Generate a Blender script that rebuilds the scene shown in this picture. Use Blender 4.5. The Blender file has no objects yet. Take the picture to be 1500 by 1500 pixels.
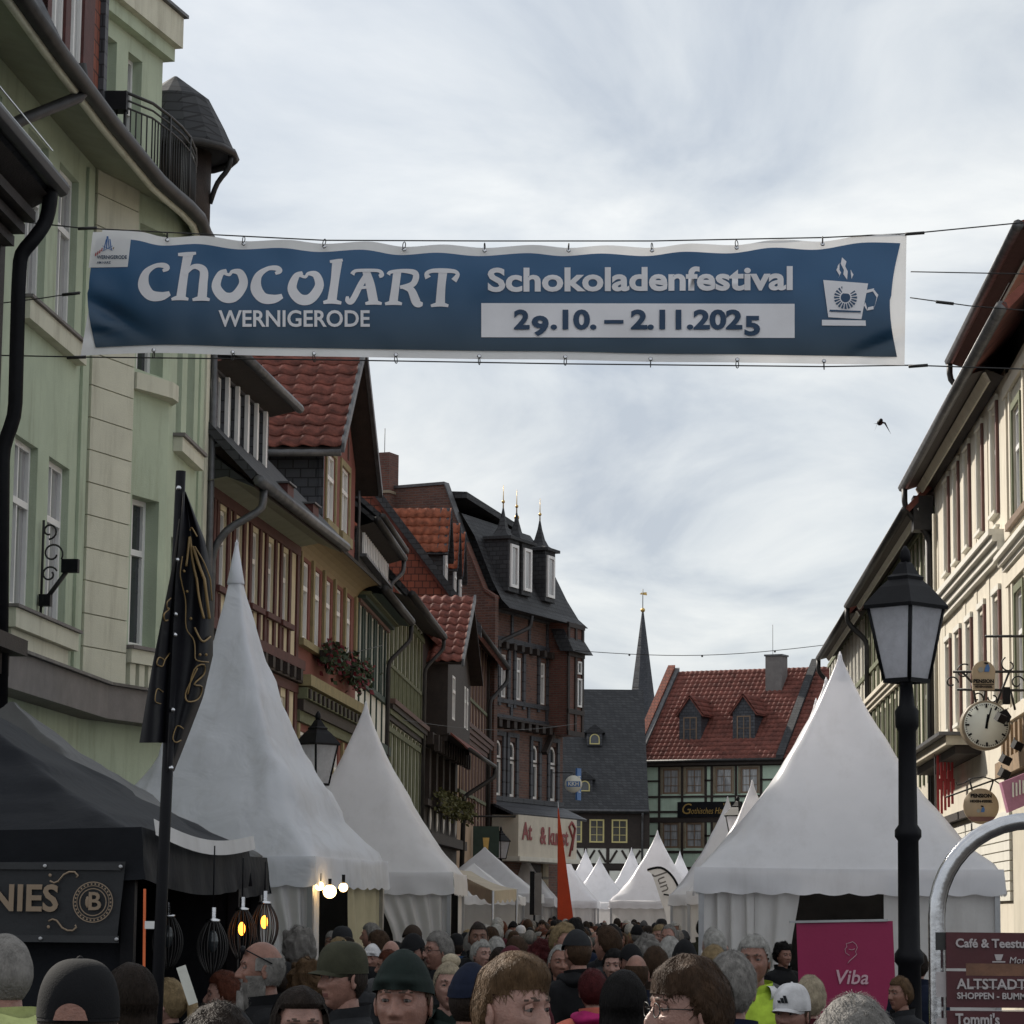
import bpy, bmesh, math, random
from mathutils import Vector, Matrix, noise
random.seed(11)
S = bpy.context.scene
C = S.collection
PI = math.pi
R_ = math.radians

# ------------------------------------------------------------------ camera
FPX, HZ, RS, CZ = 4100.0, 590.0, -0.010, 1.9      # focal length and horizon offset of a 1500 px picture
TH = math.atan(HZ / FPX); RO = math.atan(RS)
fw = Vector((0, math.cos(TH), math.sin(TH))); up = Vector((0, -math.sin(TH), math.cos(TH))); rt = Vector((1, 0, 0))
cr = rt * math.cos(RO) - up * math.sin(RO); cu = rt * math.sin(RO) + up * math.cos(RO)
cam = bpy.data.cameras.new('camera'); camo = bpy.data.objects.new('camera', cam); C.objects.link(camo)
cam.sensor_width = 36; cam.lens = 36 * FPX / 1500; cam.clip_end = 3000; cam.clip_start = .1
camo.matrix_world = Matrix(((cr.x, cu.x, -fw.x, 0), (cr.y, cu.y, -fw.y, 0), (cr.z, cu.z, -fw.z, CZ), (0, 0, 0, 1)))
S.camera = camo

# ------------------------------------------------------------------ sky and sun
SUN_AZ, SUN_EL = R_(-44), R_(35)                  # sun ahead and to the left, over the left-hand roofs
W = bpy.data.worlds.new('World'); S.world = W; W.use_nodes = True
nt = W.node_tree; N = nt.nodes; N.clear(); L = nt.links
def nd(t, **k):
    n = N.new(t)
    for a, b in k.items(): setattr(n, a, b)
    return n
out = nd('ShaderNodeOutputWorld'); bg = nd('ShaderNodeBackground'); bg.inputs[1].default_value = .1
sky = nd('ShaderNodeTexSky'); sky.sky_type = 'NISHITA'; sky.sun_disc = False
sky.sun_elevation = SUN_EL; sky.sun_rotation = SUN_AZ; sky.air_density = 1.0; sky.dust_density = 2.0
tc = nd('ShaderNodeTexCoord'); sep = nd('ShaderNodeSeparateXYZ'); L.new(tc.outputs['Generated'], sep.inputs[0])
mz = nd('ShaderNodeMath', operation='MAXIMUM'); L.new(sep.outputs[2], mz.inputs[0]); mz.inputs[1].default_value = 0
az = nd('ShaderNodeMath', operation='ADD'); L.new(mz.outputs[0], az.inputs[0]); az.inputs[1].default_value = .22
dx = nd('ShaderNodeMath', operation='DIVIDE'); L.new(sep.outputs[0], dx.inputs[0]); L.new(az.outputs[0], dx.inputs[1])
dy = nd('ShaderNodeMath', operation='DIVIDE'); L.new(sep.outputs[1], dy.inputs[0]); L.new(az.outputs[0], dy.inputs[1])
cmb = nd('ShaderNodeCombineXYZ'); L.new(dx.outputs[0], cmb.inputs[0]); L.new(dy.outputs[0], cmb.inputs[1])
mp = nd('ShaderNodeMapping'); mp.inputs['Location'].default_value = (1.7, .35, 0); mp.inputs['Scale'].default_value = (1.15, .95, 1); L.new(cmb.outputs[0], mp.inputs[0])
n1 = nd('ShaderNodeTexNoise'); n1.inputs['Scale'].default_value = 2.4; n1.inputs['Detail'].default_value = 9; n1.inputs['Roughness'].default_value = .56; n1.inputs['Distortion'].default_value = .5
L.new(mp.outputs[0], n1.inputs['Vector'])
rp = nd('ShaderNodeValToRGB'); L.new(n1.outputs['Fac'], rp.inputs[0])          # cloud brightness (radiance x10, strength .1)
e = rp.color_ramp.elements; e[0].position = .37; e[0].color = (4.4, 4.85, 5.45, 1); e[1].position = .66; e[1].color = (8.1, 8.2, 8.05, 1)
m_ = rp.color_ramp.elements.new(.48); m_.color = (5.9, 6.25, 6.55, 1)
n2 = nd('ShaderNodeTexNoise'); n2.inputs['Scale'].default_value = .8; n2.inputs['Detail'].default_value = 5
L.new(mp.outputs[0], n2.inputs['Vector'])
rp2 = nd('ShaderNodeValToRGB'); L.new(n2.outputs['Fac'], rp2.inputs[0])        # how much blue shows through the thin cloud
e = rp2.color_ramp.elements; e[0].position = .35; e[0].color = (.72, .72, .72, 1); e[1].position = .6; e[1].color = (.95, .95, .95, 1)
mx = nd('ShaderNodeMix', data_type='RGBA'); L.new(rp2.outputs[0], mx.inputs[0]); L.new(sky.outputs[0], mx.inputs[6]); L.new(rp.outputs[0], mx.inputs[7])
L.new(mx.outputs[2], bg.inputs[0]); L.new(bg.outputs[0], out.inputs[0])
sl = bpy.data.lights.new('sun', 'SUN'); sl.energy = 5.0; sl.angle = R_(1.5); sl.color = (1, .93, .82)
so = bpy.data.objects.new('sun', sl); C.objects.link(so)
sdir = Vector((math.sin(SUN_AZ) * math.cos(SUN_EL), math.cos(SUN_AZ) * math.cos(SUN_EL), math.sin(SUN_EL)))
so.rotation_euler = sdir.to_track_quat('Z', 'Y').to_euler(); so.location = (-30, 30, 60)
S.view_settings.view_transform = 'Standard'; S.view_settings.look = 'None'; S.view_settings.gamma = 1; S.view_settings.exposure = 0.3
S.render.engine = 'CYCLES'; S.cycles.max_bounces = 6; S.cycles.transparent_max_bounces = 8

# ------------------------------------------------------------------ helpers: picture point -> place in the street
def at(px, py, Y):
    u = (px - 750) / FPX; v = (750 - py) / FPX
    c, s = math.cos(-RO), math.sin(-RO); u, v = c * u - s * v, s * u + c * v
    d = rt * u + fw + up * v
    d = d * (Y / d.y); return Vector((d.x, Y, CZ + d.z))

class MB:                                   # collects geometry, then links it as ONE mesh object
    def __init__(s): s.v = []; s.f = []; s.m = []; s.sm = []
    def add(s, vs, fs, mi=0, smooth=False):
        b = len(s.v); s.v += [tuple(q) for q in vs]; s.f += [tuple(b + i for i in q) for q in fs]; s.m += [mi] * len(fs); s.sm += [smooth] * len(fs); return s
    def box(s, x0, x1, y0, y1, z0, z1, mi=0):
        return s.add([(x0,y0,z0),(x1,y0,z0),(x1,y1,z0),(x0,y1,z0),(x0,y0,z1),(x1,y0,z1),(x1,y1,z1),(x0,y1,z1)],
                     [(0,3,2,1),(4,5,6,7),(0,1,5,4),(1,2,6,5),(2,3,7,6),(3,0,4,7)], mi)
    def quad(s, a, b, c, d, mi=0): return s.add([a, b, c, d], [(0, 1, 2, 3)], mi)
    def prism(s, poly, ext, mi=0):          # planar polygon (3-D points) extruded by the vector ext
        n = len(poly); e = Vector(ext); p = [Vector(q) for q in poly]
        return s.add(p + [q + e for q in p], [tuple(range(n))[::-1], tuple(range(n, 2 * n))] + [(i, (i + 1) % n, n + (i + 1) % n, n + i) for i in range(n)], mi)
    def tube(s, pts, r, n=8, mi=0, caps=True, ry=None):
        P = [Vector(p) for p in pts]; k = len(P); vs = []; rs = r if isinstance(r, (list, tuple)) else [r] * k
        u = None
        for i in range(k):
            t = (P[min(i + 1, k - 1)] - P[max(i - 1, 0)]).normalized()
            if u is None: u = t.orthogonal().normalized()
            u = (u - t * u.dot(t));  u = u.normalized() if u.length > 1e-6 else t.orthogonal().normalized()
            w = t.cross(u)
            for j in range(n):
                a = 2 * PI * j / n; vs.append(P[i] + (u * math.cos(a) + w * math.sin(a) * (ry or 1)) * rs[i])
        fs = [(i * n + j, i * n + (j + 1) % n, (i + 1) * n + (j + 1) % n, (i + 1) * n + j) for i in range(k - 1) for j in range(n)]
        if caps: fs += [tuple(range(n))[::-1], tuple(range((k - 1) * n, k * n))]
        return s.add(vs, fs, mi, True)
    def lathe(s, prof, n=12, c=(0, 0, 0), mi=0, smooth=True, a0=0, sq=False):
        vs = []; k = len(prof); q = 1 / math.cos(PI / n) if sq else 1
        for r, z in prof:
            for j in range(n):
                a = 2 * PI * j / n + a0; vs.append((c[0] + r * q * math.cos(a), c[1] + r * q * math.sin(a), c[2] + z))
        fs = [(i * n + j, i * n + (j + 1) % n, (i + 1) * n + (j + 1) % n, (i + 1) * n + j) for i in range(k - 1) for j in range(n)]
        fs += [tuple(range(n))[::-1], tuple(range((k - 1) * n, k * n))]
        return s.add(vs, fs, mi, smooth)
    def grid(s, fn, nu, nv, mi=0, smooth=True):
        vs = [fn(i / nu, j / nv) for j in range(nv + 1) for i in range(nu + 1)]
        return s.add(vs, [(j * (nu + 1) + i, j * (nu + 1) + i + 1, (j + 1) * (nu + 1) + i + 1, (j + 1) * (nu + 1) + i) for j in range(nv) for i in range(nu)], mi, smooth)
    def ball(s, c, r, nu=12, nv=8, mi=0, sc=(1, 1, 1)):
        return s.grid(lambda u, v: (c[0] + r * sc[0] * math.sin(PI * v) * math.cos(2 * PI * u), c[1] + r * sc[1] * math.sin(PI * v) * math.sin(2 * PI * u), c[2] + r * sc[2] * math.cos(PI * v)), nu, nv, mi)
    def xf(s, M): s.v = [tuple(M @ Vector(q)) for q in s.v]; return s
    def mesh(s, name, mats):
        me = bpy.data.meshes.new(name); me.from_pydata(s.v, [], s.f)
        for q in (mats if isinstance(mats, (list, tuple)) else [mats]): me.materials.append(q)
        me.polygons.foreach_set('material_index', s.m); me.polygons.foreach_set('use_smooth', s.sm); me.update(); return me
    def build(s, name, mats, parent=None, loc=None, rz=0):
        return link(name, s.mesh(name, mats), parent, loc, rz)
def link(name, me, parent=None, loc=None, rz=0, sc=None):
    o = bpy.data.objects.new(name, me); C.objects.link(o); o.parent = parent
    if loc is not None: o.location = loc
    if rz: o.rotation_euler = (0, 0, rz)
    if sc is not None: o.scale = sc
    return o
def tag(o, label=None, cat=None, group=None, kind=None):
    for k, q in (('label', label), ('category', cat), ('group', group), ('kind', kind)):
        if q: o[k] = q
    return o
def thing(name, label, cat, loc=(0, 0, 0), rz=0, group=None):
    return tag(link(name, None, None, loc, rz), label, cat, group)
def copy_tree(o, parent=None):
    c = o.copy(); C.objects.link(c); c.parent = parent
    for ch in o.children: copy_tree(ch, c)
    return c

# ------------------------------------------------------------------ materials (all procedural)
def pm(name, col, rough=.8, var=.18, sc=3.0, bump=.15, bsc=40, metal=0, spec=.4, dirt=0, trans=0, em=None, sheen=0):
    m = bpy.data.materials.new(name); m.use_nodes = True; t = m.node_tree; b = t.nodes['Principled BSDF']; ln = t.links.new
    b.inputs['Roughness'].default_value = rough; b.inputs['Metallic'].default_value = metal; b.inputs['Specular IOR Level'].default_value = spec
    g = t.nodes.new('ShaderNodeNewGeometry'); n = t.nodes.new('ShaderNodeTexNoise'); n.inputs['Scale'].default_value = sc; n.inputs['Detail'].default_value = 6; n.inputs['Roughness'].default_value = .65
    ln(g.outputs['Position'], n.inputs['Vector'])
    r = t.nodes.new('ShaderNodeValToRGB'); ln(n.outputs['Fac'], r.inputs[0])
    r.color_ramp.elements[0].position = .3; r.color_ramp.elements[1].position = .7
    r.color_ramp.elements[0].color = tuple(max(0, c * (1 - var)) for c in col) + (1,); r.color_ramp.elements[1].color = tuple(min(1, c * (1 + var)) for c in col) + (1,)
    last = r.outputs[0]
    if dirt:                                # runs and stains, stretched downwards
        mpn = t.nodes.new('ShaderNodeMapping'); mpn.inputs['Scale'].default_value = (2.2, 2.2, .35); ln(g.outputs['Position'], mpn.inputs[0])
        n3 = t.nodes.new('ShaderNodeTexNoise'); n3.inputs['Scale'].default_value = 1.4; n3.inputs['Detail'].default_value = 8; n3.inputs['Roughness'].default_value = .7; ln(mpn.outputs[0], n3.inputs['Vector'])
        r3 = t.nodes.new('ShaderNodeValToRGB'); ln(n3.outputs['Fac'], r3.inputs[0]); r3.color_ramp.elements[0].position = .5; r3.color_ramp.elements[1].position = .78
        mm = t.nodes.new('ShaderNodeMix'); mm.data_type = 'RGBA'; mm.blend_type = 'MULTIPLY'
        mu = t.nodes.new('ShaderNodeMath'); mu.operation = 'MULTIPLY'; ln(r3.outputs[0], mu.inputs[0]); mu.inputs[1].default_value = dirt; ln(mu.outputs[0], mm.inputs[0])
        ln(last, mm.inputs[6]); mm.inputs[7].default_value = (.45, .42, .38, 1); last = mm.outputs[2]
    ln(last, b.inputs['Base Color'])
    if bump:
        n4 = t.nodes.new('ShaderNodeTexNoise'); n4.inputs['Scale'].default_value = bsc; n4.inputs['Detail'].default_value = 4; ln(g.outputs['Position'], n4.inputs['Vector'])
        bp = t.nodes.new('ShaderNodeBump'); bp.inputs['Strength'].default_value = bump; bp.inputs['Distance'].default_value = .02; ln(n4.outputs['Fac'], bp.inputs['Height']); ln(bp.outputs[0], b.inputs['Normal'])
    if em: b.inputs['Emission Color'].default_value = em[0] + (1,); b.inputs['Emission Strength'].default_value = em[1]
    if sheen: b.inputs['Sheen Weight'].default_value = sheen
    if trans:                               # cloth that lets some light through
        tr = t.nodes.new('ShaderNodeBsdfTranslucent'); ln(last, tr.inputs['Color']); ms = t.nodes.new('ShaderNodeMixShader'); ms.inputs[0].default_value = trans
        o = t.nodes['Material Output']; ln(b.outputs[0], ms.inputs[1]); ln(tr.outputs[0], ms.inputs[2]); ln(ms.outputs[0], o.inputs[0])
    return m
def brickmat(name, c1, c2, mortar, bw=.25, bh=.077, axis='xz', off=.5, bump=.6, ms=.012, rough=.85):
    m = pm(name, c1, rough, .2, 2, 0); t = m.node_tree; b = t.nodes['Principled BSDF']; ln = t.links.new
    tcn = t.nodes.new('ShaderNodeTexCoord'); sp = t.nodes.new('ShaderNodeSeparateXYZ'); ln(tcn.outputs['Object'], sp.inputs[0])
    ad = t.nodes.new('ShaderNodeMath'); ln(sp.outputs[0], ad.inputs[0]); ln(sp.outputs[1], ad.inputs[1])
    cb = t.nodes.new('ShaderNodeCombineXYZ'); ln(ad.outputs[0], cb.inputs[0]); ln(sp.outputs[2], cb.inputs[1])
    br = t.nodes.new('ShaderNodeTexBrick'); ln(cb.outputs[0], br.inputs['Vector']); br.inputs['Scale'].default_value = 1; br.offset = off
    br.inputs['Brick Width'].default_value = bw; br.inputs['Row Height'].default_value = bh; br.inputs['Mortar Size'].default_value = ms; br.inputs['Bias'].default_value = -.1
    br.inputs['Color1'].default_value = c1 + (1,); br.inputs['Color2'].default_value = c2 + (1,); br.inputs['Mortar'].default_value = mortar + (1,)
    ns = [q for q in t.nodes if q.type == 'TEX_NOISE'][0]
    mm = t.nodes.new('ShaderNodeMix'); mm.data_type = 'RGBA'; mm.blend_type = 'MULTIPLY'; mm.inputs[0].default_value = .8
    rr = t.nodes.new('ShaderNodeMapRange'); rr.inputs[3].default_value = .55; rr.inputs[4].default_value = 1.35; ln(ns.outputs['Fac'], rr.inputs[0])
    ln(br.outputs['Color'], mm.inputs[6]); ln(rr.outputs[0], mm.inputs[7]); ln(mm.outputs[2], b.inputs['Base Color'])
    bp = t.nodes.new('ShaderNodeBump'); bp.inputs['Strength'].default_value = bump; bp.inputs['Distance'].default_value = .02; bp.invert = True; ln(br.outputs['Fac'], bp.inputs['Height']); ln(bp.outputs[0], b.inputs['Normal'])
    return m
M = {}
M['green'] = pm('green_render', (.41, .47, .355), .9, .09, 1.2, .25, 60, dirt=.6)
M['cream'] = pm('cream_render', (.56, .55, .45), .9, .09, 1.2, .25, 60, dirt=.6)
M['soffit'] = pm('olive_soffit', (.26, .27, .2), .85, .1)
M['greyband'] = pm('grey_stone_band', (.17, .155, .15), .8, .15, dirt=.3)
M['white'] = pm('white_window_paint', (.72, .71, .70), .45, .05, 5, .05)
M['zinc'] = pm('weathered_zinc', (.10, .10, .105), .5, .4, 4, .1, metal=.5)
M['copper'] = pm('dark_gutter', (.035, .033, .033), .55, .3, 4, .1, metal=.4)
M['black'] = pm('black_paint', (.008, .008, .010), .5, .3, 5, .05, spec=.12)
M['iron'] = pm('wrought_iron', (.015, .014, .014), .5, .2, 8, .1)
M['slate'] = brickmat('slate', (.045, .048, .058), (.07, .073, .085), (.018, .018, .022), .28, .17, ms=.012, bump=.8, rough=.6)
M['darkslate'] = brickmat('dark_slate', (.024, .025, .029), (.045, .046, .05), (.012, .012, .014), .25, .15, ms=.012, bump=.8, rough=.7)
M['redwood'] = pm('oxblood_timber', (.075, .022, .02), .7, .25, 6, .2)
M['panelcream'] = pm('cream_infill', (.58, .51, .36), .9, .1, 2, .2, dirt=.4)
M['redpanel'] = pm('brick_red_render', (.19, .068, .055), .85, .12, 2, .2, dirt=.3)
M['ochre'] = pm('ochre_timber', (.25, .21, .11), .8, .2, 4, .2)
M['olive'] = pm('olive_timber', (.12, .13, .075), .8, .2, 4, .2)
M['dkgreen'] = pm('dark_green_timber', (.028, .05, .04), .7, .2, 4, .2)
M['offwhite'] = pm('offwhite_infill', (.66, .66, .60), .9, .08, 2, .2, dirt=.45)
M['dkbrown'] = pm('black_brown_timber', (.026, .018, .015), .7, .3, 5, .3)
M['brownband'] = pm('brown_band', (.12, .07, .06), .75, .2, 5, .2)
M['peach'] = pm('peach_infill', (.42, .31, .22), .9, .1, 2, .2, dirt=.3)
M['yellow'] = pm('yellow_soffit', (.24, .18, .095), .7, .1)
M['mint'] = pm('mint_infill', (.42, .52, .42), .9, .06, 2, .15, dirt=.3)
M['stone'] = brickmat('sandstone', (.30, .25, .18), (.22, .19, .14), (.12, .11, .09), .6, .32, bump=.4)
M['brick'] = brickmat('red_brick', (.15, .056, .042), (.10, .04, .033), (.11, .085, .07))
M['oldbrick'] = brickmat('old_brick', (.145, .068, .05), (.08, .043, .036), (.12, .09, .08), .26, .085, ms=.014)
M['tilegable'] = brickmat('tile_hung_gable', (.22, .062, .036), (.15, .045, .03), (.05, .02, .015), .22, .2, bump=.9)
M['tile'] = pm('red_pantile', (.16, .05, .036), .8, .6, 5, .4, 30)
M['tileO'] = pm('orange_pantile', (.27, .082, .042), .75, .5, 5, .3, 30)
M['tileD'] = pm('dull_red_pantile', (.15, .048, .036), .8, .5, 2.2, .3, 30)
M['facade'] = pm('sunlit_cream_facade', (.60, .55, .46), .9, .07, 1.5, .2, 50, dirt=.4)
M['facade2'] = pm('beige_facade', (.50, .46, .38), .9, .1, 1.5, .2, 50, dirt=.5)
M['mould'] = pm('pale_moulding', (.62, .60, .54), .8, .06, 3, .1, dirt=.3)
M['maroon'] = pm('maroon_trim_and_shadow', (.14, .07, .06), .7, .15)
M['brown'] = pm('brown_window_paint', (.18, .12, .08), .6, .15)
M['yelwin'] = pm('pale_yellow_paint', (.52, .45, .2), .6, .1)
M['bronze'] = pm('bronze_frame', (.2, .16, .11), .5, .15)
M['gold'] = pm('gold_leaf', (.55, .36, .12), .35, .15, 5, .05, metal=.7)
M['wood'] = pm('weathered_wood', (.22, .15, .09), .8, .3, 5, .3)
M['metal'] = pm('brushed_steel', (.55, .55, .57), .22, .15, 12, .05, metal=1)
M['leaf'] = pm('leaves', (.035, .055, .025), .6, .4, 10, 0)
M['leafd'] = pm('dull_leaves', (.10, .10, .035), .6, .4, 10, 0)
M['flower'] = pm('red_flowers', (.16, .018, .03), .6, .3, 10, 0)
M['ground'] = brickmat('cobbles', (.11, .105, .10), (.075, .07, .07), (.05, .048, .045), .16, .14, bump=.8)
def glassmat(name, base, curtain):
    m = pm(name, base, .06, .25, 1.1, 0, spec=.7); t = m.node_tree; b = t.nodes['Principled BSDF']; ln = t.links.new
    if curtain:                             # net curtains hanging right behind the glass, in folds
        g = [q for q in t.nodes if q.type == 'NEW_GEOMETRY'][0]
        mpn = t.nodes.new('ShaderNodeMapping'); mpn.inputs['Scale'].default_value = (14, 14, .8); ln(g.outputs['Position'], mpn.inputs[0])
        w = t.nodes.new('ShaderNodeTexNoise'); w.inputs['Scale'].default_value = 1; w.inputs['Detail'].default_value = 2; ln(mpn.outputs[0], w.inputs['Vector'])
        r = t.nodes.new('ShaderNodeValToRGB'); ln(w.outputs['Fac'], r.inputs[0]); r.color_ramp.elements[0].position = .3; r.color_ramp.elements[1].position = .75
        r.color_ramp.elements[0].color = tuple(c * .4 for c in curtain) + (1,); r.color_ramp.elements[1].color = curtain + (1,); ln(r.outputs[0], b.inputs['Base Color'])
    return m
M['glass'] = glassmat('dark_window_glass', (.035, .04, .045), None)
M['glassc'] = glassmat('curtained_window_glass', (.1, .1, .1), (.42, .42, .43))
M['glassw'] = glassmat('bright_curtained_glass', (.1, .1, .1), (.68, .68, .68))

# ------------------------------------------------------------------ building kit: local x along the front, y into the house, z up
def house(name, label, p0, p1, cat='building', group=None):
    d = Vector((p1[0] - p0[0], p1[1] - p0[1])); h = thing(name, label, cat, (p0[0], p0[1], 0), math.atan2(d.y, d.x), group); return h
def wall(h, x0, x1, z0, z1, ops, mat, y=0.0, dep=.16, name='wall'):
    xs = sorted({x0, x1} | {q for o in ops for q in o[:2] if x0 < q < x1}); zs = sorted({z0, z1} | {q for o in ops for q in o[2:4] if z0 < q < z1}); b = MB()
    for i in range(len(xs) - 1):
        for j in range(len(zs) - 1):
            cx = (xs[i] + xs[i + 1]) / 2; cz = (zs[j] + zs[j + 1]) / 2
            if any(o[0] < cx < o[1] and o[2] < cz < o[3] for o in ops): continue
            b.quad((xs[i], y, zs[j]), (xs[i + 1], y, zs[j]), (xs[i + 1], y, zs[j + 1]), (xs[i], y, zs[j + 1]))
    for o in ops:
        a, c, e, f = o[:4]; d = y + dep
        b.quad((a, y, e), (a, d, e), (a, d, f), (a, y, f)); b.quad((c, y, e), (c, y, f), (c, d, f), (c, d, e))
        b.quad((a, y, e), (c, y, e), (c, d, e), (a, d, e)); b.quad((a, y, f), (a, d, f), (c, d, f), (c, y, f))
    b.box(x0, x1, y + dep + .05, y + dep + .09, z0, z1)                       # inner leaf keeps the house light-tight
    return b.build(name, mat, h)
def shell(h, x0, x1, z1, dep, mat, y0=.02):
    b = MB(); b.quad((x0, y0, 0), (x0, y0, z1), (x0, dep, z1), (x0, dep, 0)); b.quad((x1, y0, 0), (x1, dep, 0), (x1, dep, z1), (x1, y0, z1))
    b.quad((x0, dep, 0), (x0, dep, z1), (x1, dep, z1), (x1, dep, 0)); return b.build('side_wall', mat, h)
_box = {}
def bx(h, name, mat, x0, x1, y0, y1, z0, z1):         # one bar, sharing a unit cube per material
    if mat not in _box: _box[mat] = MB().box(-.5, .5, -.5, .5, -.5, .5).mesh('bar', M[mat])
    return link(name, _box[mat], h, ((x0 + x1) / 2, (y0 + y1) / 2, (z0 + z1) / 2), 0, (x1 - x0, y1 - y0, z1 - z0))
def slant(h, mat, x0, z0, x1, z1, w, y0, y1, name='brace'):
    d = math.hypot(x1 - x0, z1 - z0)
    if mat not in _box: _box[mat] = MB().box(-.5, .5, -.5, .5, -.5, .5).mesh('bar', M[mat])
    o = link(name, _box[mat], h, ((x0 + x1) / 2, (y0 + y1) / 2, (z0 + z1) / 2), 0, (d, y1 - y0, w)); o.rotation_euler = (0, -math.atan2(z1 - z0, x1 - x0), 0); return o
_win = {}
def window(h, x0, x1, z0, z1, fmat='white', gmat='glassc', y=.10, cols=2, rows=None, tr=.64, fr=.06, sill=None, arch=False, casing=None, name='window'):
    w = round(x1 - x0, 2); hh = round(z1 - z0, 2); key = (w, hh, fmat, gmat, cols, rows, tr, fr, arch)
    if key not in _win:
        f = MB(); g = MB()
        if arch:
            n = 10; r = w / 2; zb = hh - r
            pts = [(r + r * math.cos(PI * k / n), zb + r * math.sin(PI * k / n)) for k in range(n + 1)]
            inn = [(r + (r - fr) * math.cos(PI * k / n), zb + (r - fr) * math.sin(PI * k / n)) for k in range(n + 1)]
            O = [(w, 0)] + pts + [(0, 0)]; I = [(w - fr, fr)] + inn + [(fr, fr)]
            for k in range(len(O)):
                k2 = (k + 1) % len(O); a, b_, c, d = O[k], O[k2], I[k2], I[k]
                f.prism([(a[0], 0, a[1]), (b_[0], 0, b_[1]), (c[0], 0, c[1]), (d[0], 0, d[1])], (0, .06, 0))
            g.add([(q[0], .035, q[1]) for q in I], [tuple(range(len(I)))[::-1]])
        else:
            f.box(0, fr, 0, .07, 0, hh); f.box(w - fr, w, 0, .07, 0, hh); f.box(fr, w - fr, 0, .07, 0, fr); f.box(fr, w - fr, 0, .07, hh - fr, hh)
            t = .045
            if tr: f.box(fr, w - fr, -.012, .06, hh * tr - .04, hh * tr + .04)
            for k in range(1, cols):
                c = w * k / cols
                for za, zb in ([(fr, hh * tr - .04), (hh * tr + .04, hh - fr)] if tr else [(fr, hh - fr)]): f.box(c - t / 2, c + t / 2, .004, .056, za, zb)
            for k in range(1, rows or 1):
                zc = hh * k / rows
                for q in range(cols): f.box((fr if q == 0 else w * q / cols + t / 2), (w - fr if q == cols - 1 else w * (q + 1) / cols - t / 2), .012, .05, zc - .014, zc + .014)
            g.quad((fr, .045, fr), (w - fr, .045, fr), (w - fr, .045, hh - fr), (fr, .045, hh - fr))
        _win[key] = (f.mesh('window', M[fmat]), g.mesh('pane', M[gmat]))
    a, b = _win[key]; o = link(name, a, h, (x0, y, z0)); link('pane', b, o)
    if sill: s = MB().box(-.08, w + .08, -y - .09, -.001, -.07, -.005).build('sill', M[sill], o)
    if casing:
        c = MB(); c.box(-.12, -.001, -y - .03, 0, -.02, hh + .12); c.box(w + .001, w + .12, -y - .03, 0, -.02, hh + .12); c.box(-.001, w + .001, -y - .03, 0, hh + .001, hh + .12); c.build('casing', M[casing], o)
    return o
def gutter(h, pts, mat='zinc', r=.075, name='gutter'):
    return MB().tube(pts, r, 8).build(name, M[mat], h)
def pipe(h, pts, mat='zinc', r=.05, name='downpipe'):
    P = [Vector(p) for p in pts]; q = [P[0]]
    for i in range(1, len(P) - 1):
        a = (P[i - 1] - P[i]); b = (P[i + 1] - P[i]); k = min(.14, a.length * .4, b.length * .4); a = P[i] + a.normalized() * k; b = P[i] + b.normalized() * k
        q += [a, a * .25 + P[i] * .5 + b * .25, b]
    return MB().tube(q + [P[-1]], r, 8).build(name, M[mat], h)
def slope(h, x0, x1, ya, za, yb, zb, mat, th=.12, name='roof', inset0=0, inset1=0):
    n = Vector((0, -(zb - za), yb - ya)).normalized() * -th
    return MB().prism([(x0, ya, za), (x1, ya, za), (x1 - inset1, yb, zb), (x0 + inset0, yb, zb)], n).build(name, M[mat], h)
def tiles(P, U, V, w, l, mats, parent, name='roof_tiles', tw=.24, tl=.33, clip=None, amp=.028):
    """S-profiled pantile courses as one mesh: P corner, U along the eave, V up the slope"""
    P = Vector(P); U = Vector(U).normalized(); V = Vector(V).normalized(); Nn = U.cross(V); b = MB(); nc = max(1, round(w / tw)) * 4; nr = max(1, round(l / tl))
    for r in range(nr):
        rows = []
        for e in (0, 1):
            t = (r + e * 1.12) * l / nr; row = []
            for c in range(nc + 1):
                s = c * w / nc; hgt = amp * (1 + math.sin(2 * PI * c / 4 + .6)) + (.05 if e == 0 else .012); row.append(P + U * s + V * (t - .015 * math.sin(2 * PI * c / 4)) + Nn * hgt)
            rows.append(row)
        if clip:
            k0, k1 = clip((r + .5) / nr); rows = [[q for i, q in enumerate(row) if k0 <= i / nc <= k1] for row in rows]
        k = len(rows[0]); lip = [q - Nn * .03 for q in rows[0]]
        if k > 1: b.add(lip + rows[0] + rows[1], [(i, i + 1, k + i + 1, k + i) for i in range(k - 1)] + [(k + i, k + i + 1, 2 * k + i + 1, 2 * k + i) for i in range(k - 1)], 0, True)
    return b.build(name, mats, parent)
_tile = {}
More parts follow.
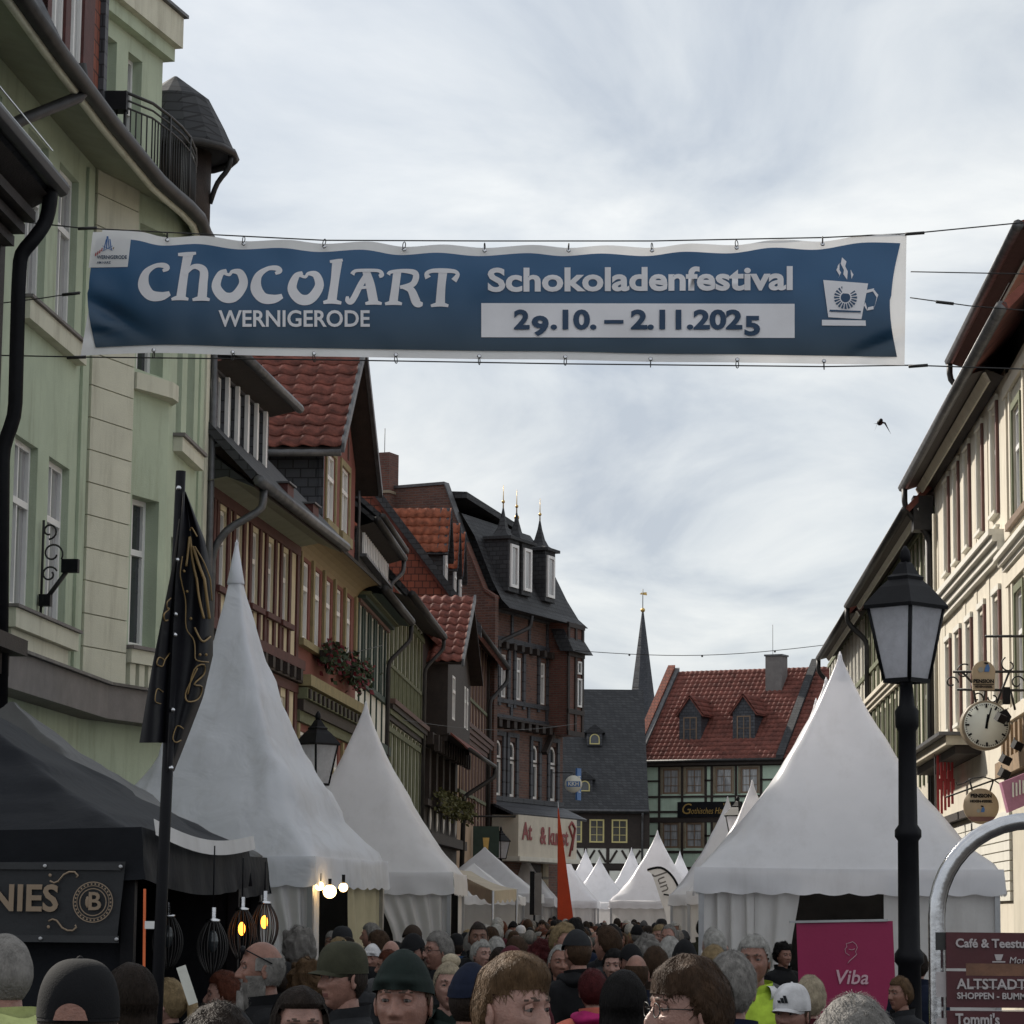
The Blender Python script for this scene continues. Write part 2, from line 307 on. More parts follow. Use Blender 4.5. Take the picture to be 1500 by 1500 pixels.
def tile_field(P, U, V, w, l, mat, parent, tw=.24, tl=.33, clip=None):
    """single pantiles, each its own object sharing one mesh"""
    U = Vector(U).normalized(); V = Vector(V).normalized(); Nn = U.cross(V); P = Vector(P); nc = round(w / tw); nr = round(l / tl); tw = w / nc; tl = l / nr; k = (round(tw, 3), round(tl, 3), mat)
    if k not in _tile:
        b = MB()
        for e, sg in ((0, 1), (.035, -1)): pass
        n = 7; A = []; B = []
        for i in range(n + 1):
            s = tw * 1.08 * i / n; hz = .03 * math.sin(2 * PI * i / n + .5) + .035; A.append((s, -.012 * math.sin(2 * PI * i / n), hz + .03)); B.append((s, tl * 1.13, hz))
        D = [(q[0], q[1], q[2] - .022) for q in A]
        b.add(D + A + B, [(i, i + 1, n + 2 + i, n + 1 + i) for i in range(n)] + [(n + 1 + i, n + 2 + i, 2 * n + 3 + i, 2 * n + 2 + i) for i in range(n)], 0, True)
        _tile[k] = b.mesh('roof_tile', M[mat])
    R = Matrix((U, V, Nn)).transposed().to_euler()
    for r in range(nr):
        k0, k1 = clip((r + .5) / nr) if clip else (0, 1)
        for c in range(nc):
            if not (k0 <= (c + .5) / nc <= k1): continue
            o = link('roof_tile', _tile[k], parent, P + U * (c * tw) + V * (r * tl) + Nn * random.uniform(0, .008)); o.rotation_euler = R
def dormer(h, x, w, yf, z0, ze, zr, dep, cheek, roofmat, win, tiled=None, front=None, over=.15, edge=None):
    """gabled dormer: front at y=yf, eaves ze, ridge zr running back"""
    b = MB(); a, c = x - w / 2, x + w / 2
    b.quad((a, yf, z0), (a, yf, ze), (a, yf + dep, ze), (a, yf + dep, z0)); b.build('dormer_cheek', M[cheek], h)
    b = MB(); b.quad((c, yf, z0), (c, yf + dep, z0), (c, yf + dep, ze), (c, yf, ze)); b.build('dormer_cheek', M[cheek], h)
    f = MB(); f.add([(a, yf, z0), (c, yf, z0), (c, yf, ze), (x, yf, zr - .03), (a, yf, ze)], [(0, 1, 2, 3, 4)]); f.build('dormer_front', M[front or cheek], h)
    rise = (zr - ze) / (w / 2); o = over; zo = ze - o * rise
    for sg in (-1, 1):
        e = x + sg * (w / 2 + o); p = [(e, yf - o, zo), (x, yf - o, zr), (x, yf + dep, zr), (e, yf + dep, zo)]
        MB().prism(p if sg > 0 else p[::-1], Vector((sg * rise, 0, 1)).normalized() * .06).build('dormer_roof', M[roofmat], h)
        if edge: MB().prism([(e, yf - o - .02, zo + .07), (x, yf - o - .02, zr + .07), (x, yf - o + .32, zr + .09), (e, yf - o + .32, zo + .09)], (0, 0, .05)).build('verge', M[edge], h)
        if tiled:
            Vv = Vector((-sg * w / 2, 0, zr - ze)); ln_ = math.hypot(w / 2 + o, zr - zo)
            if sg < 0: tiles((e, yf + dep, zo + .07), (0, -1, 0), Vv, dep + o, ln_, M[tiled], h, 'dormer_tiles')
            else: tiles((e, yf - o, zo + .07), (0, 1, 0), Vv, dep + o, ln_, M[tiled], h, 'dormer_tiles')
    if win: window(h, win[0], win[1], win[2], win[3], y=yf - .03, **(win[4] if len(win) > 4 else {}))
def timber_row(h, x0, x1, z0, z1, posts, mat, rails=(), pw=.16, y=-.03, infill=None, name='post'):
    for p in posts: bx(h, name, mat, p - pw / 2, p + pw / 2, y, .02, z0, z1)
    for z, t in rails: bx(h, 'rail', mat, x0, x1, y - .012, .018, z - t / 2, z + t / 2)
# ================================================================== ground
tag(MB().box(-400, 400, -60, 900, -1, 0).build('ground', M['ground']), kind='structure')
def LM(o): return Matrix.LocRotScale(o.location, o.rotation_euler, o.scale)
def merge_frame(fr, h):                     # hand the parts built in a second frame over to the house they belong to
    K = LM(h).inverted() @ LM(fr)
    for o in list(fr.children): B = LM(o); o.parent = h; o.matrix_basis = K @ B
    bpy.data.objects.remove(fr)
def frame(p0, p1): d = (p1[0] - p0[0], p1[1] - p0[1]); return link('frame', None, None, (p0[0], p0[1], 0), math.atan2(d[1], d[0]))
g0, g1, g2, g3 = (-5.75, 31.5), (-5.43, 35.4), (-4.66, 37.3), (-4.48, 40.3)
h3, h4, h5, h6, h7, b0, b1 = (-3.65, 47.6), (-3.05, 55.0), (-2.73, 61.3), (-2.24, 70.8), (-1.49, 80.8), (-.73, 92.4), (2.12, 99.0)
r0, r1, r2 = (7.96, 44.5), (8.65, 56.7), (10.56, 92.4)

# ================================================================== pale green corner building (left)
G = house('green_townhouse', 'pale green plastered townhouse with curved eaves and iron roof balcony on the left', g0, g1)
opA = [(.28, 1.34, 5.35, 7.33), (1.88, 2.92, 5.35, 7.33), (.38, 1.36, 9.0, 11.0), (1.92, 2.92, 9.0, 11.0), (-1.9, -.8, 5.35, 7.33), (-1.8, -.8, 9.0, 11.0)]
wall(G, -4.5, 3.91, 0, 11.45, opA, M['green'])
for o in opA: window(G, *o, y=.09, fr=.07, gmat='glassc')
bx(G, 'window_sill', 'cream', .1, 3.15, -.13, -.002, 5.08, 5.3); bx(G, 'sill_cover', 'greyband', .06, 3.19, -.17, -.001, 5.303, 5.34)
bx(G, 'window_sill', 'cream', .25, 3.1, -.13, -.002, 8.68, 8.92); bx(G, 'sill_cover', 'greyband', .21, 3.14, -.17, -.001, 8.923, 8.96)
bx(G, 'parapet_panel', 'cream', .22, 2.95, -.05, -.002, 4.78, 5.075)
bx(G, 'corner_pilaster', 'green', 3.3, 3.62, -.04, -.002, 4.78, 11.3)
bx(G, 'cornice', 'greyband', -4.5, 3.95, -.36, -.001, 4.3, 4.72); bx(G, 'cornice_cover', 'zinc', -4.5, 3.99, -.42, .0, 4.723, 4.76)
MB().quad((-4.5, .3, 11.44), (3.9, .3, 11.44), (3.9, 6, 11.44), (-4.5, 6, 11.44)).build('attic_floor', M['soffit'], G)
fb = frame(g1, g2)
opB = [(1.14, 1.86, 5.35, 7.33), (1.14, 1.86, 9.02, 11.0)]
wall(fb, 0, 2.05, 0, 11.45, opB, M['green'], dep=.3)
window(fb, *opB[0], y=.2, cols=2, fr=.07, gmat='glass'); window(fb, *opB[1], y=.2, cols=2, fr=.07, gmat='glass')
zz = 4.8
while zz < 11.2:
    bx(fb, 'pilaster_block', 'cream', -.1, .98, -.07, -.002, zz, zz + .405); zz += .42
bx(fb, 'pilaster_core', 'soffit', -.09, .97, -.045, -.003, 4.79, 11.3)
bx(fb, 'window_sill', 'cream', 1.02, 2.05, -.13, -.002, 5.1, 5.28); bx(fb, 'sill_cover', 'greyband', 1.0, 2.07, -.17, -.001, 5.283, 5.33)
for k in range(4): bx(fb, 'parapet_slat', 'cream', 1.08 + k * .24, 1.22 + k * .24, -.08, -.002, 4.78, 5.095)
bx(fb, 'cornice', 'greyband', -.05, 2.1, -.36, -.001, 4.3, 4.72); bx(fb, 'cornice_cover', 'zinc', -.1, 2.15, -.42, 0, 4.723, 4.76)
b = MB()                                     # curved upper sill sweeping round the bay
pth = [(1.0, -.1), (1.4, -.16), (1.8, -.2), (2.1, -.12), (2.3, .08)]
for i in range(4):
    (xa, ya), (xb, yb) = pth[i], pth[i + 1]
    b.prism([(xa, ya, 8.72), (xb, yb, 8.72), (xb, yb + .3, 8.72), (xa, ya + .3, 8.72)], (0, 0, .22))
b.build('curved_sill', M['cream'], fb)
merge_frame(fb, G)
fc = frame(g2, g3)
opC = [(.55, .95, 8.4, 10.6), (1.35, 1.95, 8.4, 10.6), (.45, .9, 5.3, 6.95), (1.4, 1.95, 5.3, 6.95)]
wall(fc, 0, 3.01, 0, 11.45, opC, M['green'])
for o in opC: window(fc, *o, y=.12, cols=1)
bx(fc, 'window_sill', 'cream', .4, 2.15, -.13, -.002, 8.12, 8.32); bx(fc, 'sill_cover', 'greyband', .36, 2.19, -.17, -.001, 8.323, 8.37)
bx(fc, 'corner_strip', 'cream', 2.66, 3.01, -.05, -.002, 4.8, 11.3); bx(fc, 'corner_strip', 'green', 2.3, 2.6, -.03, -.002, 4.8, 11.3)
bx(fc, 'cornice', 'greyband', 0, 3.0, -.36, -.001, 4.3, 4.72)
merge_frame(fc, G)
GI = LM(G).inverted()
def gw(v): return GI @ Vector(v)
# eaves: gutter line sweeps out round the bay; soffit runs back to the wall
eave = [Vector((-5.27, 26.4, 11.22)), at(88, 70, 30.0), at(160, 168, 32.6), at(230, 262, 35.3), at(252, 283, 36.0), at(272, 297, 36.6), at(290, 313, 37.3), at(299, 330, 38.2), Vector((-4.3, 39.4, 11.2))]
for q in eave: q.z = 11.22
inner = [Vector((-6.15, 26.5, 11.42)), Vector((-5.9, 29.7, 11.42)), Vector((-5.65, 32.8, 11.42)), Vector((-5.43, 35.4, 11.42)), Vector((-5.2, 36.0, 11.42)), Vector((-5.0, 36.6, 11.42)), Vector((-4.7, 37.2, 11.42)), Vector((-4.6, 38.3, 11.42)), Vector((-4.56, 39.3, 11.42))]
b = MB()
for i in range(len(eave) - 1): b.quad(gw(eave[i]), gw(eave[i + 1]), gw(inner[i + 1]), gw(inner[i]))
for i in range(len(eave) - 1): b.quad(gw(eave[i] + Vector((0, 0, .09))), gw(inner[i] + Vector((0, 0, .15))), gw(inner[i + 1] + Vector((0, 0, .15))), gw(eave[i + 1] + Vector((0, 0, .09))))
b.build('soffit', M['soffit'], G)
gutter(G, [gw(q + Vector((.03, 0, .05))) for q in eave], 'copper', .1)
MB().tube([gw(q + Vector((-.07, -.05, -.04))) for q in eave], .05, 6).build('eave_moulding', M['cream'], G)
# attic storey above the eaves
fd = frame((-5.72, 35.75), (-5.02, 38.4))
wall(fd, 0, 2.75, 11.4, 13.85, [(.6, 1.1, 11.5, 13.6), (1.5, 2.0, 11.5, 13.6)], M['green'], dep=.2, name='attic_wall')
window(fd, .6, 1.1, 11.5, 13.6, y=.14, cols=1, gmat='glass'); window(fd, 1.5, 2.0, 11.5, 13.6, y=.14, cols=1, gmat='glass')
bx(fd, 'attic_cornice', 'green', -.1, 2.85, -.14, .3, 13.852, 14.05); bx(fd, 'attic_cornice', 'cream', -.15, 2.9, -.24, .3, 14.053, 14.5); bx(fd, 'cornice_cover', 'zinc', -.2, 2.95, -.3, .3, 14.503, 14.55)
slope(fd, -.2, 2.95, -.2, 14.56, 2.5, 16.5, 'darkslate', name='attic_roof')
bx(fd, 'attic_side', 'green', 2.5, 2.749, .32, 3, 11.4, 13.85)
merge_frame(fd, G)
# mansard with red-framed dormer
fm = frame((-5.95, 29.0), (-5.42, 35.6))
slope(fm, -2.5, 6.3, .1, 11.5, 1.1, 15.5, 'darkslate', name='mansard')
wall(fm, 3.2, 5.6, 11.6, 14.6, [(3.4, 4.1, 12.0, 14.3), (4.35, 5.05, 12.0, 14.3)], M['redwood'], y=-.1, dep=.12, name='dormer_wall')
for xx in (3.4, 4.35): window(fm, xx, xx + .7, 12.0, 14.3, y=-.06, gmat='glassw')
MB().box(5.602, 6.1, -.05, .5, 11.6, 15).build('tile_hung_cheek', M['tilegable'], fm); MB().box(6.102, 6.28, -.12, .5, 11.6, 15).build('slate_edge', M['slate'], fm)
MB().prism([(-2.5, -.65, 11.6), (2.2, -.65, 11.6), (1.9, .2, 13.3), (-2.5, .2, 13.3)], (0, .05, .1)).build('bay_roof', M['slate'], fm)
pipe(fm, [(2.25, -.75, 11.55), (2.3, -.8, 11.2), (1.0, -.35, 10.5), (.6, -.15, 10.1)], 'copper', .07)
merge_frame(fm, G)
# iron balcony
bal = [at(137, 110, 35.3), at(185, 108, 35.3), at(225, 125, 35.8), at(250, 145, 36.4), at(267, 163, 36.9), at(279, 180, 37.4), at(287, 200, 38.1), at(288, 215, 38.9)]
bal = [gw((q.x, q.y, 12.45)) for q in bal]
fine = []
for i in range(len(bal) - 1):
    n = max(2, int((bal[i + 1] - bal[i]).length / .1)); fine += [bal[i].lerp(bal[i + 1], k / n) for k in range(n)]
for dz, r in ((0, .022), (-.1, .014), (-.2, .014), (-1.0, .02)): MB().tube([q + Vector((0, 0, dz)) for q in bal], r, 6).build('balcony_rail', M['iron'], G)
_bar = MB().tube([(0, 0, -1.0), (0, 0, -.2)], .011, 5).mesh('baluster', M['iron'])
for q in fine: link('baluster', _bar, G, q)
for q in bal[1:7:2]: MB().tube([q + Vector((0, 0, -1.05)), q + Vector((0, 0, .02))], .022, 6).build('balcony_post', M['iron'], G)
b = MB(); b.add([q + Vector((0, 0, -1.02)) for q in bal] + [gw((-5.0, 39, 11.43)), gw((-5.5, 36, 11.43))], [tuple(range(len(bal) + 2))]); b.build('balcony_floor', M['zinc'], G)
p = bal[0].lerp(bal[1], .5); MB().box(-.24, .24, -.12, .12, -.26, -.02).build('planter', M['black'], G, p, -R_(85))
p = bal[4] + Vector((-.5, .45, -.8)); MB().box(-.5, .5, -.12, .12, -.16, .06).build('planter', M['black'], G, p, -R_(30))
# slate-hung turret behind the balcony
tcn = gw((-4.95, 39.35, 0)); b = MB(); b.lathe([(.56, 11.4), (.56, 12.85)], 16, (tcn.x, tcn.y, 0)); b.build('turret_wall', M['dkbrown'], G)
b = MB(); b.lathe([(.88, 12.74), (.87, 12.82), (.74, 13.1), (.5, 13.55), (.03, 13.9)], 16, (tcn.x, tcn.y, 0), smooth=False); b.build('turret_roof', M['darkslate'], G)
for k in (-.25, .15): q = gw((-4.75 + k * .6, 38.84, 11.75)); MB().box(-.11, .11, -.02, .02, 0, .95).build('turret_window', M['glassw'], G, q, -R_(85))
q = [gw(v) for v in ((-4.1, 39.2, 12.72), (-4.12, 39.2, 12.5), (-4.3, 39.25, 12.3), (-4.4, 39.3, 12.0))]; pipe(G, q, 'copper', .04, 'turret_pipe'); MB().tube([tcn + Vector((.9 * math.cos(a / 10), .9 * math.sin(a / 10), 12.72)) for a in range(-45, 20, 4)], .06, 6).build('turret_gutter', M['copper'], G)
# wrought-iron sign bracket between the lower windows
def scroll(c, r, a0, a1, n=18, decay=.6):
    return [Vector((c[0] + r * (1 - decay * k / n) * math.cos(a0 + (a1 - a0) * k / n), 0, c[1] + r * (1 - decay * k / n) * math.sin(a0 + (a1 - a0) * k / n))) for k in range(n + 1)]
wb = thing('sign_bracket', 'empty scrolled wrought iron sign bracket between two windows of the green house', 'bracket', (-5.58, 33.05, 5.35), R_(-5))
MB().tube([(0, 0, 0), (0, 0, 1.15)], .018, 6).build('upright', M['iron'], wb)
for i, (cx, cz, r) in enumerate(((.07, 1.02, .1), (.12, .75, .13), (.09, .5, .1))): MB().tube(scroll((cx, cz), r, -PI / 2 + i, PI * 1.6 + i), .012, 5).build('scroll', M['iron'], wb)
MB().tube([(0, 0, .12), (.36, 0, .62)], .03, 4).build('strut', M['iron'], wb); MB().box(.24, .44, -.05, .05, .52, .68).build('end_plate', M['black'], wb); MB().box(-.02, .12, -.05, .05, .12, .26).build('end_plate', M['black'], wb)

# ================================================================== dark half-timbered house at the very left edge
Z0 = house('timber_townhouse', 'dark old house edge with heavy gutter and black downpipe at far left', (-5.45, 19.0), (-4.98, 26.6))
wall(Z0, 0, 7.6, 0, 8.6, [], M['offwhite'])
for xx in (7.5, 6.6, 5.6): bx(Z0, 'post', 'dkbrown', xx - .1, xx + .1, -.03, -.002, 0, 8.5)
slope(Z0, -1, 7.6, -.5, 8.85, 4, 13.5, 'darkslate'); slope(Z0, -1, 7.6, 8.5, 8.85, 4.01, 13.5, 'darkslate', .05, 'rear_roof')
MB().add([(-1, -.48, 8.75), (7.55, -.48, 8.75), (7.55, 0, 8.5), (-1, 0, 8.5)], [(0, 1, 2, 3)]).build('soffit', M['dkbrown'], Z0)
for k in range(3): bx(Z0, 'eave_board', 'dkbrown', -1, 7.5, -.34 + .1 * k, -.001, 8.6 - .12 * k - .1, 8.6 - .12 * k)
gutter(Z0, [(-1, -.55, 8.87), (7.65, -.55, 8.87)], 'copper', .085)
ZI = LM(Z0).inverted()
pp = [at(73, 270, 26.4), at(74, 290, 26.4), at(68, 325, 26.4), at(50, 350, 26.3), at(30, 372, 26.3), at(27, 420, 26.3), at(22, 610, 26.4), at(4, 655, 26.4), at(0, 1100, 26.4)]
pipe(Z0, [ZI @ q for q in pp], 'black', .075)
bx(Z0, 'shop_cornice', 'dkbrown', 0, 7.75, -.35, -.002, 4.3, 4.45); bx(Z0, 'shop_cornice', 'dkbrown', 0, 7.65, -.2, -.002, 4.1, 4.297)
shell(Z0, 0, 7.6, 8.6, 8, M['offwhite'])
# snow guard wires on that gutter
for dz in (.12, .26): MB().tube([(-1, -.46, 8.98 + dz), (7.6, -.46, 8.98 + dz)], .008, 4).build('snow_guard_wire', M['metal'], Z0)
shell(G, -4.5, 3.9, 11.4, 9, M['green'])

# ================================================================== oxblood half-timbered house
A = house('red_timber_house', 'half timbered house with oxblood beams, cream panels and slate clad dormer', g3, h3)
xs = [.95, 2.1, 3.35, 4.6, 5.85]; opU = [(q, q + .58, 6.7, 7.86) for q in xs]; opL = [(q, q + .58, 4.0, 5.45) for q in xs]
wall(A, 0, 7.35, 0, 8.15, opU + opL, M['panelcream'])
for o in opU + opL: window(A, *o, y=.04, tr=.6, cols=2, gmat='glassc', fr=.055)
for (za, zb) in ((6.15, 8.1), (3.3, 5.75)):
    for q in xs:
        bx(A, 'post', 'redwood', q - .18, q - .002, -.035, -.002, za, zb); bx(A, 'post', 'redwood', q + .582, q + .76, -.035, -.002, za, zb)
    bx(A, 'post', 'redwood', 7.12, 7.33, -.035, -.002, za, zb); bx(A, 'post', 'redwood', .05, .25, -.035, -.002, za, zb); bx(A, 'post', 'redwood', .55, .69, -.035, -.002, za, zb)
    for q in xs: bx(A, 'window_board', 'redwood', q - .22, q + .8, -.1, -.036, za + .44, za + .53); bx(A, 'rail', 'redwood', q + .1, q + .2, -.03, -.002, za + .02, za + .43)
    bx(A, 'rail', 'redwood', 0, 7.35, -.047, -.003, zb - .16, zb - .001)
bx(A, 'jetty_beam', 'redwood', 0, 7.35, -.16, -.002, 5.98, 6.14); bx(A, 'jetty_beam', 'dkbrown', 0, 7.35, -.12, -.002, 5.76, 5.977)
for k in range(12): bx(A, 'joist_end', 'dkbrown', .15 + k * .6, .33 + k * .6, -.2, -.121, 5.78, 5.96)
MB().add([(-.1, -.02, 8.1), (7.3, -.02, 8.1), (7.3, -.35, 8.16), (-.1, -.35, 8.16), (7.3, -.75, 8.0), (-.1, -.75, 8.0)], [(0, 1, 2, 3), (3, 2, 4, 5)]).build('soffit', M['soffit'], A)
MB().add([(-.1, -.76, 7.99), (7.3, -.76, 7.99), (7.3, -.72, 8.15), (-.1, -.72, 8.15)], [(0, 1, 2, 3)]).build('fascia', M['dkbrown'], A)
gutter(A, [(-.1, -.82, 8.1), (7.35, -.82, 8.1)], 'zinc', .085)
slope(A, -.1, 7.4, -.8, 8.2, 4, 13.2, 'darkslate'); slope(A, -.1, 7.4, 8.8, 8.2, 4.01, 13.2, 'darkslate', .05, 'rear_roof')
pipe(A, [(.35, -.8, 8.02), (.35, -.8, 7.75), (.12, -.3, 7.4), (.1, -.12, 7.1), (.1, -.1, 3)], 'zinc', .06)
MB().tube([(-.02, -.1, 3), (-.02, -.1, 11.2)], .05, 8).build('downpipe', M['zinc'], A)
# slate-clad dormer strip with white glazing bars
wall(A, .55, 4.55, 8.75, 9.95, [(.75 + k * .72, 1.2 + k * .72, 8.85, 9.85) for k in range(5)], M['slate'], y=.0, dep=.15, name='dormer_wall')
for k in range(5): window(A, .75 + k * .72, 1.2 + k * .72, 8.85, 9.85, y=.06, cols=1, tr=0, gmat='glass')
for k in range(5): bx(A, 'shutter_edge', 'white', 1.205 + k * .72, 1.3 + k * .72, -.06, -.002, 8.82, 9.88)
bx(A, 'dormer_sill', 'zinc', .5, 4.6, -.1, .1, 8.7, 8.747); MB().box(4.55, 4.62, .02, 2.2, 8.7, 10.05).build('dormer_cheek', M['slate'], A)
MB().add([(.2, -.42, 10.0), (4.75, -.42, 10.0), (4.75, .02, 9.9), (.2, .02, 9.9)], [(0, 1, 2, 3)]).build('dormer_soffit', M['dkbrown'], A)
gutter(A, [(.2, -.45, 10.05), (4.85, -.45, 10.05)], 'zinc', .075, 'dormer_gutter'); slope(A, .2, 4.8, -.42, 10.08, 3.2, 12.6, 'slate', .08, 'dormer_roof')
for xx in (3.1, 5.3): MB().box(xx, xx + .5, -.62, -.3, 8.22, 8.55).build('roof_box', M['redwood'], A); bx(A, 'box_lid', 'zinc', xx - .05, xx + .55, -.66, -.26, 8.553, 8.58)
shell(A, 0, 7.35, 8.1, 8, M['panelcream'])

# ================================================================== brick-red house with tiled cross gable
Bh = house('red_gabled_house', 'brick red timber house with pantiled cross gable and flower boxes under pale windows', h3, h4)
xs = [.28 + k * 1.36 for k in range(5)]; opU = [(q, q + .95, 6.6, 7.95) for q in xs]; opL = [(q, q + .9, 3.7, 5.0) for q in xs]
opZ = [(3.0, 4.1, 9.05, 10.3), (4.9, 6.0, 9.08, 10.33)]
wall(Bh, 0, 7.42, 0, 8.4, opU + opL, M['redpanel'])
wall(Bh, 2.5, 6.9, 8.4, 10.55, opZ, M['redpanel'], dep=.12, name='gable_wall')
MB().add([(2.5, 0, 10.55), (6.9, 0, 10.55), (4.7, 0, 12.35)], [(0, 1, 2)]).build('gable_wall', M['redpanel'], Bh)
for o in opU + opL: window(Bh, *o, y=.03, tr=.66, fmat='white', gmat='glassw', casing=None)
for q in xs:
    for za, zb in ((6.55, 8.05), (3.6, 5.1)): bx(Bh, 'post', 'ochre', q - .2, q - .002, -.05, -.002, za, zb)
for za, zb in ((6.55, 8.05), (3.6, 5.1)): bx(Bh, 'post', 'ochre', 7.05, 7.3, -.05, -.002, za, zb); bx(Bh, 'window_board', 'ochre', 0, 7.42, -.12, -.003, za - .12, za - .001)
for o in opZ: window(Bh, *o, y=.02, gmat='glassw', casing='ochre'); bx(Bh, 'window_board', 'ochre', o[0] - .15, o[1] + .15, -.08, -.002, o[2] - .22, o[2] - .03)
for q in (4.7, 3.6, 5.8): bx(Bh, 'gable_post', 'brownband', q - .06, q + .06, -.025, -.002, 10.56, 11.0 if q != 4.7 else 12.0)
for k, z in ((0, 5.92), (1, 5.7), (2, 5.5), (3, 5.32)): bx(Bh, 'jetty_moulding', ('ochre', 'olive', 'dkbrown', 'olive')[k], 0, 7.42, -.26 + .06 * k, -.002, z - .19, z)
for k in range(14): bx(Bh, 'joist_end', 'dkbrown', .1 + k * .53, .28 + k * .53, -.24, -.203, 5.52, 5.68)
b = MB()
for k in range(6):                           # yellow cove under the pent roof
    a0, a1 = PI / 2 * k / 6, PI / 2 * (k + 1) / 6
    b.add([(0, -.45 * (1 - math.cos(a0)), 8.02 + .3 * math.sin(a0)), (7.42, -.45 * (1 - math.cos(a0)), 8.02 + .3 * math.sin(a0)), (7.42, -.45 * (1 - math.cos(a1)), 8.02 + .3 * math.sin(a1)), (0, -.45 * (1 - math.cos(a1)), 8.02 + .3 * math.sin(a1))], [(0, 1, 2, 3)], 0, True)
b.build('cove', M['yellow'], Bh)
slope(Bh, 0, 7.42, -.5, 8.34, .02, 8.62, 'darkslate', .05, 'pent_roof'); slope(Bh, 0, 7.42, .02, 8.62, 4, 13, 'darkslate'); slope(Bh, 0, 7.42, 8, 8.6, 4.01, 13, 'darkslate', .05, 'rear_roof')
MB().box(2.42, 2.5, .05, 3.6, 8.5, 10.6).build('gable_cheek', M['slate'], Bh); MB().box(6.9, 6.98, .05, 3.6, 8.5, 10.6).build('gable_cheek', M['slate'], Bh); MB().box(2.4, 2.5, -.04, .045, 8.6, 10.6).build('cheek_edge', M['slate'], Bh)
zr, ze = 12.5, 10.35                         # cross-gable roof, ridge running back from the street
for sg in (-1, 1):
    e = 4.7 + sg * 2.75; p = [(e, -.4, ze - .25), (4.7, -.4, zr), (4.7, 3.6, zr), (e, 3.6, ze - .25)]
    MB().prism(p if sg > 0 else p[::-1], Vector((sg, 0, 1)).normalized() * .06).build('gable_roof', M['dkbrown'], Bh)
    MB().prism([(e, -.48, ze - .28), (4.7, -.48, zr - .02), (4.7, -.48, zr + .16), (e, -.48, ze - .1)], (0, .07, 0)).build('bargeboard', M['zinc'], Bh)
ll = math.hypot(2.75, zr - ze + .25)
tile_field((4.7 - 2.75 - .02, 3.6, ze - .2), (0, -1, 0), (2.75, 0, zr - ze + .25), 4.0, ll, 'tile', Bh, .36, .36)
MB().tube([(4.7, -.45, zr + .1), (4.7, 3.6, zr + .1)], .1, 8).build('ridge_tiles', M['tile'], Bh)
gutter(Bh, [(1.93, -.42, ze - .28), (1.93, 3.5, ze - .28)], 'zinc', .07, 'gable_gutter')
pipe(Bh, [(7.02, -.06, 10.15), (7.03, -.07, 9.8), (7.03, -.06, 8.65)], 'zinc', .03)
shell(Bh, 0, 7.42, 8.5, 8, M['redpanel'])
def leafbox(name, label, loc, rz, ln_, seed, fl=.3, dull=False, group=None):
    rnd = random.Random(seed); t = thing(name, label, 'flower box', loc, rz, group)
    MB().box(-ln_ / 2, ln_ / 2, -.1, .1, -.2, 0).build('box', M['dkbrown'], t)
    for nm, mat, n, r in (('foliage', 'leafd' if dull else 'leaf', 380, .26), ('blossom', 'flower', int(420 * fl), .27)):
        b = MB()
        for k in range(n):
            c = Vector((rnd.uniform(-ln_ / 2 - .08, ln_ / 2 + .08), rnd.gauss(-.06, .09), rnd.gauss(.0, .10) - (.2 if rnd.random() < .3 else 0))); d = Vector((rnd.gauss(0, 1), rnd.gauss(0, 1), rnd.gauss(0, 1))).normalized(); s = rnd.uniform(.035, .085); u = d.orthogonal().normalized() * s; w = d.cross(u) * .6
            b.add([c - u, c + w, c + u, c - w], [(0, 1, 2, 3)])
        if n: b.build(nm, M[mat], t)
    return t
pB = LM(Bh)
for x, sd, lab in ((2.7, 3, 'trailing flower box with red blossoms under nearer windows of the red house'), (5.75, 4, 'trailing flower box with red blossoms under farther windows of the red house')):
    leafbox('flower_box', lab, pB @ Vector((x, -.24, 6.5)), R_(85), 1.9, sd, .35)

# ================================================================== dark green and white timber house
D = house('green_timber_house', 'white plastered house with dark green timber and stacked slate eaves', h4, h5)
xs = [.3 + k * 1.2 for k in range(5)]; opU = [(q, q + .62, 6.55, 7.95) for q in xs]; opL = [(q, q + .62, 3.8, 5.1) for q in xs]
wall(D, 0, 6.31, 0, 8.3, opU + opL, M['offwhite'])
for o in opU + opL: window(D, *o, y=.03, gmat='glass', cols=2)
for za, zb in ((5.5, 8.2), (3.0, 5.3)):
    for q in xs: bx(D, 'post', 'dkgreen', q - .2, q - .002, -.04, -.002, za + .96, zb); bx(D, 'post', 'dkgreen', q + .622, q + .8, -.04, -.002, za + .96, zb); bx(D, 'stud', 'dkgreen', q + .2, q + .28, -.03, -.002, za, za + .9)
    bx(D, 'rail', 'dkgreen', 0, 6.31, -.07, -.003, za + .9, za + 1.02)
bx(D, 'jetty_beam', 'dkgreen', 0, 6.31, -.14, -.002, 5.3, 5.48)
MB().add([(0, -.02, 8.2), (6.3, -.02, 8.2), (6.3, -.5, 8.15), (0, -.5, 8.15)], [(0, 1, 2, 3)]).build('soffit', M['dkgreen'], D)
for k in range(3): bx(D, 'eave_moulding', ('maroon', 'dkgreen', 'olive')[k], 0, 6.31, -.08 - .1 * k, -.004, 8.0 + .07 * k, 8.068 + .07 * k)
gutter(D, [(.05, -.55, 8.25), (6.3, -.55, 8.25)], 'copper', .09)
slope(D, 0, 6.31, -.5, 8.3, .3, 8.85, 'darkslate', .06, 'pent_roof'); slope(D, 0, 6.31, .5, 8.8, 4.4, 13, 'darkslate'); slope(D, 0, 6.31, 8.5, 8.6, 4.41, 13, 'darkslate', .05, 'rear_roof')
MB().box(.4, 6.2, .02, .1, 8.6, 9.55).build('dormer_wall', M['darkslate'], D)
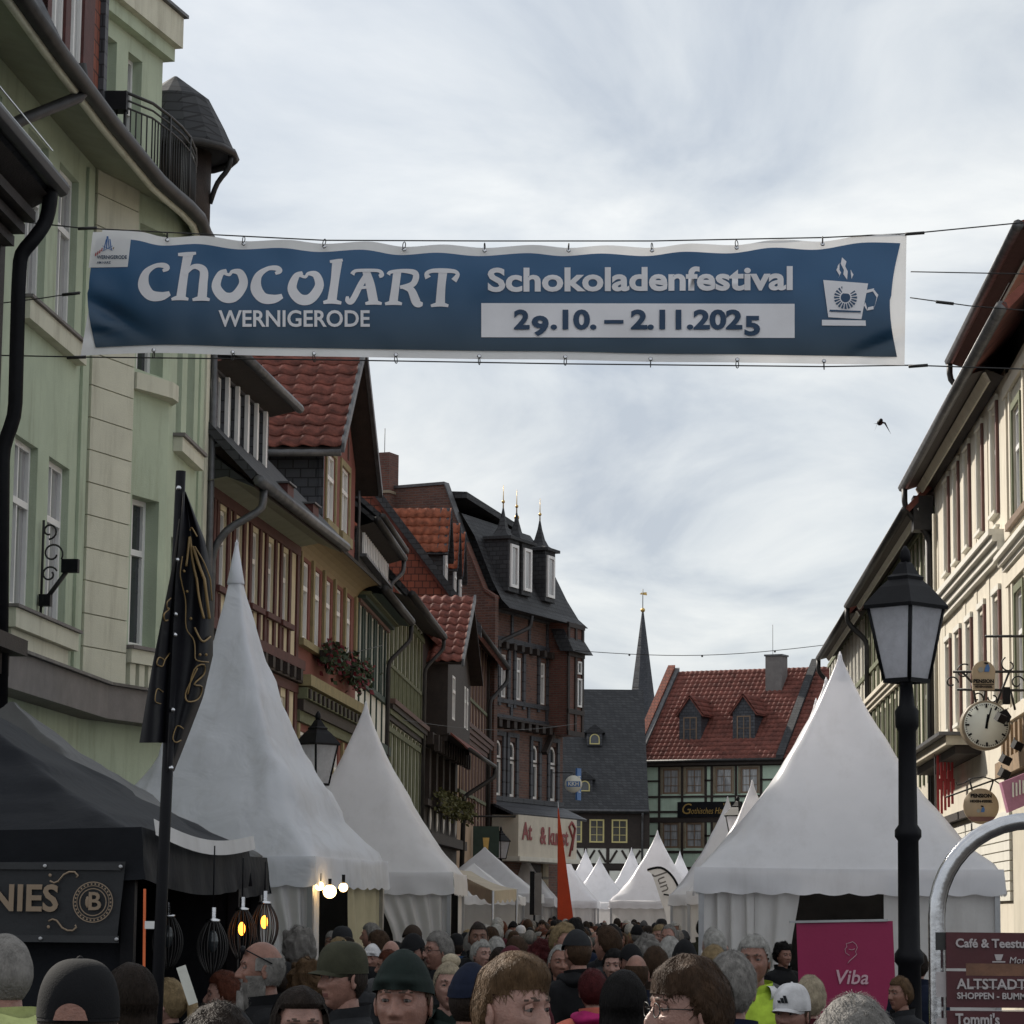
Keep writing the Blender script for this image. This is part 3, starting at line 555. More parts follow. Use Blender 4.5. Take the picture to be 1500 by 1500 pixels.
for k in range(16): bx(D, 'baluster', 'white', .55 + k * .33, .65 + k * .33, -.08, -.03, 9.02, 9.45)
bx(D, 'baluster_rail', 'zinc', .4, 6.2, -.14, 0, 8.95, 9.01)
MB().add([(.2, -.32, 9.62), (6.3, -.32, 9.62), (6.3, .1, 9.5), (.2, .1, 9.5)], [(0, 1, 2, 3)]).build('dormer_soffit', M['dkbrown'], D)
gutter(D, [(.2, -.36, 9.66), (6.35, -.36, 9.66)], 'copper', .08, 'dormer_gutter'); slope(D, .2, 6.3, -.32, 9.7, 3.2, 12.6, 'darkslate', .08, 'dormer_roof')
pipe(D, [(6.25, -.36, 9.6), (6.25, -.36, 9.35), (6.0, -.1, 9.05), (6.0, -.1, 8.8)], 'zinc', .05); pipe(D, [(6.2, -.55, 8.15), (6.2, -.55, 7.85), (5.6, -.12, 7.3), (5.6, -.1, 3)], 'copper', .05)
MB().add([(.6, -.5, 8.33), (1.3, -.42, 8.36), (.85, -.3, 8.95)], [(0, 1, 2)]).build('snow_wedge', M['zinc'], D)
shell(D, 0, 6.31, 8.2, 8, M['offwhite'])

# ================================================================== white and olive timber house
Eh = house('olive_timber_house', 'long pale timber house with close olive studs and deep dark eaves', h5, h6)
nw = 9; xs = [.25 + k * 1.03 for k in range(nw)]; opU = [(q, q + .55, 7.4, 8.55) for q in xs]; opL = [(q, q + .55, 4.4, 5.9) for q in xs]
wall(Eh, 0, 9.51, 0, 9.0, opU + opL, M['offwhite'])
for i, o in enumerate(opU + opL): window(Eh, *o, y=.03, gmat=('glass', 'glassc', 'glassw')[i % 3], cols=2)
for za, zb in ((6.6, 8.9), (3.5, 6.1)):
    for q in xs:
        for dxx in (-.16, .552): bx(Eh, 'post', 'olive', q + dxx, q + dxx + .14, -.04, -.002, za, zb)
        bx(Eh, 'stud', 'olive', q + .22, q + .32, -.03, -.002, za, za + .72)
    bx(Eh, 'rail', 'olive', 0, 9.51, -.06, -.003, za + .72, za + .8); bx(Eh, 'rail', 'olive', 0, 9.51, -.062, -.003, zb - .22, zb - .1)
for k in range(4): bx(Eh, 'jetty_moulding', ('brownband', 'dkbrown', 'olive', 'dkbrown')[k], 0, 9.51, -.22 + .05 * k, -.002, 6.46 - .11 * k, 6.568 - .11 * k)
MB().add([(-.05, -.02, 8.95), (9.5, -.02, 8.95), (9.5, -.5, 8.8), (-.05, -.5, 8.8)], [(0, 1, 2, 3)]).build('soffit', M['dkbrown'], Eh)
gutter(Eh, [(-.05, -.55, 8.86), (9.55, -.55, 8.86)], 'copper', .09); slope(Eh, -.05, 9.55, -.52, 8.9, 4.2, 14.2, 'darkslate'); slope(Eh, -.05, 9.55, 8.9, 8.9, 4.21, 14.2, 'darkslate', .05, 'rear_roof')
MB().box(-.1, 5.5, .5, .6, 9.6, 10.5).build('dormer_wall', M['darkslate'], Eh); gutter(Eh, [(-.3, .1, 10.55), (5.6, .1, 10.55)], 'copper', .08, 'dormer_gutter'); slope(Eh, -.3, 5.6, .12, 10.6, 3.6, 13.6, 'darkslate', .1, 'dormer_roof')
pipe(Eh, [(9.4, -.55, 8.8), (9.4, -.55, 8.55), (8.9, -.12, 8.0), (8.9, -.1, 3)], 'copper', .05)
shell(Eh, 0, 9.51, 8.8, 8.5, M['offwhite'])

# ================================================================== black timber house with tiled bay
Fh = house('black_timber_house', 'black timbered house with red tiled projecting bay and window garlands', h6, h7)
xs = [1.5 + k * 1.75 for k in range(5)]; opL = [(q, q + .95, 4.85, 5.9) for q in xs]
wall(Fh, 0, 10.03, 0, 9.0, opL, M['dkbrown'])
for o in opL: window(Fh, *o, y=.02, gmat='glassw', cols=2, tr=.66)
for q in xs: bx(Fh, 'carved_post', 'dkbrown', q - .45, q - .15, -.12, -.002, 4.7, 6.1); MB().ball((q + .45, -.06, 4.35), .3, 10, 6, sc=(.55, .1, 1)).build('oval_panel', M['white'], Fh)
bx(Fh, 'jetty_beam', 'dkbrown', 0, 10.03, -.3, -.002, 6.15, 6.45); bx(Fh, 'sill_beam', 'dkbrown', 0, 10.03, -.2, -.002, 4.62, 4.78); bx(Fh, 'base_beam', 'dkbrown', 0, 10.03, -.3, -.002, 3.7, 3.95)
for k in range(14): bx(Fh, 'bracket', 'dkbrown', .3 + k * .7, .5 + k * .7, -.42, -.301, 6.0, 6.4)
# projecting gabled bay
wall(Fh, 1.2, 7.6, 6.5, 8.35, [(5.9, 6.35, 6.95, 8.1), (6.6, 7.05, 6.95, 8.1), (2.4, 3.2, 6.95, 8.1)], M['dkbrown'], y=-.55, name='bay_wall')
for o in ((5.9, 6.35, 6.95, 8.1), (6.6, 7.05, 6.95, 8.1), (2.4, 3.2, 6.95, 8.1)): window(Fh, *o, y=-.55, gmat='glass', cols=2)
MB().box(1.15, 1.2, -.55, 0, 6.3, 8.4).build('bay_side', M['dkbrown'], Fh); MB().box(7.6, 7.65, -.55, 0, 6.3, 8.4).build('bay_side', M['dkbrown'], Fh); MB().box(1.1, 7.7, -.6, 0, 6.46, 6.5).build('bay_floor', M['dkbrown'], Fh)
zr, ze = 10.3, 8.25
MB().add([(1.2, -.55, 8.35), (7.6, -.55, 8.35), (4.4, -.55, 10.2)], [(0, 1, 2)]).build('bay_gable', M['dkbrown'], Fh)
for sg in (-1, 1):
    e = 4.4 + sg * 3.4; p = [(e, -.9, ze), (4.4, -.9, zr), (4.4, 1.8, zr), (e, 1.8, ze)]
    MB().prism(p if sg > 0 else p[::-1], Vector((sg * .6, 0, 1)).normalized() * .06).build('bay_roof', M['dkbrown'], Fh)
ll = math.hypot(3.4, zr - ze)
tile_field((1.0 - .02, 1.8, ze + .05), (0, -1, 0), (3.4, 0, zr - ze), 2.7, ll, 'tile', Fh, .27, .42)
MB().prism([(1.0, -.97, ze - .05), (4.4, -.97, zr - .05), (4.4, -.97, zr + .14), (1.0, -.97, ze + .14)], (0, .06, 0)).build('bargeboard', M['zinc'], Fh)
MB().prism([(1.5, -.6, 6.5), (9.9, -.6, 6.5), (9.9, -1.05, 6.1), (1.5, -1.05, 6.1)], (0, 0, .05)).build('pent_roof', M['tileD'], Fh); gutter(Fh, [(1.5, -1.1, 6.1), (9.9, -1.1, 6.1)], 'copper', .06)
pipe(Fh, [(9.7, -1.1, 6.05), (9.7, -1.1, 5.8), (8.9, -.3, 5.2), (8.9, -.25, 3)], 'copper', .07)
slope(Fh, 0, 10.03, -.3, 8.9, 4.0, 13.0, 'tileD'); slope(Fh, 0, 10.03, 8.5, 8.9, 4.01, 13.0, 'tileD', .05, 'rear_roof'); shell(Fh, 0, 10.03, 8.9, 8.4, M['dkbrown'])
pF = LM(Fh)
for i, x in enumerate((2.2, 4.4, 6.6, 8.9)): leafbox('flower_box', ('nearest', 'second', 'third', 'farthest')[i] + ' dull green window garland on the black timber house', pF @ Vector((x, -.32, 4.85)), R_(85), 2.1, 20 + i, 0.0, True, 'garlands on the black timber house')

# ================================================================== peach timber house with tile-hung gable
Hh = house('peach_timber_house', 'peach and brown timber house with orange tiled dormers and tile hung gable end', h7, b0)
xs = [.6 + k * 1.22 for k in range(9)]; opU = [(q, q + .7, 8.4, 10.0) for q in xs]; opM = [(q, q + .7, 5.5, 6.85) for q in xs]
wall(Hh, 0, 11.62, 0, 10.4, opU + opM, M['peach'])
for o in opU + opM: window(Hh, *o, y=.02, gmat='glassw', cols=2)
for za, zb in ((7.5, 10.3), (4.6, 7.0)):
    for q in xs: bx(Hh, 'post', 'brownband', q - .16, q - .002, -.04, -.002, za, zb); bx(Hh, 'post', 'brownband', q + .702, q + .86, -.04, -.002, za, zb)
    bx(Hh, 'rail', 'olive', 0, 11.62, -.07, -.003, za + .78, za + .88)
for k in range(4): bx(Hh, 'jetty_moulding', 'brownband', 0, 11.62, -.25 + .05 * k, -.002, 7.35 - .14 * k, 7.485 - .14 * k)
MB().add([(-.8, -.02, 10.35), (11.6, -.02, 10.35), (11.6, -.6, 10.0), (-.8, -.6, 10.0)], [(0, 1, 2, 3)]).build('soffit', M['dkbrown'], Hh)
slope(Hh, -.8, 11.6, -.62, 9.95, 4.2, 16.2, 'tileD'); slope(Hh, -.8, 11.6, 9, 9.95, 4.21, 16.2, 'tileD', .05, 'rear_roof'); gutter(Hh, [(-.8, -.68, 9.98), (11.6, -.68, 9.98)], 'copper', .07)
MB().add([(-.7, -.3, 8.5), (-.7, 8.7, 8.5), (-.7, 8.7, 10.2), (-.7, 4.2, 16.0), (-.7, -.3, 10.2)], [(0, 1, 2, 3, 4)]).build('gable_end', M['tilegable'], Hh)
MB().prism([(-.95, -.7, 9.75), (-.95, 4.2, 16.15), (-.95, 4.2, 16.5), (-.95, -.7, 10.1)], (.3, 0, 0)).build('verge_board', M['darkslate'], Hh)
for i, (x, w) in enumerate(((1.4, 1.7), (4.6, 1.3), (6.6, 1.3))):
    dormer(Hh, x, w, .55, 11.0, 12.5, 13.7, 2.6, 'darkslate', 'darkslate', (x - .28, x + .28, 11.3, 12.6, {'gmat': 'glassc', 'cols': 2}), tiled='tileO', front='slate', edge='slate')
shell(Hh, 0, 11.62, 10.2, 9, M['peach']); pipe(Hh, [(11.4, -.65, 9.9), (11.4, -.65, 9.5), (10.4, -.15, 8.8), (10.4, -.12, 3)], 'copper', .07)
for x in (11.2, 11.5): bx(Hh, 'end_post', 'dkbrown', x - .25, x + .09, -.08, -.002, 3, 10.2)

# ================================================================== brick house with mansard and corner oriel
K = house('brick_townhouse', 'dark red brick house with slate mansard, gilt finials and arched windows', b0, b1); KW = 6.55
op2 = [(.95, 1.55, 9.1, 10.55), (2.25, 2.85, 9.1, 10.55), (4.35, 4.95, 9.1, 10.55)]; op1 = [(.62, 1.2, 5.82, 7.65), (1.75, 2.33, 5.82, 7.65), (3.75, 4.33, 5.82, 7.65), (5.3, 5.95, 5.82, 7.7)]
wall(K, 0, 6.55, 0, 12.1, op2 + op1, M['oldbrick'], dep=.2)
for o in op2: window(K, *o, y=.05, gmat='glassc', cols=2, arch=False, tr=.68, fr=.07)
for o in op1:
    window(K, o[0], o[1], o[2], o[2] + 1.2, y=.05, gmat='glass', cols=1, tr=0, fr=.09); window(K, o[0], o[1], o[2] + 1.25, o[3], y=.05, gmat='glass', arch=True, fr=.08)
    bx(K, 'transom', 'dkbrown', o[0], o[1], .0, .12, o[2] + 1.203, o[2] + 1.247)
for o in op1 + op2:
    bx(K, 'window_post', 'slate', o[0] - .2, o[0] - .003, -.06, -.002, o[2] - .3, o[3] + .15); bx(K, 'window_post', 'slate', o[1] + .003, o[1] + .2, -.06, -.002, o[2] - .3, o[3] + .15); bx(K, 'lintel', 'slate', o[0] - .2, o[1] + .2, -.07, -.003, o[3] + .152, o[3] + .3)
for x in (.2, 1.9, 3.4, 5.0, 6.4): bx(K, 'timber_post', 'slate', x - .09, x + .09, -.05, -.002, 8.5, 9.0); bx(K, 'timber_post', 'slate', x - .09, x + .09, -.05, -.002, 11.1, 12.0)
for z, t in ((8.98, .14), (8.42, .2), (11.02, .18), (12.0, .16), (5.72, .16)): bx(K, 'timber_rail', 'slate', 0, 6.55, -.08, -.003, z - t / 2, z + t / 2)
for k in range(8): bx(K, 'corbel', 'dkbrown', .1 + k * .62, .35 + k * .62, -.38, -.002, 8.05, 8.3); bx(K, 'corbel', 'dkbrown', .15 + k * .66, .38 + k * .66, -.3, -.002, 10.7, 10.92)
bx(K, 'string_course', 'dkbrown', 0, 5.05, -.4, -.003, 8.303, 8.36)
slope(K, -.1, 6.4, -1.0, 5.2, .02, 5.66, 'slate', .08, 'shop_canopy')
# oriel on the right-hand corner
b = MB(); b.box(5.1, 6.5, -.75, .2, 8.1, 12.0); b.build('oriel_wall', M['brick'], K)
for x in (5.13, 5.8, 6.45): bx(K, 'oriel_post', 'dkbrown', x - .08, x + .08, -.8, -.752, 8.1, 12.0)
for z in (8.15, 8.9, 10.9, 11.9): bx(K, 'oriel_rail', 'dkbrown', 5.05, 6.55, -.82, -.753, z - .08, z + .08)
window(K, 5.95, 6.35, 9.1, 10.1, y=-.8, gmat='glass', cols=1, tr=0); window(K, 5.97, 6.32, 10.25, 10.7, y=-.8, gmat='glass', cols=1, tr=0)
MB().prism([(4.9, -1.05, 10.95), (6.75, -1.05, 10.95), (6.5, -.6, 11.75), (5.1, -.6, 11.75)], (0, .5, .02)).build('oriel_skirt', M['darkslate'], K)
slant(K, 'dkbrown', 4.4, 7.4, 5.1, 8.1, .14, -.3, -.1, 'oriel_brace')
# mansard: flared foot, steep slope, hipped far end
prof = [(-.75, 11.95), (-.45, 12.25), (-.1, 12.9), (.55, 14.4), (1.05, 15.2)]
b = MB()
for i in range(4):
    (ya, za), (yb, zb) = prof[i], prof[i + 1]; ia, ib = 7.0 - (ya + .75) * .6, 7.0 - (yb + .75) * .6
    b.quad((0, ya, za), (ia, ya, za), (ib, yb, zb), (0, yb, zb)); b.quad((ia, ya, za), (ia, 8, za), (ib, 8, zb), (ib, yb, zb))
b.quad((0, 1.05, 15.2), (5.92, 1.05, 15.2), (5.2, 3.2, 15.6), (0, 3.2, 16.2)); b.quad((5.92, 1.05, 15.2), (5.92, 8, 15.2), (5.2, 8, 15.6), (5.2, 3.2, 15.6)); b.quad((0, 3.2, 16.2), (5.2, 3.2, 15.6), (5.2, 8, 15), (0, 8, 15))
b.quad((0, -.75, 11.94), (0, 0, 12.0), (7.0, 0, 12.0), (7.0, -.75, 11.94)); b.build('mansard', M['darkslate'], K)
MB().prism([(.3, 1.0, 15.75), (4.9, 1.0, 15.2), (4.9, 3.0, 15.3), (.3, 3.0, 15.9)], (0, 0, .22)).build('upper_roof', M['darkslate'], K)
for i, (x, w) in enumerate(((1.05, .9), (2.2, .9), (4.25, .9))):
    y = -.42; MB().box(x - w / 2, x + w / 2, y, y + 1.6, 12.6, 14.35).build('dormer', M['darkslate'], K)
    bx(K, 'dormer_cornice', 'darkslate', x - w / 2 - .12, x + w / 2 + .12, y - .14, y + .9, 14.352, 14.45)
    b = MB(); b.lathe([(.58, 14.45), (.34, 14.58), (.2, 14.8), (.09, 15.15), (.03, 15.45)], 4, (x, y + .4, 0), smooth=False, a0=PI / 4); b.build('dormer_spire', M['darkslate'], K)
    window(K, x - .32, x + .32, 12.75, 14.2, y=y - .06, gmat='glassc', cols=1, tr=0, fr=.1)
    f = MB(); f.tube([(x, y + .4, 15.4), (x, y + .4, 16.25)], [.025, .006], 6); f.ball((x, y + .4, 15.68), .06, 8, 6); f.build('finial', M['gold'], K)
f = MB(); f.tube([(5.5, 1.4, 15.2), (5.5, 1.4, 16.3)], [.03, .008], 6); f.ball((5.5, 1.4, 15.8), .1, 8, 6); f.build('finial', M['gold'], K)
# fire wall facing down the street, and chimney
fp = [(-.35, 5.5), (-.35, 12.25), (.05, 12.5), (.75, 14.1), (1.55, 16.15), (3.7, 16.1), (7.5, 15.2), (7.5, 0), (0, 0), (0, 5.5)]
MB().prism([(-.28, y, z) for y, z in fp], (.26, 0, 0)).build('fire_wall', M['oldbrick'], K)
for i in range(1, 5):
    (ya, za), (yb, zb) = fp[i], fp[i + 1]; MB().prism([(-.34, ya, za + .005), (-.34, yb, zb + .005), (-.34, yb, zb + .1), (-.34, ya, za + .1)], (.4, 0, 0)).build('coping', M['zinc' if i > 2 else 'brick'], K)
b = MB(); b.box(-.75, .05, 3.4, 4.25, 13.5, 15.9); b.build('chimney', M['oldbrick'], K); MB().box(-.8, .1, 3.36, 4.3, 15.9, 16.0).build('chimney_band', M['stone'], K); MB().box(-.72, .02, 3.42, 4.22, 16.0, 17.3).build('chimney_top', M['brick'], K); MB().tube([(-.3, 3.8, 17.3), (-.3, 3.8, 18.2)], .012, 4).build('aerial', M['iron'], K)
pipe(K, [(2.0, -.7, 11.9), (2.0, -.65, 11.5), (.5, -.2, 10.9), (.3, -.15, 10.6), (.3, -.12, 4)], 'copper', .07)
shell(K, 0, 6.55, 12, 8, M['oldbrick'])
bx(K, 'shop_front', 'stone', 4.6, 5.1, -.1, -.002, 0, 3.85); bx(K, 'shop_front', 'stone', .1, .6, -.1, -.002, 0, 3.85); bx(K, 'shop_door', 'dkbrown', 3.3, 4.5, -.06, -.002, 0, 3.6)
# ================================================================== right-hand row
Rn = house('cream_facade_house', 'sunlit cream panelled house with five slim upper windows and deep eaves', r1, r0)
xs = [2.15, 4.0, 5.95, 8.05, 10.25]; opU = [(q, q + .85, 8.62, 10.3) for q in xs]; opL = [(q, q + .85, 5.55, 7.15) for q in xs]
wall(Rn, 0, 12.22, 0, 10.75, opU + opL, M['facade'], dep=.1)
for o in opU + opL:
    window(Rn, *o, y=.045, gmat='glassc', cols=2, tr=.62, fr=.09)
    bx(Rn, 'casing', 'mould', o[0] - .11, o[0] - .002, -.035, -.002, o[2] - .1, o[3] + .1); bx(Rn, 'casing', 'maroon', o[1] + .002, o[1] + .13, -.05, -.002, o[2] - .1, o[3] + .1); bx(Rn, 'casing', 'mould', o[0] - .11, o[1] + .13, -.055, -.003, o[3] + .102, o[3] + .2)  # the maroon strip on the right paints the shadow beside each window frame
    bx(Rn, 'sill_panel', 'mould', o[0] - .05, o[1] + .05, -.07, -.002, o[2] - .32, o[2] - .28); bx(Rn, 'sill_panel', 'mould', o[0] - .05, o[1] + .05, -.09, -.002, o[2] - .1, o[2] - .04)
px_ = 0.0; k = 0
for za, zb in ((8.15, 10.6), (5.25, 7.65)):
    xx = .05
    while xx < 12.1:                          # boarded panels with open joints
        w = .48
        if not any(a - .14 < xx + w and xx < c + .16 for a, c in ((q, q + .85) for q in xs)): bx(Rn, 'wall_panel', 'facade', xx, xx + w - .014, -.014, -.002, za, zb)
        else:
            bx(Rn, 'wall_panel', 'facade', xx, xx + w - .014, -.014, -.002, za, (8.28 if za > 8 else 5.26 + .0) - .0) if za > 8 else None
        xx += w
for k, (z, o) in enumerate(((7.7, -.1), (7.8, -.16), (7.93, -.24), (8.03, -.3))): bx(Rn, 'string_moulding', 'mould', 0, 12.1, o, -.003, z, z + (.098 if k != 1 else .128))
MB().add([(-.3, -.02, 10.6), (12.22, -.02, 10.6), (12.22, -.3, 10.72), (-.3, -.3, 10.72), (12.22, -.6, 10.62), (-.3, -.6, 10.62)], [(0, 1, 2, 3), (3, 2, 4, 5)]).build('soffit', M['dkbrown'], Rn)
MB().prism([(-.3, -.28, 10.5), (12.22, -.28, 10.5), (12.22, -.36, 10.66), (-.3, -.36, 10.66)], (0, .04, .02)).build('eave_moulding', M['facade2'], Rn)
gutter(Rn, [(-.35, -.62, 10.7), (17, -.62, 10.7)], 'zinc', .095)
for k in range(34): MB().tube([(k * .5, -.62, 10.61), (k * .5, -.71, 10.7), (k * .5, -.62, 10.81)], .012, 4).build('gutter_strap', M['copper'], Rn)
slope(Rn, -.35, 17, -.62, 10.75, 4, 15.5, 'tileD'); slope(Rn, -.35, 17, 8.7, 10.75, 4.01, 15.5, 'tileD', .05, 'rear_roof')
MB().tube([(-.35, -.5, 11.05), (17, -.5, 11.05)], .01, 4).build('snow_guard_wire', M['iron'], Rn)
# long dormer above
wall(Rn, 7.2, 17, 11.0, 11.75, [], M['darkslate'], y=.25, name='dormer_wall')
MB().add([(6.9, -.32, 11.86), (17, -.32, 11.86), (17, .26, 11.68), (6.9, .26, 11.68)], [(0, 1, 2, 3)]).build('dormer_soffit', M['dkbrown'], Rn)
bx(Rn, 'dormer_moulding', 'facade2', 7.1, 17, -.1, .1, 11.67, 11.74); bx(Rn, 'dormer_cheek', 'darkslate', 7.1, 7.2, .2, 2.5, 11.0, 11.85)
gutter(Rn, [(6.85, -.36, 11.92), (17, -.36, 11.92)], 'zinc', .085, 'dormer_gutter'); slope(Rn, 6.9, 17, -.34, 11.98, 3.5, 13.1, 'tileD', .06, 'dormer_roof')
pipe(Rn, [(6.95, -.36, 11.85), (6.95, -.36, 11.55), (7.1, -.1, 11.3), (7.3, .0, 11.1)], 'copper', .055)
pipe(Rn, [(.15, -.62, 10.6), (.15, -.62, 10.2), (.15, -.12, 9.6), (.15, -.1, 3)], 'copper', .06); MB().tube([(-.1, -.12, 2), (-.1, -.12, 10.3)], .07, 8).build('downpipe', M['copper'], Rn); MB().tube([(.75, -.08, 2.5), (.75, -.08, 10.0)], .045, 6).build('downpipe', M['facade2'], Rn)
MB().box(-.25, .25, -.45, -.05, 9.75, 10.45).build('rainwater_head', M['copper'], Rn)
bx(Rn, 'shop_cornice', 'zinc', .3, 8.2, -.75, -.002, 5.06, 5.12); bx(Rn, 'shop_cornice', 'facade2', .35, 8.1, -.62, -.002, 4.9, 5.057); bx(Rn, 'shop_cornice', 'dkbrown', .4, 8.0, -.45, -.002, 4.75, 4.897)
for k in range(9): bx(Rn, 'lap_board', 'mould', 2.6, 12.2, -.05, -.002, 2.2 + k * .16, 2.34 + k * .16)
bx(Rn, 'fascia_beam', 'dkbrown', .4, 9, -.16, -.002, 3.7, 3.84)
shell(Rn, 0, 17, 10.7, 8.5, M['facade'])

Rm = house('pink_beige_house', 'pinkish beige timber house with green framed windows at the right picture edge', r0, (7.12, 32.5))
xs = [1.0, 3.2, 5.4, 7.6]; opU = [(q, q + 1.05, 8.1, 9.85) for q in xs]; opL = [(q, q + 1.05, 5.2, 6.95) for q in xs]
wall(Rm, 0, 12.03, 0, 10.6, opU + opL, M['facade2'], dep=.12)
for o in opU + opL: window(Rm, *o, y=.04, gmat='glassc', casing='olive', fr=.08)
for x in (.2, .75, 2.65, 4.85): bx(Rm, 'post', 'facade', x - .1, x + .1, -.04, -.002, 5, 10.4)
for z in (10.3, 8.0, 7.25, 5.1): bx(Rm, 'rail', 'facade', 0, 12, -.06, -.003, z - .1, z + .1)
for k in range(3): bx(Rm, 'string_moulding', 'mould', 0, 12, -.1 - .07 * k, -.004, 7.4 + .08 * k, 7.478 + .08 * k)
bx(Rm, 'window_board', 'brown', .8, 8.9, -.13, -.061, 7.95, 8.06)
for k in range(12): bx(Rm, 'joist', 'wood', .4 + k * .6, .62 + k * .6, -.2, -.002, 4.35, 4.85)
bx(Rm, 'shop_beam', 'wood', 0, 12, -.26, -.003, 4.1, 4.345); bx(Rm, 'shop_beam', 'brown', 0, 12, -.12, -.003, 3.9, 4.097)
shell(Rm, 0, 12, 10.6, 8.5, M['facade2'])

Rf = house('beige_timber_row', 'long beige and olive timber frontage in the distance along the right side', r2, r1)
opU = []; opL = []; x = .8
while x < 35: opU.append((x, x + .85, 8.5, 9.95)); opL.append((x, x + .85, 5.6, 7.1)); x += 1.9 if x > 24 else 1.45
wall(Rf, 0, 35.75, 0, 10.4, opU + opL, M['facade2'], dep=.12)
for i, o in enumerate(opU + opL):
    window(Rf, *o, y=.04, gmat=('glassc', 'glass')[i % 2], cols=2)
    bx(Rf, 'post', 'olive' if o[0] > 16 else 'mould', o[0] - .18, o[0] - .002, -.04, -.002, o[2] - .9, o[3] + .3); bx(Rf, 'post', 'olive' if o[0] > 16 else 'mould', o[1] + .002, o[1] + .16, -.04, -.002, o[2] - .9, o[3] + .3)
for z in (8.4, 5.5, 10.15): bx(Rf, 'rail', 'olive', 0, 35.6, -.07, -.003, z - .07, z + .05)
for k in range(3): bx(Rf, 'string_moulding', 'facade', 15, 35.6, -.1 - .06 * k, -.004, 7.3 + .1 * k, 7.398 + .1 * k)
for x0, x1 in ((4.4, 17.9), (18.1, 36)):
    z = 9.95 if x0 < 10 else 10.1
    MB().add([(x0, -.02, z + .15), (x1, -.02, z + .15), (x1, -.6, z), (x0, -.6, z)], [(0, 1, 2, 3)]).build('soffit', M['dkbrown'], Rf); gutter(Rf, [(x0, -.62, z + .05), (x1, -.62, z + .05)], 'copper', .09); slope(Rf, x0, x1, -.62, z + .1, 4, 15, 'tileD')
    MB().prism([(x0, -.3, z - .04), (x1, -.3, z - .04), (x1, -.38, z + .08), (x0, -.38, z + .08)], (0, .04, .02)).build('eave_moulding', M['mould'], Rf)
    pipe(Rf, [(x0 + .1, -.62, z), (x0 + .1, -.62, z - .4), (x0 + .2, -.12, z - .9), (x0 + .2, -.1, 3)], 'copper', .07)
slope(Rf, 0, 36, 8.7, 10.1, 4.01, 15, 'tileD', .05, 'rear_roof'); shell(Rf, 0, 35.75, 10.1, 8.5, M['facade2'])

# ================================================================== houses closing the street
def lettering(body, size, mat, parent, loc, rz=0, bold=0.0, shear=0, align='CENTER', rx=PI / 2, dep=.004, name='lettering', sx=1):
    cv = bpy.data.curves.new('t', 'FONT'); cv.body = body; cv.size = size; cv.align_x = align; cv.align_y = 'CENTER'; cv.offset = bold; cv.shear = shear; cv.extrude = dep; cv.resolution_u = 3
    o = bpy.data.objects.new('t', cv); C.objects.link(o); dg = bpy.context.evaluated_depsgraph_get(); me = bpy.data.meshes.new_from_object(o.evaluated_get(dg)); bpy.data.objects.remove(o); bpy.data.curves.remove(cv)
    me.materials.clear(); me.materials.append(M[mat] if isinstance(mat, str) else mat); q = link(name, me, parent, loc); q.rotation_euler = (rx, 0, rz); q.scale = (sx, 1, 1); return q
gA, gB = (7.66, 160.0), (15.32, 156.0)
T = house('gothic_hotel', 'mint green half timbered hotel with red tiled roof closing the street', gA, gB)
ox = [(1.15, 2.2), (2.6, 3.65), (4.42, 5.46), (5.95, 7.05)]; opU = [(a, b_, 8.75, 10.2) for a, b_ in ox]; opL = [(a, b_, 5.72, 7.15) for a, b_ in ox]
wall(T, 0, 8.65, 0, 10.5, opU + opL, M['mint'])
for o in opU + opL: window(T, *o, fmat='brown', gmat='glassc', y=.02, cols=2, rows=3, tr=0, fr=.11, casing='bronze')
for z, t in ((10.42, .28), (8.6, .12), (9.5, .1), (7.75, .12), (7.3, .3), (6.4, .1), (5.5, .14), (4.6, .14)):
    if t == .1:
        for a, c in ((0, 1.03), (3.77, 4.3), (7.17, 8.65)): bx(T, 'rail', 'dkbrown', a, c, -.05, -.002, z - t / 2, z + t / 2)
    else: bx(T, 'rail', 'dkbrown', 0, 8.65, -.052, -.002, z - t / 2, z + t / 2)
for x in (.08, .98, 2.4, 3.85, 4.22, 5.7, 7.22, 8.55): bx(T, 'post', 'dkbrown', x - .07, x + .07, -.05, -.002, 3, 10.3)
bx(T, 'eave_board', 'dkbrown', -.1, 8.7, -.35, -.053, 10.35, 10.55); gutter(T, [(-.1, -.45, 10.6), (8.7, -.45, 10.6)], 'copper', .09)
slope(T, -.45, 8.65, -.42, 10.6, 5, 16.1, 'tileD', .2); slope(T, -.45, 14, 10.4, 10.6, 5.01, 16.1, 'tileD', .1, 'rear_roof')
tiles((-.45, -.42, 10.62), (1, 0, 0), (0, 5.42, 5.5), 9.1, 7.72, M['tileD'], T, 'roof_tiles', .3, .36)
MB().prism([(-.75, -.55, 10.6), (-.3, -.55, 10.6), (-.3, 5, 16.35), (-.75, 5, 16.35)], (0, 0, .22)).build('verge_wall', M['tilegable'], T); MB().prism([(-.28, -.5, 10.62), (-.02, -.5, 10.62), (-.02, 5, 16.2), (-.28, 5, 16.2)], (0, 0, .2)).build('verge_flashing', M['zinc'], T)
MB().add([(-.5, 0, 0), (-.5, 0, 10.7), (-.5, 5, 16), (-.5, 10, 10.7), (-.5, 10, 0)], [(0, 1, 2, 3, 4)]).build('gable_wall', M['stone'], T); MB().box(-.75, -.02, -.3, 1.2, 0, 10.55).build('stone_pier', M['stone'], T)
MB().prism([(8.3, -.5, 10.65), (8.75, -.5, 10.65), (8.75, 5, 16.45), (8.3, 5, 16.45)], (0, 0, .2)).build('verge_wall', M['darkslate'], T)
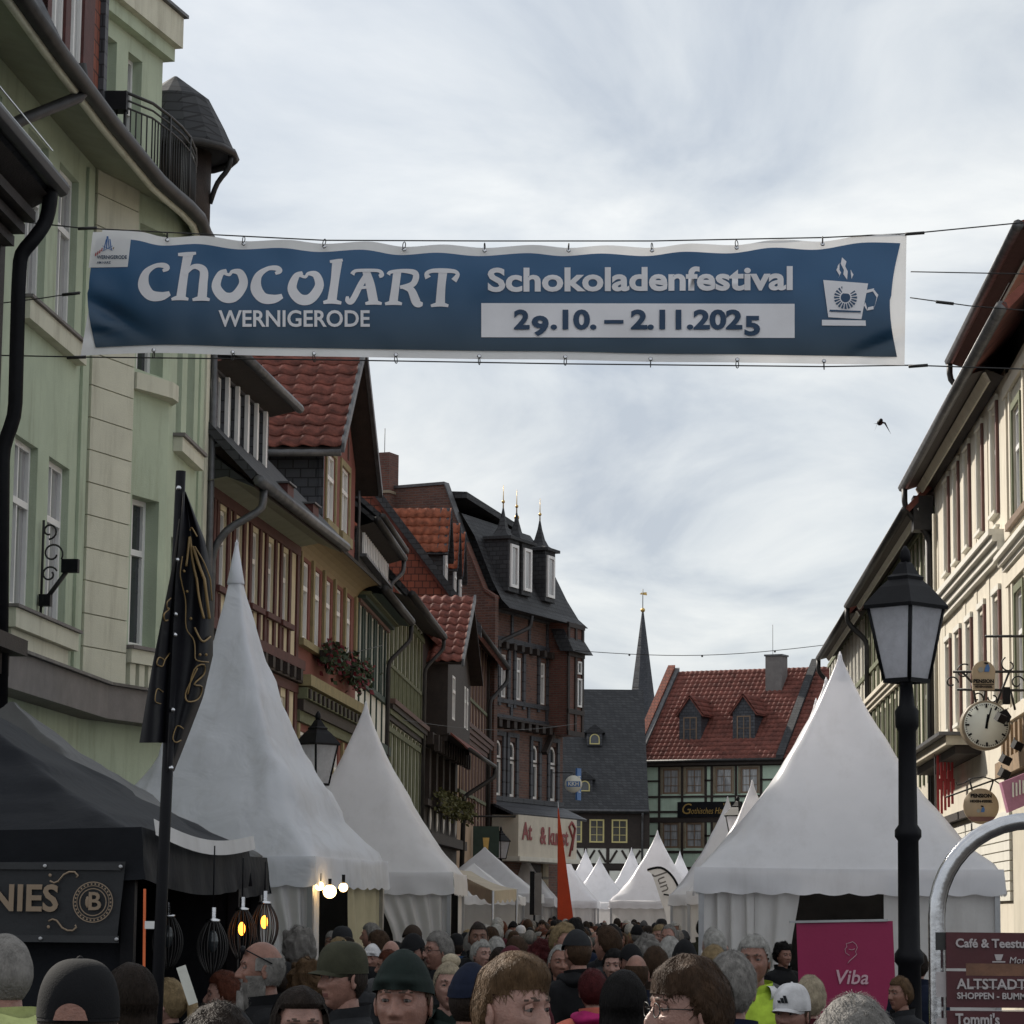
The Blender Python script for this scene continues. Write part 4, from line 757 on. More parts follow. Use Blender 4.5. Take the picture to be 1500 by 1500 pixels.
MB().box(6.0, 7.0, 3.6, 4.5, 14.4, 16.75).build('chimney', M['greyband'], T); MB().box(5.94, 7.06, 3.54, 4.56, 16.75, 16.85).build('chimney_cap', M['zinc'], T); MB().tube([(6.3, 4, 16.85), (6.3, 4, 18.6)], .015, 4).build('aerial', M['iron'], T)
for x in (2.55, 5.85):
    dormer(T, x, 1.35, .75, 11.55, 13.35, 14.25, 2.6, 'slate', 'tileD', (x - .42, x + .42, 11.75, 13.15, {'fmat': 'brown', 'gmat': 'glassc', 'cols': 2, 'rows': 2, 'tr': 0, 'fr': .07}), tiled='tileD', front='slate')
    bx(T, 'dormer_sill', 'metal', x - .75, x + .75, .55, .75, 11.48, 11.55)
MB().box(2.15, 6.1, -.12, -.055, 7.45, 8.3).build('sign_board', M['black'], T); lettering('othisches Haus', .5, 'gold', T, (2.98, -.14, 7.78), shear=.25, align='LEFT', sx=.72); lettering('G', .85, 'gold', T, (2.68, -.14, 7.88), shear=.2); lettering('Hotel', .2, 'gold', T, (5.2, -.14, 8.15))
lettering('81', .5, 'offwhite', T, (5.2, -.1, 4.0)); bx(T, 'number_board', 'black', 4.6, 5.9, -.09, -.054, 3.7, 4.3)
shell(T, -.4, 14, 10.3, 10, M['mint'])
T2_ = house('cream_end_house', 'cream timber house with red roof right of the mint hotel, mostly behind tents', (15.36, 155.98), (20.5, 153.3))
wall(T2_, 0, 5.8, 0, 10.5, [(.6, 1.5, 8.75, 10.1), (2.4, 3.3, 8.75, 10.1)], M['peach'])
for a in (.6, 2.4): window(T2_, a, a + .9, 8.75, 10.1, fmat='brown', y=.02)
for x in (.1, 1.9, 3.7): bx(T2_, 'post', 'dkbrown', x - .08, x + .08, -.05, -.002, 3, 10.3)
slope(T2_, 0, 5.8, -.42, 10.6, 5, 16.1, 'tileD', .2); tiles((0, -.42, 10.62), (1, 0, 0), (0, 5.42, 5.5), 5.8, 7.72, M['tileD'], T2_, 'roof_tiles', .3, .36)

P = house('slate_roof_house', 'house with tall slate roof, tiny gothic dormers and pale yellow windows beside the hotel', (1.2, 152.0), (7.3, 152.0))
ox = [(.5, 1.4), (1.95, 2.75), (3.15, 3.95), (4.35, 5.2)]; opU = [(a, b_, 5.8, 7.05) for a, b_ in ox]
wall(P, 0, 6.4, 0, 7.6, opU, M['dkbrown'])
for o in opU: window(P, *o, fmat='yelwin', gmat='glass', y=-.02, cols=2, rows=3, tr=0, fr=.08)
bx(P, 'white_panel', 'offwhite', 0, 6.4, -.025, -.002, 4.7, 5.5); bx(P, 'white_panel', 'offwhite', 0, 6.4, -.025, -.002, 3.6, 4.3)
for x in (.25, 1.65, 2.95, 4.15, 5.4): bx(P, 'post', 'dkbrown', x - .09, x + .09, -.05, -.026, 3, 5.75); slant(P, 'dkbrown', x - .5, 5.4, x - .1, 4.75, .12, -.05, -.026); slant(P, 'dkbrown', x + .1, 4.75, x + .5, 5.4, .12, -.05, -.026)
for z in (5.6, 4.5): bx(P, 'rail', 'dkbrown', 0, 6.4, -.06, -.027, z - .1, z + .1)
for a in (3.4, 4.6): window(P, a, a + .75, 2.3, 3.4, fmat='yelwin', gmat='glass', y=-.1, cols=2, rows=2, tr=0)
slope(P, -3, 6.35, -.4, 7.45, 6.5, 14.6, 'darkslate', .15); shell(P, 0, 6.35, 7.4, 8, M['dkbrown']); gutter(P, [(0, -.45, 7.5), (6.35, -.45, 7.5)], 'zinc', .07); pipe(P, [(6.0, -.45, 7.4), (6.0, -.1, 7.0), (6.0, -.1, 3)], 'zinc', .06)
for x, y, z in ((3.5, 3.1, 11.2), (2.9, .7, 8.5)):
    MB().box(x - .42, x + .42, y, y + 1.2, z, z + .75).build('gothic_dormer', M['slate'], P); MB().prism([(x - .6, y - .12, z + .72), (x + .6, y - .12, z + .72), (x, y - .12, z + 1.2)], (0, 1.6, 0)).build('dormer_roof', M['darkslate'], P)
    window(P, x - .28, x + .28, z + .08, z + .66, fmat='yelwin', gmat='glass', y=y - .05, cols=1, tr=0, arch=True)

Q = thing('church_spire', 'slim dark slate church spire with ball and weathervane behind the slate roof', 'church spire', (12.4, 262, 0))
MB().box(-2, 2, -2, 2, 0, 17).build('tower', M['stone'], Q); MB().lathe([(2.1, 17), (1.55, 19.5), (.75, 25.4), (.1, 30.2)], 8, smooth=False, a0=PI / 8).build('spire', M['slate'], Q)
MB().ball((0, 0, 30.4), .22, 10, 8).build('ball', M['gold'], Q); MB().tube([(0, 0, 30.6), (0, 0, 32.4)], .04, 5).build('rod', M['iron'], Q); MB().prism([(-.3, 0, 31.9), (.4, 0, 31.8), (.35, 0, 32.1), (-.15, 0, 32.05)], (0, .05, 0)).build('weathervane', M['gold'], Q)
# ================================================================== market tents
M['canvas'] = pm('white_tent_canvas', (.84, .83, .86), .36, .05, 1.2, .12, 9, dirt=.22, trans=.42, spec=.6)
M['canvasw'] = pm('creased_tent_canvas', (.83, .84, .89), .42, .06, 1.0, .9, 5, dirt=.3, trans=.42, spec=.5)
for q_, sc_, di_, ds_ in (('canvasw', 2.2, .6, .05), ('canvas', 1.6, .8, .05)):       # tension folds in the sheet
    for n_ in M[q_].node_tree.nodes:
        if n_.type == 'BUMP': n_.inputs['Distance'].default_value = ds_; nn_ = n_.inputs['Height'].links[0].from_node; nn_.inputs['Scale'].default_value = sc_; nn_.inputs['Distortion'].default_value = di_; nn_.inputs['Detail'].default_value = 3
M['wallc'] = pm('tent_side_cloth', (.60, .58, .57), .7, .08, 1.5, .2, 10, dirt=.3, trans=.15)
M['yellowc'] = pm('yellowed_tent_cloth', (.48, .42, .27), .7, .1, 1.5, .2, 10, dirt=.3, trans=.15)
M['blackc'] = pm('black_tent_cloth', (.007, .008, .011), .65, .25, 1.5, .4, 9, spec=.14)
M['greyc'] = pm('faded_black_cloth', (.045, .044, .042), .55, .3, 1.2, .6, 6, spec=.35)
M['beigec'] = pm('beige_awning_cloth', (.50, .44, .35), .8, .1, 2, .2, 10, dirt=.4, trans=.15)
M['alu'] = pm('tent_pole', (.35, .35, .36), .35, .1, 6, .05, metal=.9)
M['dark'] = pm('stall_interior_shade', (.02, .018, .016), .9, .3, 3, .1)  # shade inside the stalls put into the colour of cloths and counter front
M['bulb'] = pm('warm_bulb', (1, .8, .5), .4, 0, 1, 0, em=((1, .68, .3), 5))
M['filament'] = pm('amber_filament', (1, .4, .1), .4, 0, 1, 0, em=((1, .30, .03), 5))
def cat(P, t):
    x = t * (len(P) - 1); i = min(int(x), len(P) - 2); f = x - i; p0, p1, p2, p3 = P[max(i - 1, 0)], P[i], P[i + 1], P[min(i + 2, len(P) - 1)]
    return [.5 * (2 * p1[j] + (p2[j] - p0[j]) * f + (2 * p0[j] - 5 * p1[j] + 4 * p2[j] - p3[j]) * f * f + (3 * p1[j] - p0[j] - 3 * p2[j] + p3[j]) * f ** 3) for j in range(len(p1))]
def sst_(a, b_, x): t = min(1, max(0, (x - a) / (b_ - a))); return t * t * (3 - 2 * t)
def tent(label, c, rz, s, eave, peak, p=1.3, cloth='canvas', val=.3, walls=(), name='pagoda_tent', group='white pagoda tents along the street', crease=.02, scal=9, wallmat='wallc', seed=1, detail=1.0):
    t = thing(name, label, 'tent', (c[0], c[1], 0), rz, group); h = s / 2; nu, nv = int(18 * detail) + 4, int(26 * detail) + 6; ps = 1.0 * seed
    dirs = [((-1, -1), (1, -1)), ((1, -1), (1, 1)), ((1, 1), (-1, 1)), ((-1, 1), (-1, -1))]
    def se(t, n): c, q = math.cos(t), math.sin(t); return (abs(c) ** (2 / n) * (1 if c > 0 else -1), abs(q) ** (2 / n) * (1 if q > 0 else -1))
    NA = int(72 * detail) // 4 * 4 + 12
    def fn(u, v):
        al = .72 if p > 1.5 else .4; q = max(al * (1 - v) ** 2 + (1 - al) * (1 - v) if p != 1 else 1 - v, .012); n_ = 26 - 19 * sst_(0, .12, v) if p != 1 else 26
        cx, cy = se(2 * PI * u + 1e-4, n_); mid = min(abs(cx), abs(cy)) / max(abs(cx), abs(cy), 1e-6); sag = 1 - (.05 * (1 - mid) * math.sin(PI * v) if p != 1 else .0)
        z = eave + (peak - eave) * v - .05 * (1 - mid) * (1 - v) ** 3 + (-.07 * math.sin(PI * v) * (1 - mid * .4) if p == 1 else 0)
        nn = 0 if v in (0, 1) else (noise.noise((cx * q * h * 2.3 + ps, cy * q * h * 2.3, z * 1.1)) + .5 * noise.noise((cx * q * h * 6 + ps, cy * q * h * 6, z * 2.5))) * crease * (1 + (1 - v)) * (2 if cloth != 'canvas' else 1)
        r = h * q * sag + nn * min(1, q * 4); return (cx * r, cy * r, z)
    MB().grid(fn, NA, nv).build('canopy', M[cloth], t)
    for k, (a, b_) in enumerate(dirs):
        n = 64
        def fv(u, v):
            ux = a[0] + (b_[0] - a[0]) * u; uy = a[1] + (b_[1] - a[1]) * u; dz = (val + .03 * abs(math.sin(PI * u * scal)) - .03) * v; w = noise.noise((u * 9 + ps + k * 3, v * 1.3, 1)) * .03 * v + .006 * math.sin(u * 40 + k) * v
            r = h * 1.012 + w + .02 * v; return (ux * r, uy * r, eave + .015 - dz - .03 * math.sin(PI * u) * (1 if cloth == 'blackc' else .3))
        MB().grid(fv, n, 5).build('valance', M[cloth if cloth != 'greyc' else 'blackc'], t)
    for sx in (-1, 1):
        for sy in (-1, 1): MB().box(sx * h * .97 - .03, sx * h * .97 + .03, sy * h * .97 - .03, sy * h * .97 + .03, 0, eave).build('post', M['alu' if cloth[:6] == 'canvas' else 'black'], t)
    if p != 1: MB().lathe([(.10, peak - .36), (.105, peak - .34), (.006, peak + .03)] if p < 1.5 else [(.10, peak - .5), (.102, peak - .48), (.008, peak + .03)], 16).build('peak_cap', M[cloth], t)
    for wl in walls:                          # pleated side cloths: (side, u0, u1, pleat depth, pleats, gathered, material)
        k, u0, u1, pd, npl, gat, mt = wl; a, b_ = dirs[k]
        def fw_(u, v):
            g = 1 - gat * math.sin(PI * min(1, v * 1.15)) ** 2; uu = u0 + (u1 - u0) * (u if u0 < .5 else 1 - (1 - u)) * (g if u0 < .5 else 1) + (0 if u0 < .5 else (u1 - u0) * (1 - g) * (1 - u))
            ux = a[0] + (b_[0] - a[0]) * uu; uy = a[1] + (b_[1] - a[1]) * uu; r = h * .965 + pd * math.sin(u * npl * 2 * PI + .8 * noise.noise((u * 5, v * 2, ps))) * (.5 + .5 * v) + .02 * noise.noise((u * 4, v * 3, 2 + ps))
            return (ux * r, uy * r, eave - .02 - (eave - .02) * v)
        MB().grid(fw_, max(8, npl * 8), 14).build('side_cloth', M[mt], t)
    return t
back = [(2, 0, 1, .01, 6, 0, 'wallc')]; back_shaded = [(2, 0, 1, .01, 6, 0, 'dark')]  # back cloths; the dark set carries the tent interior's shade in its colour
tent('tall creased white pagoda tent behind the black flag on the left', at(337, 1200, 32.6)[:2], R_(-13), 2.95, 2.5, 6.2, 1.75, 'canvasw', .34, [(0, .62, 1, .05, 5, .35, 'wallc'), (1, 0, .12, .03, 2, 0, 'wallc'), (1, .5, 1, .05, 3, .1, 'yellowc'), (3, 0, 1, .01, 5, 0, 'dark')] + back_shaded, crease=.03, seed=2)
tent('smooth grey white pagoda tent with shiny seam, second on the left', at(533, 1200, 43.2)[:2], R_(-3), 2.95, 2.5, 5.12, 1.3, 'canvas', .34, [(0, .6, 1, .05, 5, .3, 'wallc'), (1, 0, .15, .03, 2, 0, 'yellowc'), (1, .7, 1, .03, 2, 0, 'wallc')] + back_shaded, seed=3)
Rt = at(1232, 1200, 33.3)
tent('large near white pagoda tent on the right behind the lamp post', Rt[:2], R_(-4), 3.4, 2.44, 5.02, 1.3, 'canvas', .3, [(0, 0, .2, .06, 4, .0, 'wallc'), (0, .18, .34, .03, 2, .25, 'wallc'), (0, .62, 1, .01, 2, 0, 'wallc'), (3, 0, .5, .05, 4, 0, 'wallc'), (1, 0, 1, .01, 6, 0, 'dark')] + back_shaded, seed=4, scal=10)
tent('white pagoda tent directly behind the large right tent', (Rt.x + .24, Rt.y + 3.6), R_(-4), 3.2, 2.44, 5.02, 1.3, walls=[(3, 0, .4, .05, 3, 0, 'wallc')] + back, seed=5)
tent('third white pagoda tent in the right row, peak just showing', (Rt.x + .5, Rt.y + 7.2), R_(-4), 3.2, 2.44, 5.02, 1.3, walls=[(3, 0, .4, .05, 3, 0, 'wallc')] + back, seed=6)
FT = [((1102, 65), 3.0, 'pointed white tent in front of the mint hotel on the right', 0), ((742, 96), 3.4, 'steep white pagoda tent before the brick house', .43), ((963, 104), 3.4, 'wide white pagoda tent closing the crowd at the centre', 0), ((925, 131), 3.0, 'small far white tent peak left of the wide centre tent', 0),
      ((996, 137), 3.0, 'small far white tent peak right of the wide centre tent', 0), ((858, 134), 3.0, 'small far white tent peak just right of the orange flag', 0), ((815, 108), 3.2, 'white tent half hidden behind the orange flag', 0), ((1066, 74), 3.0, 'white tent below the hanging street lamp on the right', 0), ((878, 118), 2.8, 'low far white tent between orange flag and centre tent', -.7)]
for i, ((px, d), s, lab, dz) in enumerate(FT):
    q = at(px, 1250, d); tent(lab, q[:2], R_(-4), s, 2.45, 5.02 + dz, 1.3, walls=[(0, 0, .3, .04, 3, 0, 'wallc'), (0, .7, 1, .04, 3, 0, 'wallc')] + back if i != 2 else [(0, 0, 1, .01, 6, 0, 'wallc')] + back, seed=10 + i, detail=.5)
q = at(710, 1250, 76); tent('low white gazebo tent before the brick house', q[:2], R_(-4), 3.0, 2.45, 3.7, 1, val=.25, walls=back, name='gazebo_tent', group=None, seed=30, detail=.5)
q = at(694, 1250, 64); tent('small grey white gazebo behind the beige awning', q[:2], R_(-4), 2.2, 2.3, 3.05, 1, val=.2, walls=back, name='gazebo_tent', group=None, seed=31, detail=.5)
# black gazebos at the left edge
gz = tent('black folding gazebo with brownie stall banner, nearest on the left', (-3.02, 14.55), R_(-4.5), 2.85, 2.27, 3.12, 1, 'blackc', .27, [(0, 0, 1, .008, 5, 0, 'blackc'), (3, 0, 1, .01, 5, 0, 'blackc'), (2, 0, 1, .01, 5, 0, 'blackc')], 'gazebo_tent', 'black folding gazebos', .03, 1, seed=7)
tent('faded black gazebo roof showing behind the brownie stall', (-3.15, 17.7), R_(-4.5), 2.8, 2.25, 3.2, 1, 'greyc', .27, [(0, 0, 1, .01, 5, 0, 'blackc'), (3, 0, 1, .01, 5, 0, 'blackc'), (2, 0, 1, .01, 5, 0, 'blackc')], 'gazebo_tent', 'black folding gazebos', .03, 1, seed=8)
# pale hem along the near gazebo's street side, counter, stock and whisk lamps
for o in [MB().grid(lambda u, v: (1.485 + .012 * v, -1.38 + 2.76 * u, 2.325 - .075 * v - .06 * math.sin(PI * u)), 12, 1).build('white_hem', M['wallc'], gz)]: pass
ct = thing('stall_counter', 'wooden counter shelf inside the black stall below the whisk lamps', 'counter', (-2.0, 15.2, 0), R_(85)); MB().box(-1.2, 1.2, -.22, .22, 1.2, 1.26).build('shelf_board', M['wood'], ct); MB().box(-1.15, 1.15, -.16, .16, 0, 1.19).build('front', M['dark'], ct)
_jar = (MB().lathe([(.05, 0), (.055, .02), (.055, .11), (.04, .13)], 10).mesh('jar', M['bronze']), MB().lathe([(.043, .131), (.043, .155)], 10).mesh('lid', M['metal']))
for k in range(9):
    j = thing('jar', ('nearest', 'second', 'third', 'fourth', 'fifth', 'sixth', 'seventh', 'eighth', 'farthest')[k] + ' small glass jar in the row on the black stall shelf', 'jar', (-2.0 + random.uniform(-.1, .1), 14.15 + k * .24, 1.262), 0, 'jars on the stall shelf'); link('jar_body', _jar[0], j); link('lid', _jar[1], j)
def whisk(label, px, py, d, lit, top):
    q = at(px, py, d); t = thing('whisk_lamp', label, 'pendant lamp', q, 0, 'whisk shaped pendant lamps in the black stall')
    for k in range(14):
        a = 2 * PI * k / 14; MB().tube([(.03 * math.cos(a), .03 * math.sin(a), .12)] + [(math.sin(PI * (.12 + .8 * s / 8)) ** .8 * .078 * math.cos(a), math.sin(PI * (.12 + .8 * s / 8)) ** .8 * .078 * math.sin(a), .11 - .25 * s / 8) for s in range(9)], .0035, 5).build('whisk_wire', M['copper'], t)
    MB().lathe([(.036, .115), (.036, .13), (.014, .135), (.014, .19)], 12).build('socket', M['metal'], t); MB().tube([(0, 0, .19), (0, 0, top)], .004, 5).build('cord', M['black'], t)
    MB().ball((0, 0, .02), .019 if lit else .03, 12, 10, sc=(1, 1, 1.9)).build('bulb', M['filament' if lit else 'glass'], t)
whisk('unlit whisk lamp half hidden by the flag pole', 245, 1378, 14.2, 0, .55); whisk('unlit whisk lamp hanging in the middle of the black stall', 311, 1385, 14.3, 0, .5)
whisk('glowing amber whisk lamp hanging lower right in the black stall', 354, 1366, 15.3, 1, .4); whisk('glowing amber whisk lamp at the right end of the black stall', 387, 1356, 15.6, 1, .35)
for k, (px, py) in enumerate(((468, 1298), (483, 1306), (503, 1300))):
    q = at(px, py, 31.0); t = thing('light_bulb', ('left', 'middle', 'right')[k] + ' warm festoon bulb under the tall tent valance', 'bulb', q, 0, 'festoon bulbs under the tall tent'); MB().ball((0, 0, 0), .05 if k != 1 else .075, 10, 8).build('glass', M['bulb'], t); MB().tube([(0, 0, .04), (0, 0, .14)], .02, 6).build('cap', M['black'], t)
for k, (px, py, d) in enumerate(((778, 1334, 80), (782, 1326, 80), (757, 1340, 70))):
    q = at(px, py, d); t = thing('light_bulb', ('lower', 'upper', 'nearer')[k] + ' distant warm bulb beside the white tent before the brick house', 'bulb', q, 0, 'distant stall bulbs'); MB().ball((0, 0, 0), .1, 8, 6).build('glass', M['bulb'], t); MB().tube([(0, 0, .08), (0, 0, .25)], .03, 6).build('cap', M['black'], t)
# stall banner
sb = thing('stall_banner', 'dark eyeleted stall banner with gold capitals and round emblem', 'banner', at(88, 1322, 12.98), R_(-3.5)); k = 12.98 / 4100
sw = 95 * k
M['banb'] = pm('charcoal_banner_vinyl', (.016, .017, .02), .6, .15, 3, .15, 20); M['banb2'] = pm('charcoal_banner_hem', (.028, .029, .032), .6, .15, 3, .15, 20); M['goldp'] = pm('muted_gold_print', (.26, .19, .13), .5, .1, 5, 0)
MB().grid(lambda u, v: (-190 * k + (190 * k + sw - (.03 * (1 - v))) * u, -.01 + .006 * noise.noise((u * 5, v * 2, 3)), (v - .5) * 112 * k + .012 * u), 24, 6).build('sheet', M['banb'], sb)
for z in (-52, 52): MB().box(-190 * k, sw - .02, -.025, -.019, (z - 5) * k, (z + 5) * k).build('hem', M['banb2'], sb)
for x in (-22, 89): 
    for z in (-52, 52): MB().lathe([(.009, 0), (.010, .004), (.005, .005)], 10).xf(Matrix.Rotation(PI / 2, 4, 'X')).build('eyelet', M['alu'], sb, ((x - (3 if z < 0 else 0)) * k, -.027, z * k))
lettering('NIES', .168, 'goldp', sb, (-52 * k, -.03, 4 * k), bold=.004, sx=.98)
for r0_, r1_ in ((29.5, 28), (24, 23), (20, 18.6)):
    MB().grid(lambda u, v: ((50 + (r1_ + (r0_ - r1_) * v) * math.cos(2 * PI * u)) * k, -.029, (1 + (r1_ + (r0_ - r1_) * v) * math.sin(2 * PI * u)) * k), 40, 1).build('emblem_ring', M['goldp'], sb)
for q in range(30):
    a = 2 * PI * q / 30; MB().box(-.0035, .0035, -.001, .001, -.004, .004).build('emblem_mark', M['goldp'], sb, ((50 + 26 * math.cos(a)) * k, -.029, (1 + 26 * math.sin(a)) * k))
lettering('B', .115, 'goldp', sb, (52 * k, -.03, 1 * k), bold=.002); MB().ball((42 * k, -.029, 1 * k), 4.2 * k, 10, 8, sc=(.8, .2, 2)).build('cocoa_bean', M['goldp'], sb)
for sz in (1, -1):
    o = MB().tube([((q[0]) * k, -.029, (q[1]) * k * sz + 2 * k) for q in ((-14, 29), (-8, 26), (-2, 28), (6, 38), (14, 42), (22, 42), (27, 37), (25, 34))], .0045, 6).build('flourish', M['goldp'], sb)
    MB().ball((-14 * k, -.029, (37 * sz + 2) * k), 2.4 * k, 8, 6, sc=(1, .2, 1)).build('flourish_dot', M['goldp'], sb)
st = tag(MB().grid(lambda u, v: (.006 * math.sin(u * 3) + u * .012 + .012 * v, -.004 * u, -.62 * v), 2, 12).build('ratchet_strap', pm('orange_strap', (.75, .16, .05), .6, .1)), 'thin orange ratchet strap hanging beside the black stall corner', 'strap'); st.location = at(210, 1302, 12.7)
tg = tag(MB().box(-.03, .03, -.003, .003, -.017, .017).build('price_tag', M['white']), 'small white card tied to the black stall post', 'tag'); tg.location = at(222, 1355, 12.65)
tg = tag(MB().box(-.022, .022, -.003, .003, -.09, .09).build('menu_strip', M['offwhite']), 'narrow pale price strip leaning on the stall shelf', 'tag'); tg.location = at(274, 1443, 13.0); tg.rotation_euler = (0, R_(-20), 0)
# ------------------------------------------------------------------ black sail flag with gold print
fl = thing('sail_flag', 'black sail flag with gold script on a black pole before the tall tent', 'flag', at(236, 1300, 12.3)); f0 = fl.location.copy(); f0.z = 0; fl.location = f0
ft = at(265, 690, 12.3) - f0; fbm = at(222, 1430, 12.3) - f0; fbm.z = 0
MB().tube([fbm, ft], [.03, .022], 10).build('pole', M['black'], fl)
def FP(px, py, o=0): q = at(px, py, 12.3 + o) - f0; return q
M['goldd'] = pm('dull_gold_print', (.26, .17, .07), .5, .2, 8, 0)
M['flagb'] = pm('black_flag_satin', (.007, .007, .010), .45, .2, 2, .1, 8, spec=.25)
rowsR = [(720, 268, 272), (790, 262, 300), (850, 257, 313), (960, 252, 312), (1020, 249, 298), (1080, 246, 275), (1130, 244, 255)]
rowsL = [(760, 266, 262), (830, 262, 252), (900, 258, 238), (980, 255, 222), (1088, 250, 204)]
def ip(rows, t):
    x = t * (len(rows) - 1); i = min(int(x), len(rows) - 2); f = x - i; return [rows[i][j] + (rows[i + 1][j] - rows[i][j]) * f for j in range(3)]
def fR(u, v): y, a, b_ = ip(rowsR, v); return FP(a + (b_ - a) * u, y, -.06 + .12 * math.sin(u * 5 + v * 2) * u + .25 * u)
def fL(u, v): y, a, b_ = ip(rowsL, v); return FP(a + (b_ - a) * u, y, .04 + .1 * math.sin(u * 4 + v * 3) * u - .22 * u)
MB().grid(fR, 20, 40).build('cloth_panel', M['flagb'], fl); MB().grid(fL, 16, 36).build('cloth_panel', M['flagb'], fl)
for y in (715, 820, 900, 930, 1040, 1125): MB().ball(FP(262 - (y - 700) * .028, y, -.05), .012, 6, 5).build('flag_clip', M['metal'], fl)
def gold(pts, w, fn, off): MB().tube([fn(*cat(pts, t / 30)) + Vector((0, off, 0)) for t in range(31)], w * .6, 5).build('gold_print', M['goldd'], fl)
gold([(.3, .28), (.45, .16), (.5, .26), (.62, .36), (.78, .42)], .010, fR, -.03); gold([(.55, .2), (.72, .3), (.92, .42)], .012, fR, -.03); gold([(.62, .2), (.85, .27), (.98, .38)], .006, fR, -.03)
gold([(.5, .14), (.62, .13), (.75, .16)], .006, fR, -.03); gold([(.18, .24), (.14, .32), (.3, .38), (.34, .44), (.55, .47), (.62, .52), (.95, .53)], .005, fR, -.03); gold([(.55, .44), (.75, .47), (.95, .46)], .008, fR, -.03)
for q in ((.24, .3), (.33, .36), (.45, .42), (.7, .5), (.85, .5)): MB().ball(fR(*q) + Vector((0, -.03, 0)), .007, 6, 5).build('gold_print', M['goldd'], fl)
gold([(.55, .66), (.62, .56), (.85, .54), (.9, .58), (.68, .62), (.92, .63), (.9, .68), (.6, .69), (.48, .66), (.6, .6), (.7, .555)], .006, fR, -.03); gold([(.7, .8), (.4, .79), (.3, .84), (.5, .86), (.75, .85)], .005, fR, -.03)
gold([(.5, .42), (.75, .44), (.7, .47), (.5, .475), (.8, .5), (.72, .53), (.5, .53)], .007, fL, -.03); gold([(.45, .71), (.7, .7), (.75, .73), (.5, .74), (.4, .71), (.2, .68)], .005, fL, -.03); gold([(.35, .83), (.6, .82), (.62, .86), (.4, .87)], .004, fL, -.03)

# ================================================================== street lamps
M['frost'] = pm('frosted_lamp_glass', (.80, .80, .84), .5, .1, 14, .4, 60, trans=.75)
def lamp(label, loc, first=[None]):
    if first[0] is None:
        t = thing('street_lamp', label, 'street lamp', loc, R_(44), 'four sided lantern street lamps'); first[0] = t
        MB().lathe([(.17, 0), (.17, .5), (.14, .55), (.095, .6), (.085, 1.55), (.11, 1.58), (.11, 1.64), (.082, 1.68), (.078, 2.48), (.1, 2.51), (.1, 2.56), (.072, 2.6), (.066, 3.3), (.088, 3.34), (.09, 3.46), (.06, 3.5), (.045, 3.68)], 14).build('post', M['black'], t)
        zb, zt, rb, rt_ = 3.69, 4.24, .118, .2
        for sx, sy in ((-1, -1), (1, -1), (1, 1), (-1, 1)): MB().tube([(sx * rb, sy * rb, zb), (sx * rt_, sy * rt_, zt)], .016, 4).build('lantern_bar', M['black'], t)
        for k in range(4):
            R = Matrix.Rotation(k * PI / 2, 4, 'Z'); MB().add([(-rb, -rb, zb), (rb, -rb, zb), (rt_, -rt_, zt), (-rt_, -rt_, zt)], [(0, 1, 2, 3)]).xf(R).build('lantern_pane', M['frost'], t); MB().box(-rb, rb, -rb - .015, -rb + .015, zb - .02, zb + .012).xf(R).build('lantern_bar', M['black'], t)
        MB().lathe([(.225, 4.235), (.23, 4.26), (.14, 4.40), (.095, 4.455), (.1, 4.48), (.075, 4.5), (.04, 4.58), (.025, 4.6)], 4, smooth=False, a0=PI / 4, sq=True).build('lantern_roof', M['black'], t); MB().lathe([(.03, 4.58), (.045, 4.64), (.035, 4.68), (.008, 4.72)], 10).build('finial', M['black'], t)
        return t
    o = copy_tree(first[0]); o.location = loc; o['label'] = label; return o
for px, d, lab in ((1331, 21.2, 'tall black lantern street lamp in the right foreground'), (461, 39.5, 'lantern street lamp half hidden between the two big left tents'), (1081, 66, 'lantern street lamp beside the gold hotel sign'), (733, 91, 'lantern street lamp before the steep white tent and brick house'), (1029, 121, 'small far lantern street lamp below the mint hotel'), (827, 134, 'small far lantern street lamp before the orange flag')):
    q = at(px, 1300, d); lamp(lab, (q.x, q.y, 0))

# ================================================================== flags, boards and stands
M['orange'] = pm('orange_red_flag', (.62, .075, .02), .6, .1, 2, .1, trans=.3)
of = thing('pylon_flag', 'tall slim orange red pyramid flag in the middle of the crowd', 'flag', (at(834, 1300, 90).x, 90, 0)); q0 = of.location.copy()
b = MB(); A_ = [at(x, y, 90) - q0 for x, y in ((817, 1174), (817, 1345), (850, 1345))]; A_[1].z = .2; A_[2].z = .2
b.add([A_[0], A_[1] + Vector((0, -.4, 0)), A_[2] + Vector((0, -.4, 0)), A_[2] + Vector((0, .5, 0)), A_[1] + Vector((0, .5, 0))], [(0, 1, 2), (0, 2, 3), (0, 3, 4), (0, 4, 1)]); b.build('cloth', M['orange'], of); MB().tube([A_[0], (A_[1] + A_[2]) / 2], .02, 5).build('pole', M['alu'], of)
ff = thing('feather_flag', 'white feather flag with bent black pole at the end of the crowd', 'flag', (at(990, 1340, 96).x, 96, 0)); q0 = ff.location.copy()
P_ = [at(x, y, 96) - q0 for x, y in ((1001, 1420), (1002, 1350), (996, 1308), (985, 1284), (968, 1271), (948, 1274))]; P_ = [Vector(cat(P_, t / 20)) for t in range(21)]
MB().tube(P_, .04, 6).build('pole', M['black'], ff); Lf = [at(x, y, 96) - q0 for x, y in ((978, 1420), (977, 1350), (968, 1320), (960, 1295), (954, 1280), (948, 1276))]; Lf = [Vector(cat(Lf, t / 20)) for t in range(21)]
